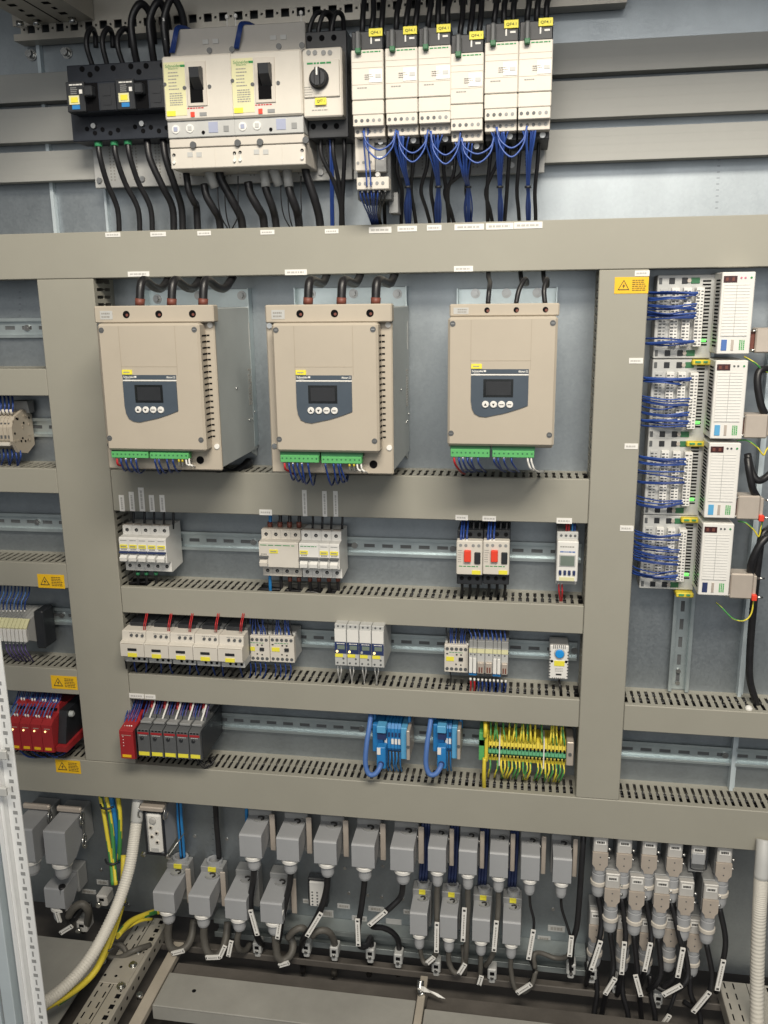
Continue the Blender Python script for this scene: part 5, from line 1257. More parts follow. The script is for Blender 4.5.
hl = part('x', B().box(p * .25, p * .75, Y - .001, Y + .004, z0 + hh * .26, z0 + hh * .38).box(p * .25, p * .75, Y - .002, Y + .004, z0 + hh * .70, z0 + hh * .84), 'hole', t)
tops = [bpy.data.objects.new('terminal', mA[1].data)] ; bpy.data.objects.remove(tops[0])
for k in range(n):
    off = xl + k * p
    base = bpy.data.objects.new('terminal', mA[1].data); COL.objects.link(base); base.parent = t; base.location = (off, 0, 0)
    for src, nm in ((mA[0], 'lower_entry'), (mA[2], 'upper_entry'), (hl, 'clamp_hole')):
        c = bpy.data.objects.new(nm, src.data); COL.objects.link(c); c.parent = base
    if k in (2, 14): part('separator', B().box(off + p - .0008, off + p + .0012, Y - .004, .06, z0 - .006, z1 + .010), 'paper', t)
for o in mA + [hl]: bpy.data.objects.remove(o)
r = rect(478.8, 733.5, 488, 761, .008)
part('end_block', B().box(r[0], r[0] + .010, .010, .066, r[2], r[3] - .013, .0008).box(r[0], r[0] + .010, .010, .066, r[2] + .028, r[3], .0008), 'green_tb', t)
part('end_block', B().box(r[0] + .0104, r[1], .006, .066, r[2], r[3], .0008), 'pe_yellow', t)
r = rect(566.4, 742.5, 573.6, 766, .012); eb = part('end_bracket', B().box(r[0], r[1], .012, .066, r[2], r[3], .0012), 'latch', t)
part('bracket_screw', B().cyl(((r[0] + r[1]) / 2, .010, (r[2] + r[3]) / 2), ((r[0] + r[1]) / 2, .013, (r[2] + r[3]) / 2), .003, n=10), 'dgrey', eb)
t = bundle('green and yellow striped earth wires rising above the earth terminals', 525, 735, .02)
for k in range(n):
    if k in (3, 13, 15): continue
    xx = xl + (k + .5) * p; d = rnd.uniform(-.004, .004)
    part('wire', B().tube([(xx, Y + .006, z1 - .001), (xx + d * .3, Y - .001, z1 + .012), (xx + d, Y + .008, z1 + .03), (xx + d * 1.4, Y + .03, z1 + .055)], .0019, n=8, uv=True), 'pe_wire', t)
t = bundle('green and yellow striped earth wires hanging below the earth terminals', 525, 775, .02)
for k in range(n):
    if k in (1, 12): continue
    xx = xl + (k + .5) * p; d = -.004 if k % 3 else rnd.uniform(-.006, .004)
    part('wire', B().tube([(xx, Y + .006, z0 + .001), (xx + .0005, Y - .003, z0 - .010), (xx + d, Y + .003, z0 - .028), (xx + d * 1.4, Y + .028, z0 - .048)], .0019, n=8, uv=True), 'pe_wire', t)
cable('thick yellow earth wire at the left end of the earth terminals', [(484.5, 758, .004), (484, 772, .0), (484, 784, .008), (485, 800, .04)], .0036, 'pe_yellow')
cable('thick orange-yellow earth wire rising at the left end of the earth terminals', [(485, 737, .004), (485.5, 728, .004), (485, 718, .03)], .0036, 'pe_yellow')

# ================================================================ INPUT MODULES AT THE RIGHT
Yc, Yb = -.030, .022
cx0, cx1, cz0, cz1 = rect(712.8, 360.5, 745.2, 439, Yc)
bx0 = at(650.5, 400, Yb).x; bz0, bz1 = at(675, 439.5, Yb).z, at(675, 359.5, Yb).z
def module():
    t = thing('input_module', '', 'input module', ((bx0 + cx1) / 2, .062, bz0), 'four white input modules in a column')
    part('base', B().box(bx0, cx0 + .003, Yb, .060, bz0, bz1, .0012), 'lgrey', t)
    cv = part('label_cover', B().box(cx0, cx1, Yc, .055, cz0, cz1, .0012), 'white_pl', t)
    W_, H_ = cx1 - cx0, cz1 - cz0
    wn = part('status_window', B().box(cx0 + W_ * .05, cx0 + W_ * .46, Yc - .0008, Yc + .001, cz1 - H_ * .125, cz1 - H_ * .045, .0002), 'led_window', t)
    part('digit', B().box(cx0 + W_ * .11, cx0 + W_ * .19, Yc - .0014, Yc - .0006, cz1 - H_ * .105, cz1 - H_ * .065), 'red_brown', wn); part('digit', B().box(cx0 + W_ * .30, cx0 + W_ * .38, Yc - .0014, Yc - .0006, cz1 - H_ * .105, cz1 - H_ * .065), 'red_brown', wn)
    for f, m in ((.58, 'dgrey'), (.70, 'dgrey'), (.88, 'ink_green')): part('indicator', B().cyl((cx0 + W_ * f, Yc - .0008, cz1 - H_ * .07), (cx0 + W_ * f, Yc + .001, cz1 - H_ * .07), .0016, n=8), m, t)
    part('card', B().box(cx0 + W_ * .08, cx0 + W_ * .88, Yc - .0009, Yc + .0005, cz0 + H_ * .22, cz1 - H_ * .155), 'paper', t)
    b = B()
    for k in range(17):
        z = cz0 + H_ * (.225 + .0385 * k); b.box(cx0 + W_ * .09, cx0 + W_ * .87, Yc - .0013, Yc - .0006, z, z + .0006)
    b.box(cx0 + W_ * .46, cx0 + W_ * .475, Yc - .0013, Yc - .0006, cz0 + H_ * .23, cz1 - H_ * .16)
    part('card_line', b, 'lgrey', cv)
    part('blue_mark', B().box(cx0 + W_ * .12, cx0 + W_ * .29, Yc - .0009, Yc + .0005, cz0 + H_ * .045, cz0 + H_ * .18), 'blue_lt', t)
    part('grey_strip', B().box(cx0 + W_ * .42, cx0 + W_ * .50, Yc - .0009, Yc + .0005, cz0 + H_ * .045, cz0 + H_ * .18), 'latch', t)
    b = dashes(cx0 + W_ * .66, cx0 + W_ * .84, cz0 + H_ * .05, cz0 + H_ * .18, Yc, 3, .95, 3, .7, True); part('green_print', b, 'green_tb', cv)
    b = B()                                                       # vent slots: on the shoulder and on the flank of the cover
    for k in range(19):
        z = cz0 + H_ * (.085 + .045 * k)
        b.box(cx0 - .0006, cx0 + .0006, Yc + .010, Yc + .036, z, z + .0025)
        b.box(cx0 - .017, cx0 - .005, Yb - .0006, Yb + .001, z, z + .0024)
    part('vent_slot', b, 'hole', cv)
    part('run_lamp', B().box(cx0 - .018, cx0 - .007, Yb - .003, Yb + .001, cz0 + H_ * .135, cz0 + H_ * .165, .0006), 'led_green', t)
    bw = cx0 - .019 - bx0
    # sockets top and bottom, terminal columns
    for zc in (bz1 - .0085, bz0 + .0085):
        for f, w, m in ((.07, .0022, 'dgrey'), (.33, .0042, 'black'), (.62, .0042, 'black'), (.86, .0065, 'green_dk')): part('socket', B().box(bx0 + bw * f - w, bx0 + bw * f + w, Yb - .0012, Yb + .002, zc - .0045, zc + .0045, .0004), m, t)
        part('base_screw', B().cyl((bx0 + bw * .72, Yb - .002, zc), (bx0 + bw * .72, Yb + .001, zc), .003, n=10), 'latch', t)
    for f, yy in ((.16, Yb - .001), (.42, Yb - .006), (.68, Yb - .011), (.95, Yb - .016)):
        tc_ = part('terminal_column', B().box(bx0 + bw * f - .006, bx0 + bw * f + .006, yy, Yb + .001, bz0 + .019, bz1 - .019, .0006), 'white_pl' if f > .3 else 'lgrey', t)
        b = B()
        for k in range(17):
            z = bz0 + .0215 + (bz1 - bz0 - .045) * k / 16.4
            b.box(bx0 + bw * f - .0052, bx0 + bw * f - .0008, yy - .0006, yy + .001, z, z + .0024); b.box(bx0 + bw * f + .0012, bx0 + bw * f + .0044, yy - .0004, yy + .001, z + .0004, z + .0018)
        part('clamp_hole', b, 'dgrey', tc_, kind='stuff')
    part('earth_clip', B().box(cx0 - .026, cx0 + .002, Yb - .012, .05, bz0 - .0095, bz0 - .0015, .0015), 'pe_yellow', t)
    part('earth_clip_jaw', B().box(cx0 - .022, cx0 - .014, Yb - .014, .05, bz0 - .0055, bz0 - .003).box(cx0 - .010, cx0 - .004, Yb - .014, .05, bz0 - .0055, bz0 - .003), 'pe_green', t)
    return t
m2 = module(); tops = [at(735, 272.5, Yc).z, at(728, 361, Yc).z, at(721.5, 443.5, Yc).z, at(715, 524, Yc).z]
mods = [copy_tree(m2, (0, 0, tops[0] - tops[1])), m2, copy_tree(m2, (0, 0, tops[2] - tops[1])), copy_tree(m2, (0, 0, tops[3] - tops[1]))]
nm = ('topmost', 'second', 'third', 'lowest')
for i, c in enumerate(mods): c['label'] = '%s of the four white input modules in the right column' % nm[i]
for o in mods[0].children:
    if o.name.startswith('indicator') and o.data.materials[0].name == 'dgrey': o.data = o.data.copy(); o.data.materials[0] = MATS['pink']
for i in (0, 3):
    for o in mods[i].children:
        if o.name.startswith('blue_mark'): o.data = o.data.copy(); o.data.materials[0] = MATS['navy' if i == 3 else 'blue_cable']
WIRES = ((.93, .90, .87, .84, .72, .69, .66, .60, .57, .54, .50, .12, .10, .07), (.92, .90, .86, .83, .55, .50, .45, .40, .30, .27, .24, .16, .13, .10, .05), (.90, .87, .84, .80, .66, .52, .46, .10, .08, .05), (.93, .90, .82, .68, .62, .58, .50, .46, .42, .36, .20, .16, .12, .08, .04))
H_ = bz1 - bz0
for i in range(4):
    dz = tops[i] - tops[1]
    t = thing('wire_bundle', 'blue wires running from the upright duct into the %s input module' % nm[i], 'wire bundle', (bx0, .02, bz0 + dz), 'blue wires into the input modules')
    for k, f in enumerate(WIRES[i]):
        f += rnd.uniform(-.012, .012); z = bz0 + dz + .02 + (H_ - .04) * f; end = (.92, .90, .88, .66)[k % 4 if i != 2 else (k % 3)]; xe = bx0 + (cx0 - .019 - bx0) * end
        xs0 = XV2R + .0005; z0 = z + rnd.uniform(-.004, .005); sg = rnd.uniform(-.004, .003); dk = rnd.uniform(-.006, .0)
        for e in ((0, 1) if k % 3 == 0 else (0,)):
            part('wire', B().tube([(xs0, .034, z0), (xs0 + .008, .020 + dk, z0 + sg * .5 - e * .002), (xs0 + (xe - xs0) * .5, .004 + dk, (z + z0) / 2 + sg - e * .002), (xe - .008, Yb - .019, z - e * .0015), (xe, Yb - .0155, z - e * .0015)], .0013, n=6), 'blue_wire' if (k + e) % 4 else 'blue_loop', t)
        part('ferrule', B().cyl((xe - .004, Yb - .0172, z), (xe + .001, Yb - .0165, z), .0015, n=6), 'paper', t)
# sub-D plugs with cables
plugs = ((755.5, 328, 782, 353), (744.5, 414.5, 768, 438.5), (737.3, 496, 760.2, 519.8), (730, 574, 753.2, 599))
for i, r_ in enumerate(plugs):
    Y = -.012; x0, x1, z0, z1 = rect(*r_, Y)
    t = thing('sub_d_plug', 'grey metal plug on the right side of the %s input module' % nm[i], 'plug', (x0, .0, z0), 'grey metal plugs beside the input modules')
    part('hood', B().box(x0, x1, Y, .018, z0, z1, .002), 'latch', t)
    part('shell', B().box(cx1 - .001, x0, Y + .006, .012, z0 + .005, z1 - .005, .0006), 'red_brown', t)
    part('clamp', B().box(x1 + .0004, x1 + .006, Y + .004, .014, z0 + .004, z1 - .004, .001), 'latch', t)
    for z in (z1 - .004, z0 + .004): part('thumb_screw', B().cyl((x0 - .006, Y + .003, z), (x0 + .002, Y + .003, z), .0022, n=8), 'chrome', t)
    if i > 1: part('red_clip', B().box(x1 - .001, x1 + .007, Y - .003, .006, z0 - .002, z0 + .008, .001), 'red_btn', t); part('pin', B().cyl((x1 + .006, Y, z0 + .004), (x1 + .016, Y, z0 + .004), .0018, n=8).cyl((x1 + .006, Y, z1 - .006), (x1 + .016, Y, z1 - .006), .0018, n=8), 'chrome', t)
cable('black cable rising from the plug of the second input module', [(765, 414, -.002), (761, 405, -.004), (757.5, 385, -.004), (759, 372, .0), (766, 369, .006), (780, 372, .02)], .0058, n=10)
cable('black cable bending out of the plug of the third input module', [(757, 497, .0), (752.5, 488, -.006), (749, 470, -.006), (747.5, 458, .002)], .0056, n=10)
cable('black cable sagging right beside the third plug', [(747.5, 454, .012), (751, 470, .0), (757, 480, -.004), (765, 478, .0), (780, 465, .01)], .0056, n=10)
cable('black cable rising from the plug of the lowest input module', [(750, 574, .0), (751.5, 563, -.006), (758, 548, -.008), (766, 538, -.004), (780, 530, .01)], .0058, n=10)
cable('black cable passing down beside the lowest plug into the short duct', [(770, 528, .02), (762, 536, .012), (758.5, 560, .01), (754, 600, .02), (750, 650, .028), (750, 680, .03), (757, 705, .035), (760, 716, .045)], .0060, n=10)
for i, p in enumerate((((744, 356.5, .0), (755, 363, -.004), (763, 370, .0), (778, 376, .01)), ((735, 440.5, .0), (747, 440.5, -.004), (757, 447, -.006), (763.5, 455, -.004), (767, 449, .0), (780, 436, .01)),
                       ((738, 521, .0), (746, 523, -.006), (754, 530, -.006), (758.5, 536.5, -.004), (761, 528, -.004), (763, 518, -.002)), ((716, 602.5, .0), (722, 608, -.004), (733, 618.5, -.008), (744, 620.5, -.008), (751, 614, -.006), (754, 599, -.004)))):
    cable('thin yellow-green earth wire drooping below the %s input module' % nm[i], p, .0013, 'pe_wire', name='earth_wire', n=8)
q = at(752, 704, .01); solo('cable_fixing', B().lathe((q.x - .004, .012, R1[1] - .0005), (0, 0, 1), [(0, .006), (.003, .006), (.006, .004), (.007, .001)], 14), 'paper', 'round white cable fixing on the short right duct', 'fixing')

# ================================================================ LEFT COMPARTMENTS
# beige relays
t = thing('terminal_group', 'row of beige terminals with perforated end at the left edge', 'terminal block', at(20, 452, .06))
Y = .004; xe = at(11, 432, Y).x; zc = at(20, 431, .03).z
for k in range(9):
    a = xe - .0075 * (k + 1)
    part('terminal', B().prism_x([(.066, zc - .030), (.03, zc - .034), (.012, zc - .026), (.004, zc - .012), (.004, zc + .010), (.012, zc + .024), (.022, zc + .030), (.05, zc + .034), (.066, zc + .02)], a, a + .0068), 'beige', t)
    part('terminal_lug', B().cyl((a + .0034, .020, zc + .031), (a + .0034, .016, zc + .040), .0026, n=8), 'cream', t)
    part('clamp_hole', B().box(a + .0015, a + .0052, .0068, .009, zc + .0135, zc + .018).box(a + .0015, a + .0052, .003, .005, zc - .010, zc - .004), 'dgrey', t)
ec = part('end_bracket', B().prism_x([(.066, zc - .030), (.04, zc - .042), (.012, zc - .036), (-.002, zc - .014), (-.002, zc + .012), (.010, zc + .028), (.04, zc + .038), (.066, zc + .026)], xe, xe + .006), 'beige', t)
r = random.Random(5)
for k in range(22):
    y = .004 + .052 * r.random(); z = zc - .026 + .054 * r.random()
    part('end_hole', B().cyl((xe + .0055, y, z), (xe + .0068, y, z), .0022, n=8), 'beige_dark' if k % 3 else 'hole', ec)
part('end_fin', B().prism_x([(.05, zc + .03), (.066, zc + .03), (.066, zc + .052), (.045, zc + .052)], xe - .02, xe + .012), 'mgrey', t)
part('jumper', B().box(xe - .06, xe - .001, -.004, .004, zc - .022, zc - .016, .0006), 'cream', t)
t = bundle('dark blue wires around the beige terminals at the left edge', 8, 455, .03)
for k in range(10): 
    u = -18 + k * 4.2; wire(t, [(u, 449, .02), (u + 1, 457, .012), (u + rnd.uniform(-2, 2), 466, .03), (u, 476, .045)], .0017)
for k in range(8): u = -16 + k * 4; wire(t, [(u, 414, .02), (u + 1, 406, .018), (u, 394, .035)], .0017)

# terminals with white tags and yellow tops, black end
Y = .0; xe = at(27, 630, Y).x; zc = at(20, 628, .02).z
t = thing('terminal_group', 'terminals with white markers and yellow covers beside a black block at left', 'terminal block', at(20, 650, .06))
for k in range(12):
    a = xe - .0082 * (k + 1)
    tm = part('terminal', B().prism_x([(.066, zc - .03), (.03, zc - .03), (.006, zc - .018), (.002, zc + .008), (.014, zc + .020), (.066, zc + .03)], a, a + .0074), 'lgrey', t)
    part('marker', B().box(a + .0004, a + .007, -.003, .002, zc - .019, zc + .006, .0005), 'white_pl', tm)
    part('yellow_cover', B().prism_x([(-.001, zc + .008), (.014, zc + .022), (.016, zc + .020), (.001, zc + .006)], a, a + .0074), 'label_cream', tm)
part('end_block', B().box(xe + .0006, at(43.5, 625, .024).x, .024, .066, zc - .042, zc + .034, .003), 'black', t)
t = bundle('blue wires arching into the white-marked terminals at left', 15, 605, .02)
for k in range(9):
    u = -4 + k * 3.6; wire(t, [(u, 612, .006), (u + .5, 602, .0), (u + 4, 594, .012), (u + 5, 584, .04)], .0014, 'blue_cable' if k % 2 else 'blue_wire'); q = at(u, 611, .004); part('ferrule', B().cyl((q.x, q.y, q.z - .002), (q.x, q.y, q.z + .002), .0014, n=6), 'paper', t)
t = bundle('violet wires curving from the white-marked terminals to the duct slots', 20, 650, .02)
for k in range(6):
    u = 6 + k * 3.8; wire(t, [(u, 644, .012), (u + 1, 650, .004), (u + 5, 656, .010), (u + 11 - k * .5, 661 + (k % 2), .03)], .0014, 'violet_wire'); q = at(u, 643.5, .012); part('ferrule', B().cyl((q.x, q.y, q.z - .0025), (q.x, q.y, q.z + .002), .0015, n=6), 'paper', t)

# red safety relays at left
Y = -.035; pr = .0222; xr = at(53.2, 738, Y).x
z0, z1 = at(40, 751.5, Y).z, at(40, 724.5, Y).z
for k in range(4):
    a = xr - pr * (k + 1)
    t = thing('safety_relay', '%s red safety relay from the right in the lower left compartment' % ORD[k], 'relay', (a + pr / 2, .066, z0), 'red safety relays in the lower left compartment')
    cs = part('case', B().prism_x([(.066, z0 - .002), (Y + .02, z0 - .004), (Y, z0), (Y, z1 - .001), (Y + .010, z1 + .006), (Y + .03, z1 + .010), (Y + .034, z1 + .026), (Y + .044, z1 + .028), (Y + .05, z1 + .02), (.066, z1 + .014)], a, a + pr - .0009), 'red', t)
    part('lamp', B().cyl((a + pr * .34, Y - .0014, z1 - .014), (a + pr * .34, Y + .001, z1 - .014), .0017, n=8), 'led_amber', t)
    part('yellow_tag', B().box(a + pr * .18, a + pr * .75, Y - .001, Y + .0005, z0 + .004, z0 + .009), 'amber', t)
    part('print', dashes(a + pr * .25, a + pr * .8, z1 - .010, z1 - .0075, Y, 1, .9, k, .6), 'latch', cs)
    part('terminal_groove', B().box(a + pr * .2, a + pr * .8, Y + .028, Y + .033, z1 + .0155, z1 + .019), 'hole', cs)
    for f in (.3, .55): part('ferrule', B().cyl((a + pr * f, Y + .014, z1 + .006), (a + pr * f, Y + .012, z1 + .012), .0016, n=6), 'paper', t); part('ferrule', B().cyl((a + pr * f, Y + .040, z1 + .026), (a + pr * f, Y + .040, z1 + .032), .0016, n=6), 'paper', t)
t = thing('relay_end_block', 'black end block with red foot beside the lower left red relays', 'end block', (xr + .02, .066, z0))
part('body', B().prism_x([(.066, z0 - .004), (Y + .026, z0 + .002), (Y + .014, z0 + .012), (Y + .03, z1 + .016), (.066, z1 + .016)], xr, xr + .016), 'black', t)
part('red_foot', B().prism_x([(.05, z0 - .002), (Y + .006, z0 - .001), (Y + .004, z0 + .010), (.05, z0 + .013)], xr + .0005, xr + .0215), 'red', t)
part('grey_cap', B().lathe((xr + .0165, Y + .038, z1 + .006), (1, 0, 0), [(0, .006), (.006, .006), (.008, .004)], 14), 'chassis', t)
t = bundle('many blue wires running into the lower left red relays', 40, 705, .0)
for k in range(26):
    u = 8 + k * 1.75; lo = k % 2
    wire(t, [(u, 719 - lo * 7, -.02 + lo * .02), (u + 3, 710 - lo * 3, -.012 + lo * .012), (u + 8, 700, .008), (u + 11, 690, .04)], .0013, ('blue_wire', 'violet_wire', 'blue_cable')[k % 3])
t = bundle('dark wires under the lower left red relays', 50, 757, .0)
for k in range(6): wire(t, [(20 + k * 6, 751, .0), (30 + k * 6, 757, -.012), (48 + k * 4, 755 - k * .4, -.004), (70 + k, 742 + k, .02)], .0018, 'black_wire' if k % 2 else 'blue_wire')

# ================================================================ BOTTOM: plug connectors
YP = PL
def tag_plate(parent, u0, v0, u1, v1, Y, w=.0085):
    a, e = at(u0, v0, Y), at(u1, v1, Y); d = (e - a); L = d.length; d.normalize(); n = Vector((0, -1, 0)); s = d.cross(n).normalized(); n = s.cross(d).normalized()
    if n.y > 0: n = -n
    def quad(l0, l1, s0, s1, h0, h1):
        b = B(); vs = [a + d * l + s * q + n * h for l in (l0, l1) for q in (s0, s1) for h in (h0, h1)]
        return b.add(vs, [(0, 1, 3, 2), (4, 6, 7, 5), (0, 4, 5, 1), (2, 3, 7, 6), (0, 2, 6, 4), (1, 5, 7, 3)])
    p = part('marker_tag', quad(0, L, -w / 2, w / 2, -.0015, .002), 'paper', parent)
    part('tag_slot', quad(L * .03, L * .09, -w * .28, w * .28, .0015, .0023), 'ink', p); part('tag_slot', quad(L * .91, L * .97, -w * .28, w * .28, .0015, .0023), 'ink', p)
    r = random.Random(int(u0 * 7)); l = L * .18
    b = B()
    while l < L * .82:
        q = L * r.uniform(.03, .07); c = quad(l, min(l + q, L * .82), -w * .13, w * .13, .0015, .0023); b.add(c.v, c.f); l += q + L * .02
    part('print', b, 'ink_soft', p)
def plug_cable(label, pts, r, m='black_wire', tags=(), group=None):
    t = thing('plug_cable', label, 'cable', pts3(pts)[0], group)
    wire(t, pts, r, m, 'sheath', 9)
    for tg in tags: tag_plate(t, *tg)
    return t
def ring(c, r, w, h, n=18, a0=0.0, a1=6.283, ex=1.0):
    b = B(); k = n
    for i in range(k):
        t0 = a0 + (a1 - a0) * i / k; t1 = a0 + (a1 - a0) * (i + 1) / k
        p = [(c[0] + ex * q * math.cos(t), c[1] + q * math.sin(t)) for q, t in ((r - w, t0), (r, t0), (r, t1), (r - w, t1))]
        b.prism_z(p, c[2], c[2] + h)
    return b
def hood(label, u, v, ztop, w, h, group, lever=True, lock=True, yellow=False, front=-.018, open_top=False):
    """u,v: pixel of the upper left front corner; ztop: height of the hood's top"""
    q = onz(u, v, ztop); x0 = q.x; x1 = x0 + w; yf = front
    t = thing('plug_connector', label, 'connector', (x0 + w / 2, YP, ztop - h), group)
    hb = .047
    part('socket_housing', B().box(x0 - .002, x1 + .002, hb, YP - .0005, ztop - .070, ztop + .012, .0015), 'mgrey', t)
    bd = part('hood_body', B().prism_x([(hb - .0004, ztop - h * .50), (yf + .030, ztop - h * .92), (yf + .004, ztop - h), (yf, ztop - h + .003), (yf + .0006, ztop - .003), (yf + .003, ztop - .0005), (yf + .006, ztop), (hb - .0004, ztop + .0005)], x0, x1), 'hood', t)
    cx = x0 + w * .5; yg = yf + w * .36 + .001
    part('gland_nut', B().lathe((cx, yg, ztop - h - .0004), (0, 0, -1), [(0, w * .38), (.001, w * .405), (.0065, w * .405), (.0075, w * .35)], 18), 'white_pl', t)
    part('gland_ring', B().lathe((cx, yg, ztop - h - .0072), (0, 0, -1), [(0, w * .285), (.003, w * .285)], 18), 'steel', t)
    gl = .024 if w > .04 else .026
    part('gland_dome', B().lathe((cx, yg, ztop - h - .0095), (0, 0, -1), [(0, w * .305), (gl * .65, w * .295), (gl * .85, w * .26), (gl * .96, w * .20), (gl, w * .15)], 18), 'gland', t)
    if lever:
        part('locking_lever', B().box(x1 + .0035, x1 + .0045 + w * .22, .026, .030, ztop - .060, ztop + .018, .001), 'latch', t)
        part('lever_pivot', B().cyl((x1 - .001, .040, ztop - .012), (x1 + .004, .040, ztop - .012), .005, n=12), 'steel', t)
    if lock:
        part('lock_ring', ring((cx + w * .1, .037, ztop + .0006), w * .30, w * .06, .0022, a0=-2.6, a1=1.6, ex=1.15), 'mgrey', t)
        part('lock_ring_inner', ring((cx + w * .1, .037, ztop + .0006), w * .16, w * .06, .0022, a0=-1.2, a1=2.6, ex=1.1), 'ink', t)
    if yellow: part('yellow_tag', B().box(cx - w * .16, cx + w * .22, .0448, .0466, ztop + .003, ztop + .009).box(cx - w * .16, cx + w * .22, .0448, .056, ztop + .0102, ztop + .0116), 'yellow', t)
    if yellow: part('cable_collar', ring((cx + .002, .062, ztop + .010), w * .34, w * .1, .010, ex=1.1), 'hood', t)
    return Vector((cx, yg, ztop - h - .030))
Z1, Z2 = -1.019, -1.157
grp = 'grey plug connectors in the upper row under the wide duct'; grp2 = 'grey plug connectors in the lower row'
G1 = [hood('%s wide grey plug connector from the left in the upper row' % ORD[i], u, v, Z1, .0432, .050, grp) for i, (u, v) in enumerate(((238.5, 835), (275.6, 838.5), (313, 842), (351, 845), (390, 848)))]
G2 = [hood('%s narrow grey plug connector from the left in the upper row' % ORD[i], u, v, Z1 + .001, .0330, .052, grp, front=-.009) for i, (u, v) in enumerate(((428, 847), (459, 849), (490, 851.5), (521.4, 854.5), (553.3, 857.5)))]
G3 = [hood('%s wide grey plug connector from the left in the lower row' % ORD[i], u, v, Z2, .0432, .046, grp2, yellow=(i < 2), lever=(i != 2), front=-.026) for i, (u, v) in enumerate(((153, 891), (188, 895), (224.5, 898.5), (260, 902)))]
G4 = [hood('%s narrow grey plug connector from the left in the lower row' % ORD[i], u, v, Z2 - .006, .0325, .050, grp2, yellow=True, lever=False, front=-.006) for i, (u, v) in enumerate(((410, 912), (440, 914.6), (472.5, 918), (503, 921)))]
# cables from the upper row
Yq = .002; cg = 'tagged black cables below the upper plug row'
U = 'black cable with white tag from the %s %s plug of the upper row'
plug_cable(U % ('first', 'wide'), [G1[0], (253, 882, Yq), (250.5, 900, -.004), (252, 918, -.006), (257, 936, .0), (262, 945, .03)], .0062, tags=((250.5, 910, 257.5, 935, -.020),), group=cg)
plug_cable(U % ('second', 'wide'), [G1[1], (289.5, 886, Yq), (285, 905, -.004), (281, 925, -.008), (279, 938, -.004), (276, 948, .02)], .0062, tags=((281.5, 910, 277.5, 938.5, -.022),), group=cg)
plug_cable(U % ('third', 'wide'), [G1[2], (326.5, 890, Yq), (322, 906, -.002), (313, 925, -.006), (304, 938, .0), (302, 950, .03), (303, 972, .04)], .0064, tags=((321, 913, 307, 936, -.020),), group=cg)
plug_cable(U % ('fourth', 'wide'), [G1[3], (363.5, 892, Yq), (361, 910, -.002), (358, 930, -.008), (359.5, 945, -.010), (366, 946, .0), (370.5, 938, .02), (371, 952, .03), (369, 975, .04)], .0058, tags=((357.5, 919, 358.5, 945.5, -.024),), group=cg)
plug_cable(U % ('fifth', 'wide'), [G1[4], (401, 896, Yq), (391, 907, -.004), (377, 919, -.006), (372, 926, .0), (384, 928, .012), (394, 934, .02), (399, 945, .03), (398, 975, .04)], .0056, tags=((386, 911, 369, 925, -.018),), group=cg)
N_ = 'cable with white tag from the %s %s plug of the upper row'
plug_cable(N_ % ('first', 'narrow'), [G2[0], (437, 900, .008), (437, 925, .002), (437, 948, .0), (433, 958, .006), (424, 963, .02)], .0052, 'grey_cable', ((437, 922.5, 436.5, 952, -.014), (434, 957, 427, 963, -.006)), cg)
plug_cable(N_ % ('second', 'narrow'), [G2[1], (468, 905, .008), (467, 930, .006), (466, 955, .012), (464, 975, .03)], .0052, 'grey_cable', ((464.5, 908, 463, 941, -.002),), cg)
plug_cable(N_ % ('third', 'narrow'), [G2[2], (498.5, 905, .008), (497, 925, .0), (494.5, 948, -.002), (490, 960, .006), (485, 966, .02)], .0050, 'grey_cable', ((496.5, 921, 494, 951, -.016),), cg)
plug_cable(N_ % ('fourth', 'narrow'), [G2[3], (530.5, 906, .008), (534, 922, .004), (532, 940, -.002), (529, 956, .0), (534, 972, .012), (528, 985, .02)], .0026, 'black_wire', ((533.5, 930, 528.5, 959, -.012),), cg)
plug_cable(N_ % ('fifth', 'narrow'), [G2[4], (562, 909, .01), (567, 925, .006), (571, 940, .0), (570, 955, .0), (571, 975, .02)], .0026, 'black_wire', ((571.5, 936, 569.5, 956, -.010),), cg)
cable('thick black cable descending between the narrow and the pale connectors', [(584, 830, .03), (582.5, 850, .02), (580, 890, .012), (577, 925, .008), (572, 945, .01), (571, 975, .03)], .0055, n=10)
cable('grey cable crossing sideways behind the two rightmost narrow plugs', [(535, 968, .006), (534, 955, .01), (541, 953, .02), (555, 958, .02), (566, 957, .012), (571, 950, .01)], .0045, 'grey_cable')
# loops of the lower row
lw = 'grey-brown cable looping up from the %s wide plug of the lower row'
cgl = 'looping cables of the lower plug row'
plug_cable(lw % 'first', [G3[0], (168, 934, -.008), (170, 946, -.010), (178, 951, -.006), (187, 946, .006), (192, 935, .02), (194, 920, .04)], .0078, 'grey_cable', ((172, 953.5, 184, 950.5, -.022),), cgl)
plug_cable(lw % 'second', [G3[1], (204, 938, -.008), (207, 951, -.012), (214, 957, -.010), (222, 951, .0), (226, 938, .02), (228, 922, .04)], .0078, 'grey_cable', ((206, 957.5, 220, 957, -.024), (220, 957, 225, 946, -.022)), cgl)
plug_cable(lw % 'third', [G3[2], (237, 942, -.008), (240, 950, .0), (246, 950, .02), (250, 944, .04)], .006, 'grey_cable', ((231.5, 941, 228.5, 956, -.018),), cgl)
plug_cable(lw % 'fourth', [G3[3], (276, 946, -.008), (278, 957, -.010), (284, 960, -.006), (291, 954, .002), (293, 945, .014), (290, 936, .02)], .0076, 'grey_cable', ((279, 965.5, 289, 962.5, -.014),), cgl)
plug_cable('grey cable hump between the first cable clamps', [(288, 938, .0), (294, 931, -.004), (302, 928, .0), (308, 934, .012)], .0068, 'grey_cable')
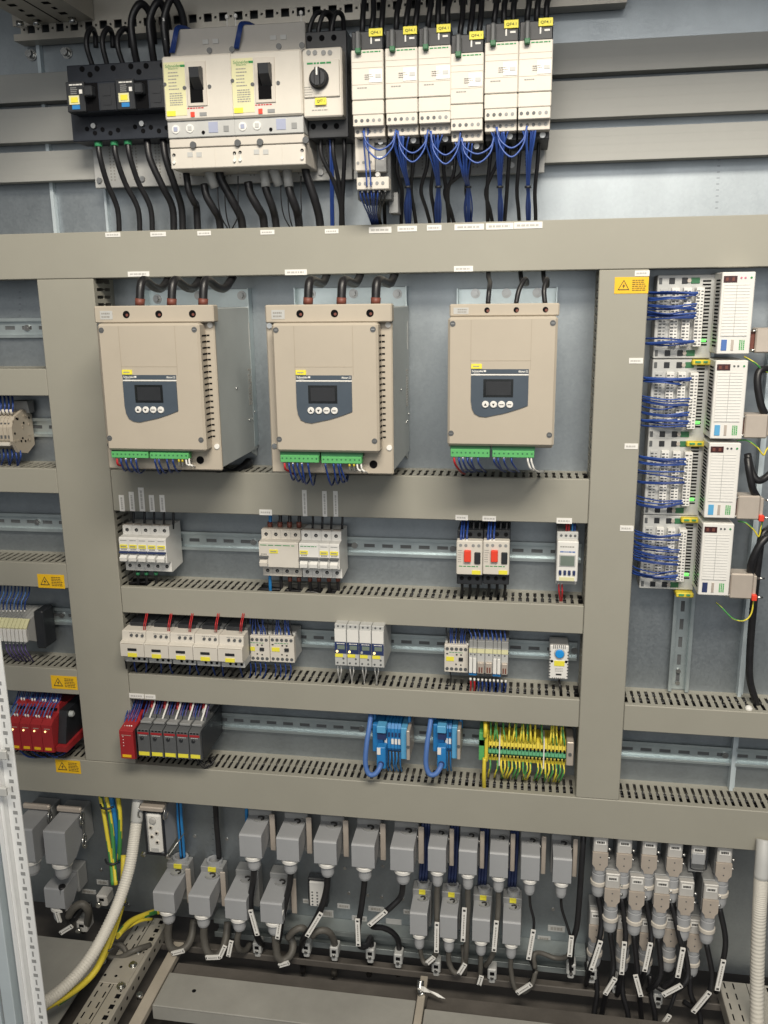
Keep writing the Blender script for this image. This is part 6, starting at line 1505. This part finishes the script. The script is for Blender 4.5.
plug_cable('grey cable hump reaching the second cable clamp', [(312, 936, .0), (318, 931, -.002), (327, 931, .004), (333, 938, .016), (335, 950, .03), (334, 975, .04)], .0068, 'grey_cable')
nl = 'cable looping below the %s narrow plug of the lower row'
plug_cable(nl % 'first', [G4[0], (422, 958, .010), (426, 964, .006), (434, 960, .01)], .0045, 'grey_cable', (), cgl)
plug_cable(nl % 'second', [G4[1], (449, 962, .01), (454, 972, .006), (461, 972, .008), (464, 960, .016), (463, 945, .03)], .0052, 'grey_cable', ((459, 973.5, 465, 964, -.006),), cgl)
plug_cable(nl % 'third', [G4[2], (480.5, 970, .01), (479, 985, .012)], .0046, 'grey_cable', ((481.5, 976, 479, 984.5, -.002),), cgl)
plug_cable(nl % 'fourth', [G4[3], (511, 970, .008), (515, 988, .002), (524, 992, .0), (532, 984, .006), (536, 970, .014)], .0046, 'grey_cable', ((517, 993, 531, 984, -.012),), cgl)
# supply leads entering the two open-topped plugs from above, blue leads behind the narrow plugs
for i, (u, m, lab) in enumerate(((182, 'blue_tb', 'blue and black leads'), (217.5, 'black_wire', 'black lead'))):
    t = bundle('%s entering the %s lower plug from above' % (lab, ('leftmost', 'second')[i]), u, 850, .05)
    for k, d in enumerate((-1.6, 1.2, .2) if i == 0 else (0, 1.4)):
        wire(t, [(u - 3 + d, 796, .05), (u - 2 + d, 820, .052), (u - .5 + d, 838, .056), (u + 1 + d, 858, .06)], .0035 if i == 0 else .0042, 'black_wire' if k == 2 else m, n=8)
for i, u in enumerate((425, 454, 484, 514)):
    t = bundle('dark blue leads plunging behind the %s narrow lower plug' % ORD[i], u, 865, .05, group='dark blue leads of the narrow lower plugs')
    for d in (-3, 0, 3): wire(t, [(u + d + 1, 822, .055), (u + d, 850, .056), (u + d - 2, 880 + i * 2, .06)], .0032, 'navy', n=7)
cable('dark lead dropping beside the leftmost wide plug of the upper row', [(247, 800, .05), (246.5, 812, .055), (247, 826, .06)], .0035, 'blue_tb')

# open socket facing the viewer
t = thing('open_socket', 'open grey socket with white insert and steel locking levers', 'connector', at(160, 858, .07))
Y = .005; x0, x1, z0, z1 = rect(144.8, 812, 164, 855, Y)
part('housing', B().box(x0 + .001, x1 - .001, Y + .004, YP - .0005, z0, z1, .002), 'hood', t)
b = B().box(x0, x1, Y, Y + .006, z1 - .003, z1).box(x0, x1, Y, Y + .006, z0, z0 + .003).box(x0, x0 + .003, Y, Y + .006, z0 + .003, z1 - .003).box(x1 - .003, x1, Y, Y + .006, z0 + .003, z1 - .003)
part('rim', b, 'black', t)
ins = part('insert', B().box(x0 + .005, x1 - .005, Y - .002, Y + .012, z0 + .005, z1 - .005, .004), 'white_pl', t)
for (fx, fz, r) in ((.38, .66, .0042), (.66, .54, .0042), (.40, .45, .0042), (.66, .33, .0042)):
    cx, cz = x0 + (x1 - x0) * fx, z0 + (z1 - z0) * fz
    part('contact_rim', B().cyl((cx, Y - .004, cz), (cx, Y, cz), r, n=14), 'cream', ins); part('contact_hole', B().cyl((cx, Y - .0046, cz), (cx, Y - .002, cz), r * .55, n=12), 'hole', ins)
cx, cz = x0 + (x1 - x0) * .5, z0 + (z1 - z0) * .82
part('contact_rim', B().lathe((cx, Y - .001, cz), (0, -1, 0), [(0, .0075), (.004, .007), (.005, .005)], 18), 'hood_lt', ins); part('contact_hole', B().box(x0 + .012, x1 - .012, Y - .003, Y, z0 + .008, z0 + .018, .001), 'lgrey', ins)
part('top_lever', B().box(x0 - .004, x1 + .004, -.002, .02, z1 + .004, z1 + .014, .002), 'latch', t)
for sx in (x0 - .006, x1 + .006): part('lever_arm', B().tube([(sx, .010, z1 + .012), (sx + .001, .0, z1 + .006), (sx - .001, -.002, z1 - .006), (sx, .006, z1 - .014), (sx, .02, z1 - .006)], .0016, n=7), 'steel', t)
for sx in (x0 - .005, x1 + .007): part('pivot', B().lathe((sx, .004, z0 + .002), (0, -1, -.3), [(0, .0055), (.005, .005), (.006, .003)], 14), 'chrome', t)
part('link_rod', B().tube([(x1 + .007, .0, z0 + .004), (x1 + .02, .02, z0 + .022), (x1 + .026, .04, z0 + .03)], .0011, n=6), 'steel', t)
# half-hidden open socket behind the wide plugs
t = thing('open_socket', 'small open socket with white insert half hidden behind a cable', 'connector', at(322, 907, .07))
x0, x1, z0, z1 = rect(308, 879, 327, 907, .055)
part('rim', B().box(x0, x1, .055, YP - .0005, z0, z1, .002), 'black', t)
ins = part('insert', B().box(x0 + .004, x1 - .004, .050, .056, z0 + .004, z1 - .004, .002), 'white_pl', t)
for k in range(10): part('contact_hole', B().cyl((x0 + .010 + (k % 2) * .010, .0495, z0 + .009 + (k // 2) * .007), (x0 + .010 + (k % 2) * .010, .051, z0 + .009 + (k // 2) * .007), .0019, n=8), 'dgrey', ins)

# big plugs at the far left
def big_plug(label, u, v, ztop, w, h, front, gland=True):
    q = onz(u, v, ztop); x0 = q.x; x1 = x0 + w; yf = front
    t = thing('plug_connector', label, 'connector', (x0 + w / 2, YP, ztop - h), 'large grey plugs in the lower left corner')
    part('socket_housing', B().box(x0 - .002, x1 + .003, .040, YP - .0005, ztop - h * .9, ztop + .006, .0015), 'mgrey', t)
    part('hood_body', B().prism_x([(.0396, ztop - h * .62), (yf + .034, ztop - h * .98), (yf + .006, ztop - h), (yf, ztop - h + .006), (yf + .001, ztop - .003), (yf + .003, ztop - .0005), (yf + .006, ztop), (.0396, ztop + .0005)], x0, x1), 'hood', t)
    cx = x0 + w * .5; yg = yf + .02
    part('gland_nut', B().lathe((cx, yg, ztop - h + .001), (0, 0, -1), [(0, .019), (.001, .0205), (.007, .0205), (.009, .017)], 18), 'white_pl', t)
    part('gland_dome', B().lathe((cx, yg, ztop - h - .008), (0, 0, -1), [(0, .0170), (.018, .0162), (.025, .0135), (.028, .009)], 18), 'gland', t)
    return t, x0, x1
ZL = -1.0418
t, x0, x1 = big_plug('large grey plug with steel latches beside the white conduit', 42.5, 831, ZL, .0455, .078, -.029)
part('latch_bar', B().box(x0 - .004, x1 + .004, .030, .040, ZL + .004, ZL + .016, .003), 'latch', t)
for zz in (ZL - .004, ZL - .055):
    part('latch_loop', B().tube([(x1 + .006, .030, zz + .012), (x1 + .008, .020, zz + .004), (x1 + .008, .022, zz - .010), (x1 + .006, .034, zz - .006), (x1 + .006, .036, zz + .006), (x1 + .006, .030, zz + .012)], .0022, n=7), 'chrome', t)
    part('latch_pivot', B().cyl((x1 + .003, .028, zz - .012), (x1 + .010, .028, zz - .012), .0045, n=12), 'steel', t)
part('latch_strap', B().box(x1 + .006, x1 + .0072, .028, .034, ZL - .05, ZL - .006), 'steel', t)
t, x0b, x1b = big_plug('large grey plug partly hidden by the upright frame post', 10, 828.5, ZL, .0455, .078, -.029)
part('latch_bar', B().box(x0b - .01, x1b + .004, .030, .040, ZL + .004, ZL + .016, .003), 'latch', t)
for zz in (ZL - .004,): part('latch_loop', B().tube([(x1b + .005, .030, zz + .012), (x1b + .007, .020, zz + .004), (x1b + .007, .022, zz - .010), (x1b + .005, .034, zz - .006), (x1b + .005, .030, zz + .012)], .0024, n=7), 'steel', t)
big_plug('grey plug hanging beneath the large latched plug', 41, 891, at(52, 874, .03).z, .043, .050, -.014)
plug_cable('black cable hanging from the large latched plug', [(62, 886, -.006), (62.5, 896, -.006), (63, 910, -.004), (66, 922, .0), (74, 918, .02), (82, 908, .03), (92, 905, .04)], .0072, 'black_wire')
plug_cable('grey cable loop with white tag in the lower left corner', [(68, 916, .0), (74, 908, -.006), (82, 904, -.004), (88, 910, .0), (88, 920, .02), (84, 930, .04)], .0080, 'grey_cable', ((60.5, 933, 72, 926, -.006), (56.5, 911, 60, 922, -.012)))
for i, (u, v) in enumerate(((84, 923), (104, 897))):
    q = at(u, v, .03); t = thing('cable_clamp', 'worn metal cable clamp by the white conduit, %s one' % ('lower', 'upper')[i], 'clamp', q)
    part('jaw', B().box(q.x - .012, q.x + .012, .018, .05, q.z - .014, q.z + .012, .003), 'hood_lt', t); part('screw', B().cyl((q.x - .004, .010, q.z - .006), (q.x - .004, .02, q.z - .006), .0055, n=12), 'chrome', t)
    part('slot', B().box(q.x - .004, q.x + .006, .0172, .019, q.z + .0, q.z + .006), 'hole', t)

# ---------------------------------------------------------------- pale connectors at the right
def pale_plug(label, u, vl, kind, grp_, Y):
    """u = centre pixel, vl = pixel of the top label"""
    q = at(u, vl, Y); x = q.x; z = q.z; w = .0126
    t = thing('plug_connector', label, 'connector', (x, YP, z - .12), grp_)
    part('socket_housing', B().box(x - w - .0005, x + w + .0005, Y + .012, YP - .0005, z - .052, z + .012, .001), 'mgrey', t)
    part('cap', B().box(x - w, x + w, Y, Y + .0125, z - .020, z + .010, .0014), 'hood_lt', t)
    lb = part('label', B().box(x - w * .72, x + w * .72, Y - .0008, Y + .0004, z - .004, z + .005), 'paper', t)
    part('print', dashes(x - w * .55, x + w * .55, z - .002, z + .003, Y - .0008, 1, .95, int(u), .8), 'ink', lb)
    if kind == 'bail':
        part('wire_bail', B().tube([(x - w - .001, Y + .004, z + .006), (x - w - .001, Y - .004, z - .026), (x - w * .8, Y - .006, z - .034), (x + w * .8, Y - .006, z - .034), (x + w + .001, Y - .004, z - .026), (x + w + .001, Y + .004, z + .006)], .0013, n=6), 'black', t)
        part('front_plate', B().box(x - w * .9, x + w * .9, Y - .002, Y + .001, z - .027, z - .006, .0015), 'hood', t); return None
    lt = part('latch_plate', B().prism_y([(x - w - .001, z - .020), (x + w + .001, z - .020), (x + w + .001, z - .044), (x + w * .72, z - .050), (x + w * .6, z - .056), (x - w * .6, z - .056), (x - w * .72, z - .050), (x - w - .001, z - .044)], Y - .003, Y + .002), 'latch', t)
    for zz in (z - .028, z - .043): part('rivet', B().cyl((x, Y - .0036, zz), (x, Y - .002, zz), .0013, n=8), 'dgrey', lt)
    part('hood_body', B().lathe((x, Y + .010, z - .048), (0, 0, -1), [(0, w * .98), (.016, w * .98), (.0165, w * .90), (.019, w * .90), (.0195, w * 1.0), (.034, w * 1.0)], 16), 'gland', t)
    part('gland_nut', B().lathe((x, Y + .010, z - .082), (0, 0, -1), [(0, w * 1.08), (.001, w * 1.16), (.0075, w * 1.16), (.0085, w * 1.0)], 18), 'cream_shade', t)
    part('gland_dome', B().lathe((x, Y + .010, z - .089), (0, 0, -1), [(0, w * .98), (.016, w * .96), (.022, w * .86), (.025, w * .72), (.027, w * .5)], 16), 'gland', t)
    part('side_pin', B().cyl((x + w, Y + .008, z - .016), (x + w + .006, Y + .004, z - .016), .0026, n=8).cyl((x + w, Y + .008, z - .034), (x + w + .006, Y + .004, z - .034), .0026, n=8), 'steel', t)
    return Vector((x, Y + .010, z - .112))
g1_, g2_, g3_ = ('pale plug connectors, upper row', 'pale plug connectors, middle row', 'pale plug connectors, lowest row')
PP1, PP2 = [], []
for i, (u, v) in enumerate(((601, 842.5), (625, 844), (650, 845.5), (675.5, 848), (699, 850.5), (725, 853))):
    PP1.append(pale_plug('%s pale plug from the left in the upper right-hand cluster row%s' % (ORD[i], ', empty with wire bail' if i == 4 else ''), u, v, 'bail' if i == 4 else '', g1_, .012))
for i, (u, v) in enumerate(((613, 879), (637.5, 882), (662.5, 884.5), (687, 887), (711.5, 890))):
    PP2.append(pale_plug('%s pale plug from the left in the middle cluster row' % ORD[i], u, v, '', g2_, .004))
for i, (u, v) in enumerate(((597, 916), (625, 921), (648, 924), (672, 920), (696, 925))):
    pale_plug('%s pale plug from the left in the half-hidden lowest cluster row' % ORD[i], u, v, '', g3_, .030)
pc = 'tagged dark cables of the pale plugs'; PLB = 'dark cable with white tag below the %s pale plug of the %s row'
for i, (pts, tg) in enumerate((
    ([(601, 908, .02), (601.5, 920, .016), (598, 945, .004), (590, 968, .006), (586, 985, .03)], ((600.5, 941, 591, 970, -.012),)),
    ([(625, 912, .02), (625.5, 930, .012), (624, 955, .0), (621, 975, .004), (617, 995, .02)], ((624.5, 942, 621.5, 974, -.014),)),
    ([(650, 912, .02), (651, 930, .012), (650, 950, .0), (645, 970, .004), (640, 985, .02)], ((650.5, 943, 644.5, 971, -.014),)),
    ([(675.5, 914, .02), (679, 935, .006), (682, 955, .0), (674, 978, .0), (662, 988, .006)], ((683, 948, 677.5, 977, -.014),)),
    ([(727, 923, .02), (725.5, 940, .01), (721, 970, .004), (716, 992, .016)], ((723.5, 960, 717, 990, -.010),)))):
    plug_cable(PLB % (ORD[i if i < 4 else 5], 'upper'), [PP1[i if i < 4 else 5]] + pts[1:], .0050, 'black_wire', tg, pc)
for i, (pts, tg) in enumerate((
    ([(613, 948, .012), (613.5, 962, .008), (611, 980, .0), (605, 998, .008), (600, 1024, .02)], ((615, 978, 605, 994, -.014),)),
    ([(637.5, 951, .012), (637, 965, .006), (638, 985, .0), (640, 1000, .01), (642, 1030, .03)], ((635.5, 975, 641, 996, -.014),)),
    ([(662.5, 954, .012), (661, 970, .004), (656, 984, .002), (648, 990, .016)], ()),
    ([(687, 957, .012), (688, 970, .004), (684, 984, -.004), (670, 992, -.002), (652, 984, .012)], ((681.5, 985, 663, 995, -.018),)),
    ([(711.5, 960, .012), (712, 975, .004), (708, 995, -.004), (697, 1008, .0), (684, 1002, .02)], ((709.5, 992, 693, 1012, -.018),)))):
    plug_cable(PLB % (ORD[i], 'middle'), [PP2[i]] + pts[1:], .0050, 'black_wire', tg, pc)
plug_cable('lowest tagged cable hanging at the picture bottom below the pale plugs', [(676, 990, .0), (672, 1003, -.006), (666, 1018, -.004), (660, 1034, .0)], .0034, 'black_wire', ((669.5, 1015, 661, 1027, -.018),))
for i, (u0, u1) in enumerate(((596, 594), (622, 628), (650, 655), (690, 700))):
    cable('dark cable running down to the cabinet floor behind the pale plugs, %s from left' % ORD[i], [(u0, 975, .03), (u0 + 1, 995, .02), (u1, 1015, .01), (u1, 1040, .0)], .005, 'black_wire', group='dark cables behind the pale plugs')

# printed labels and screws on the connector plate
for i, (u0, v0, u1, v1) in enumerate(((337.5, 903.8, 350, 908.3), (368.5, 906.5, 384, 911.3), (352, 916, 367, 921), (386, 919, 401.5, 924.8), (403.5, 909.5, 411, 914), (548, 925.6, 565, 931.4), (537.5, 936, 550.5, 941.2), (97, 880, 108.5, 884.5), (82, 889.5, 96, 893.5), (303, 899, 309, 903), (322, 910, 333.5, 917))):
    x0, x1, z0, z1 = rect(u0, v0, u1, v1, YP)
    p = part('label_plate', B().box(x0, x1, YP - .0008, YP + .0002, z0, z1), 'lgrey', MP); w_ = x1 - x0
    if i != 3: part('print', dashes(x0 + w_ * .15, x1 - w_ * .12, z0 + .0022, z1 - .0022, YP - .0008, 1, .9, i, .8), 'ink_soft', p)
for u, v in ((349, 893), (368, 895), (382, 897), (403, 899), (383, 866), (553, 909), (227, 839), (195, 836), (240, 837), (101, 870), (128, 905), (723, 968), (345, 868)):
    q = at(u, v, YP); part('rivet', B().cyl((q.x, YP - .0018, q.z), (q.x, YP + .0003, q.z), .0034, n=10), 'steel', MP)
b = B()
for k in range(9): q = at(213, 812 + k * 5.5, YP); b.box(q.x - .002, q.x + .002, YP - .0003, YP + .0003, q.z - .0004, q.z + .0004)
for k in range(9): q = at(719 - k * .3, 160 + k * 6, YP); b.box(q.x - .0022, q.x + .0022, YP - .0003, YP + .0003, q.z - .0004, q.z + .0004)
for k in range(8): q = at(20, 292 + k * 6, YP); b.box(q.x - .0022, q.x + .0022, YP - .0003, YP + .0003, q.z - .0004, q.z + .0004)
part('scale_mark', b, 'dgrey', MP, kind='stuff')

# ================================================================ CABINET FLOOR
ZF = -1.30
struct('floor', B().box(-.70, 1.60, -.60, .30, -1.40, -1.385), 'floor_dark')
# connector rail with cable clamps
t = thing('clamp_rail', 'steel rail with cable clamps along the foot of the connector plate', 'clamp rail', (.5, YP, -1.30))
zc = at(350, 938, .05).z
xr0, xr1 = .12, .86
part('rail_profile', B().box(xr0, xr1, .066, YP - .0005, zc - .022, zc + .022).box(xr0, xr1, .040, .066, zc + .0205, zc + .022).box(xr0, xr1, .040, .066, zc - .022, zc - .0205).box(xr0, xr1, .040, .0415, zc + .010, zc + .0205, .0004).box(xr0, xr1, .040, .0415, zc - .0205, zc - .010, .0004), 'steel_dull', t)
part('lower_bar', B().box(xr0 - .2, xr1 + .3, .020, .024, zc - .050, zc - .036, .001).box(xr0 - .2, xr1 + .3, .024, .05, zc - .050, zc - .0485), 'floor_dark', t)
for i, (u, v) in enumerate(((306, 949), (334, 953), (370, 955), (398, 960), (571, 970), (257, 949), (436, 968), (492, 975), (592, 975), (616, 985), (658, 1000))):
    q = at(u, v, .018); t = thing('cable_clamp', '%s grey cable clamp %s' % (('first', 'second', 'third', 'fourth')[i] if i < 4 else '', 'from the left on the bare stretch of clamp rail') if i < 4 else
                              ('grey cable clamp under the fifth narrow plug', 'grey cable clamp under the wide plugs at left', 'grey cable clamp under the first narrow plugs', 'grey cable clamp under the third narrow plug', 'grey cable clamp at the left foot of the pale plugs', 'grey cable clamp below the second pale plug', 'grey cable clamp below the third pale plug')[i - 4], 'clamp', q, 'grey cable clamps on the rail')
    part('saddle', B().box(q.x - .0085, q.x + .0085, .016, .040, q.z - .010, q.z + .014, .002).box(q.x - .006, q.x + .006, .018, .038, q.z - .020, q.z - .0102, .002), 'lgrey', t)
    part('window', B().box(q.x - .004, q.x + .0045, .0152, .017, q.z + .001, q.z + .008), 'hole', t); part('screw', B().cyl((q.x, .014, q.z - .005), (q.x, .017, q.z - .005), .0034, n=10), 'steel', t)
# floor plates
e0 = onz(165, 974, ZF); e1 = onz(146, 1001, ZF)
yA, yB_ = -.068, -.150
xa = .068; xm = onz(416, 1000, ZF).x
p = struct('floor_plate', B().box(xa, xm, yB_, yA, ZF - .004, ZF, .001).box(xa, xm, yB_, yB_ + .003, ZF - .03, ZF - .004), 'floor_paint')
q = onz(194, 991, ZF); part('hole', B().cyl((q.x, q.y, ZF - .001), (q.x, q.y, ZF + .0006), .004, n=10), 'hole', p)
struct('floor_plate', B().box(xa, xm, yA + .001, -.028, ZF - .016, ZF - .012, .001), 'floor_dark')
struct('floor_plate', B().box(xa, xm, -.42, yB_ - .03, ZF - .045, ZF - .04), 'floor_dark')
struct('floor_plate', B().box(xm + .018, 1.02, -.26, -.085, ZF - .004, ZF, .001), 'floor_paint')
struct('floor_plate', B().box(xm + .018, 1.02, -.084, -.03, ZF - .024, ZF - .02, .001), 'floor_dark')
struct('floor_strip', B().box(xm + .002, xm + .016, -.30, -.01, ZF - .01, ZF + .004, .001), 'wood')
struct('floor_strip', B().box(.040, .062, -.34, .02, ZF - .02, ZF - .006, .001), 'wood')
struct('floor_plate', B().box(-.60, -.09, -.36, -.0, ZF - .014, ZF - .010, .001), 'floor_paint')
# curled foil scrap
b = B(); pa = [onz(u, v, ZF + z) for u, v, z in ((418, 988, .014), (424, 990, .018), (430, 992, .010), (438, 996, .006), (445, 999, .003))]
vs = []; 
for k, q in enumerate(pa): vs += [q + Vector((0, .006 - k * .0012, .003 * (k % 2))), q + Vector((0, -.005 + k * .001, .002 * ((k + 1) % 2)))]
b.add(vs, [(2 * k, 2 * k + 1, 2 * k + 3, 2 * k + 2) for k in range(4)])
b.add([v + Vector((.001, 0, -.0008)) for v in vs], [(2 * k, 2 * k + 2, 2 * k + 3, 2 * k + 1) for k in range(4)])
solo('foil_scrap', b, 'paper', 'torn white film scrap curling at the end of the floor strip', 'scrap')
q = onz(420, 989, ZF + .01); solo('cable_end', B().tube([q + Vector((0, .01, .01)), q, q + Vector((.004, -.006, -.004))], .007, n=10).cyl(q + Vector((.004, -.006, -.004)), q + Vector((.006, -.010, -.006)), .0075, n=10), 'chrome', 'crumpled metal foil knot beside the floor strip', 'foil')

def punched_floor_rail(label, x0, x1, y0, y1, ztop, drop):
    t = thing('punched_rail', label, 'frame rail', ((x0 + x1) / 2, (y0 + y1) / 2, ztop - drop))
    part('rail_body', B().box(x0, x1, y0, y1, ztop - drop, ztop, .0012), 'frame_warm', t)
    b = B(); y = y1 - .012; k = 0
    while y > y0 + .01:
        b.box(x1 - .016, x1 - .007, y - .005, y + .005, ztop - .001, ztop + .0004); b.box(x0 + .008, x0 + .0105, y - .007, y + .007, ztop - .001, ztop + .0004); b.box(x0 + .024, x0 + .0265, y - .007, y + .007, ztop - .001, ztop + .0004)
        b.cyl((x1 - .0005, y - .0125, ztop - .014), (x1 + .0004, y - .0125, ztop - .014), .0035, n=8); b.box(x1 - .0125, x1 - .010, y - .0145, y - .0105, ztop - .001, ztop + .0004)
        y -= .025
    b.box((x0 + x1) / 2 - .0008, (x0 + x1) / 2 + .0004, y0, y1, ztop - .001, ztop + .0003)
    part('punch_hole', b, 'hole', t, kind='stuff')
    return t
zr = ZF + .012
xl0, xl1 = onz(133, 927, zr).x, onz(163, 929, zr).x
t = punched_floor_rail('punched floor rail running forward beside the white conduit', xl0, xl1, -.40, .06, zr, .03)
q0, q1 = onz(112, 950, zr + .003), onz(128, 985, zr + .003)
jp = part('joint_plate', B().box(xl0 + .002, xl1 - .006, q1.y, q0.y, zr, zr + .003, .0008), 'frame_warm', t)
for u, v in ((102, 962), (133, 965), (121, 986), (138, 951)):
    q = onz(u, v, zr + .003); part('bolt', B().cyl((q.x, q.y, zr + .003), (q.x, q.y, zr + .008), .0058, n=6).cyl((q.x, q.y, zr + .0028), (q.x, q.y, zr + .004), .0085, n=14), 'chrome', t)
for u, v in ((116, 976), (105, 975), (121, 967)): q = onz(u, v, zr + .003); part('hole', B().cyl((q.x, q.y, zr + .002), (q.x, q.y, zr + .0034), .003, n=8), 'hole', t)
for u, v in ((140, 998), (124, 1000)): q = onz(u, v, ZF - .006); solo('bolt', B().cyl((q.x, q.y, ZF - .006), (q.x, q.y, ZF + .004), .006, n=6), 'chrome', 'small bolt on the pale strip beside the floor rail, %s' % ('right one' if u == 140 else 'left one'), 'bolt')
xr_0, xr_1 = onz(722, 995, zr).x, onz(768, 1000, zr).x
punched_floor_rail('punched floor rail in the lower right corner', xr_0, xr_1 + .02, -.40, .05, zr, .03)

# earth cables, conduits
for i, (m, pts, r) in enumerate((
    ('pe_wire', [(100, 795, .03), (104, 815, .02), (108, 840, .01), (111, 862, .0), (113, 885, -.02)], .0040),
    ('pe_wire', [(106, 795, .03), (110, 815, .02), (113, 840, .01), (114, 862, .0), (116, 885, -.02)], .0040),
    ('blue_tb', [(111, 795, .035), (114, 815, .03), (117, 838, .03), (118, 862, .03)], .0060),
    ('pe_wire', [(118, 796, .03), (120, 815, .025), (120, 838, .02), (119, 860, .02)], .0046),
    ('pe_yellow', [(124, 855, .0), (123, 885, -.03), (117, 915, -.06), (107, 945, -.10), (97, 968, -.14), (84, 983, -.17), (66, 996, -.21), (40, 1010, -.26)], .0062),
    ('pe_wire', [(128, 860, .01), (126, 890, -.02), (120, 915, -.05), (110, 945, -.09), (98, 968, -.13), (80, 988, -.175), (58, 1004, -.22)], .0040),
    ('pe_wire', [(157, 911, .05), (145, 915, .02), (130, 922, -.02), (118, 935, -.06)], .0058),
    ('pe_yellow', [(152, 919, .03), (140, 921, .0), (126, 929, -.03), (117, 938, -.06)], .0030))):
    cable(('leftmost striped earth cable dropping beside the white conduit', 'second striped earth cable dropping beside the white conduit', 'thick blue cable between earth cables under the wide duct', 'striped earth cable right of the thick blue one',
           'orange-yellow earth cable following the white conduit down', 'thin striped earth wire hugging the white conduit', 'striped earth cable reaching right to the connector plate', 'thin yellow wire beneath the right-reaching earth cable')[i], pts, r, m, name='earth_cable', n=10)
for i, (u, v, Y) in enumerate(((107, 806, .015), (112, 861, .0), (121, 902, -.05), (107, 947, -.10))):
    q = at(u, v, Y); solo('cable_tie', B().tube([(q.x - .014, Y, q.z + .002), (q.x - .006, Y - .008, q.z), (q.x + .006, Y - .008, q.z - .001), (q.x + .014, Y, q.z)], .0022, n=6), 'black', 'black cable tie on the earth cables, %s from top' % ORD[i], 'cable tie', 'cable ties on the earth cables')
q = at(160, 912, .045); solo('cable_sleeve', B().cyl(at(157, 911, .045), at(164, 909, .052), .0075, n=12), 'pe_yellow', 'yellow-green sleeve at the end of the right-reaching earth cable', 'sleeve')
cable('grey coiled cable end lying on the punched floor rail', [(150, 945, -.02), (135, 950, -.05), (118, 958, -.06), (106, 954, -.06), (112, 944, -.04), (122, 946, -.04), (126, 955, -.05), (116, 962, -.06)], .0055, 'grey_cable')
def conduit(label, pts, r):
    solo('conduit', B().tube(pts3(pts), r, n=18, sub=44, rfun=lambda j, m: 1.0 if j % 4 < 2 else .93), 'conduit', label, 'conduit')
conduit('white corrugated conduit curving from the wide duct to the floor', [(136.5, 822, .005), (134, 840, -.008), (130, 865, -.03), (122, 893, -.06), (110, 922, -.10), (92, 955, -.15), (70, 982, -.20), (44, 1003, -.25), (20, 1016, -.30)], .0112)
cable('grey upper sleeve of the white corrugated conduit', [(139, 790, .03), (138, 806, .015), (136.7, 822, .006)], .0120, 'lgrey', n=16, name='conduit_sleeve', cat='sleeve')
conduit('white corrugated conduit standing at the right edge', [(761.2, 878, -.032), (760.3, 895, -.035), (759, 920, -.04), (757.5, 960, -.045), (757, 1000, -.05), (757, 1050, -.06)], .0118)
cable('grey upper sleeve of the right-hand conduit', [(764, 840, -.005), (763, 858, -.02), (761.2, 879, -.031)], .0126, 'lgrey', n=16, name='conduit_sleeve', cat='sleeve')

# ---------------------------------------------------------------- upright frame post at the near left
YF = -.40
xE = at(46.8, 1020, YF).x
t = thing('frame_post', 'pale punched upright frame post in the near left foreground', 'frame post', (xE, YF, -1.4))
zlo, zhi = -1.42, -.05
part('punched_face', B().box(xE - .020, xE, YF, YF + .003, zlo, zhi, .0006), 'frame_white', t)
part('smooth_web', B().box(xE - .033, xE - .0202, YF - .010, YF + .003, zlo, zhi, .001).box(xE - .0265, xE - .024, YF - .012, YF - .010, zlo, zhi), 'frame_white', t)
part('groove', B().box(xE - .041, xE - .0332, YF + .004, YF + .006, zlo, zhi), 'mgrey', t)
part('outer_web', B().box(xE - .060, xE - .0412, YF - .016, YF + .004, zlo, zhi, .0012), 'frame_blue', t)
part('seal_strip', B().box(xE - .068, xE - .0602, YF - .006, YF + .002, zlo, zhi), 'mgrey', t)
part('outer_flange', B().box(xE - .12, xE - .0682, YF - .012, YF, zlo, zhi, .001), 'frame_blue', t)
b = B(); z = zlo + .01; k = 0
while z < zhi:
    if k % 2: b.box(xE - .0125, xE - .0055, YF - .0004, YF + .001, z - .0028, z + .0028)
    else: b.box(xE - .0105, xE - .008, YF - .0004, YF + .001, z - .0045, z + .0045)
    z += .0125; k += 1
part('punch_hole', b, 'mgrey', t, kind='stuff')
for v in (755, 792):
    q = at(4, v, YF - .02); part('clip', B().box(q.x - .014, q.x + .004, YF - .022, YF - .016, q.z - .007, q.z + .007, .0015), 'lgrey', t)
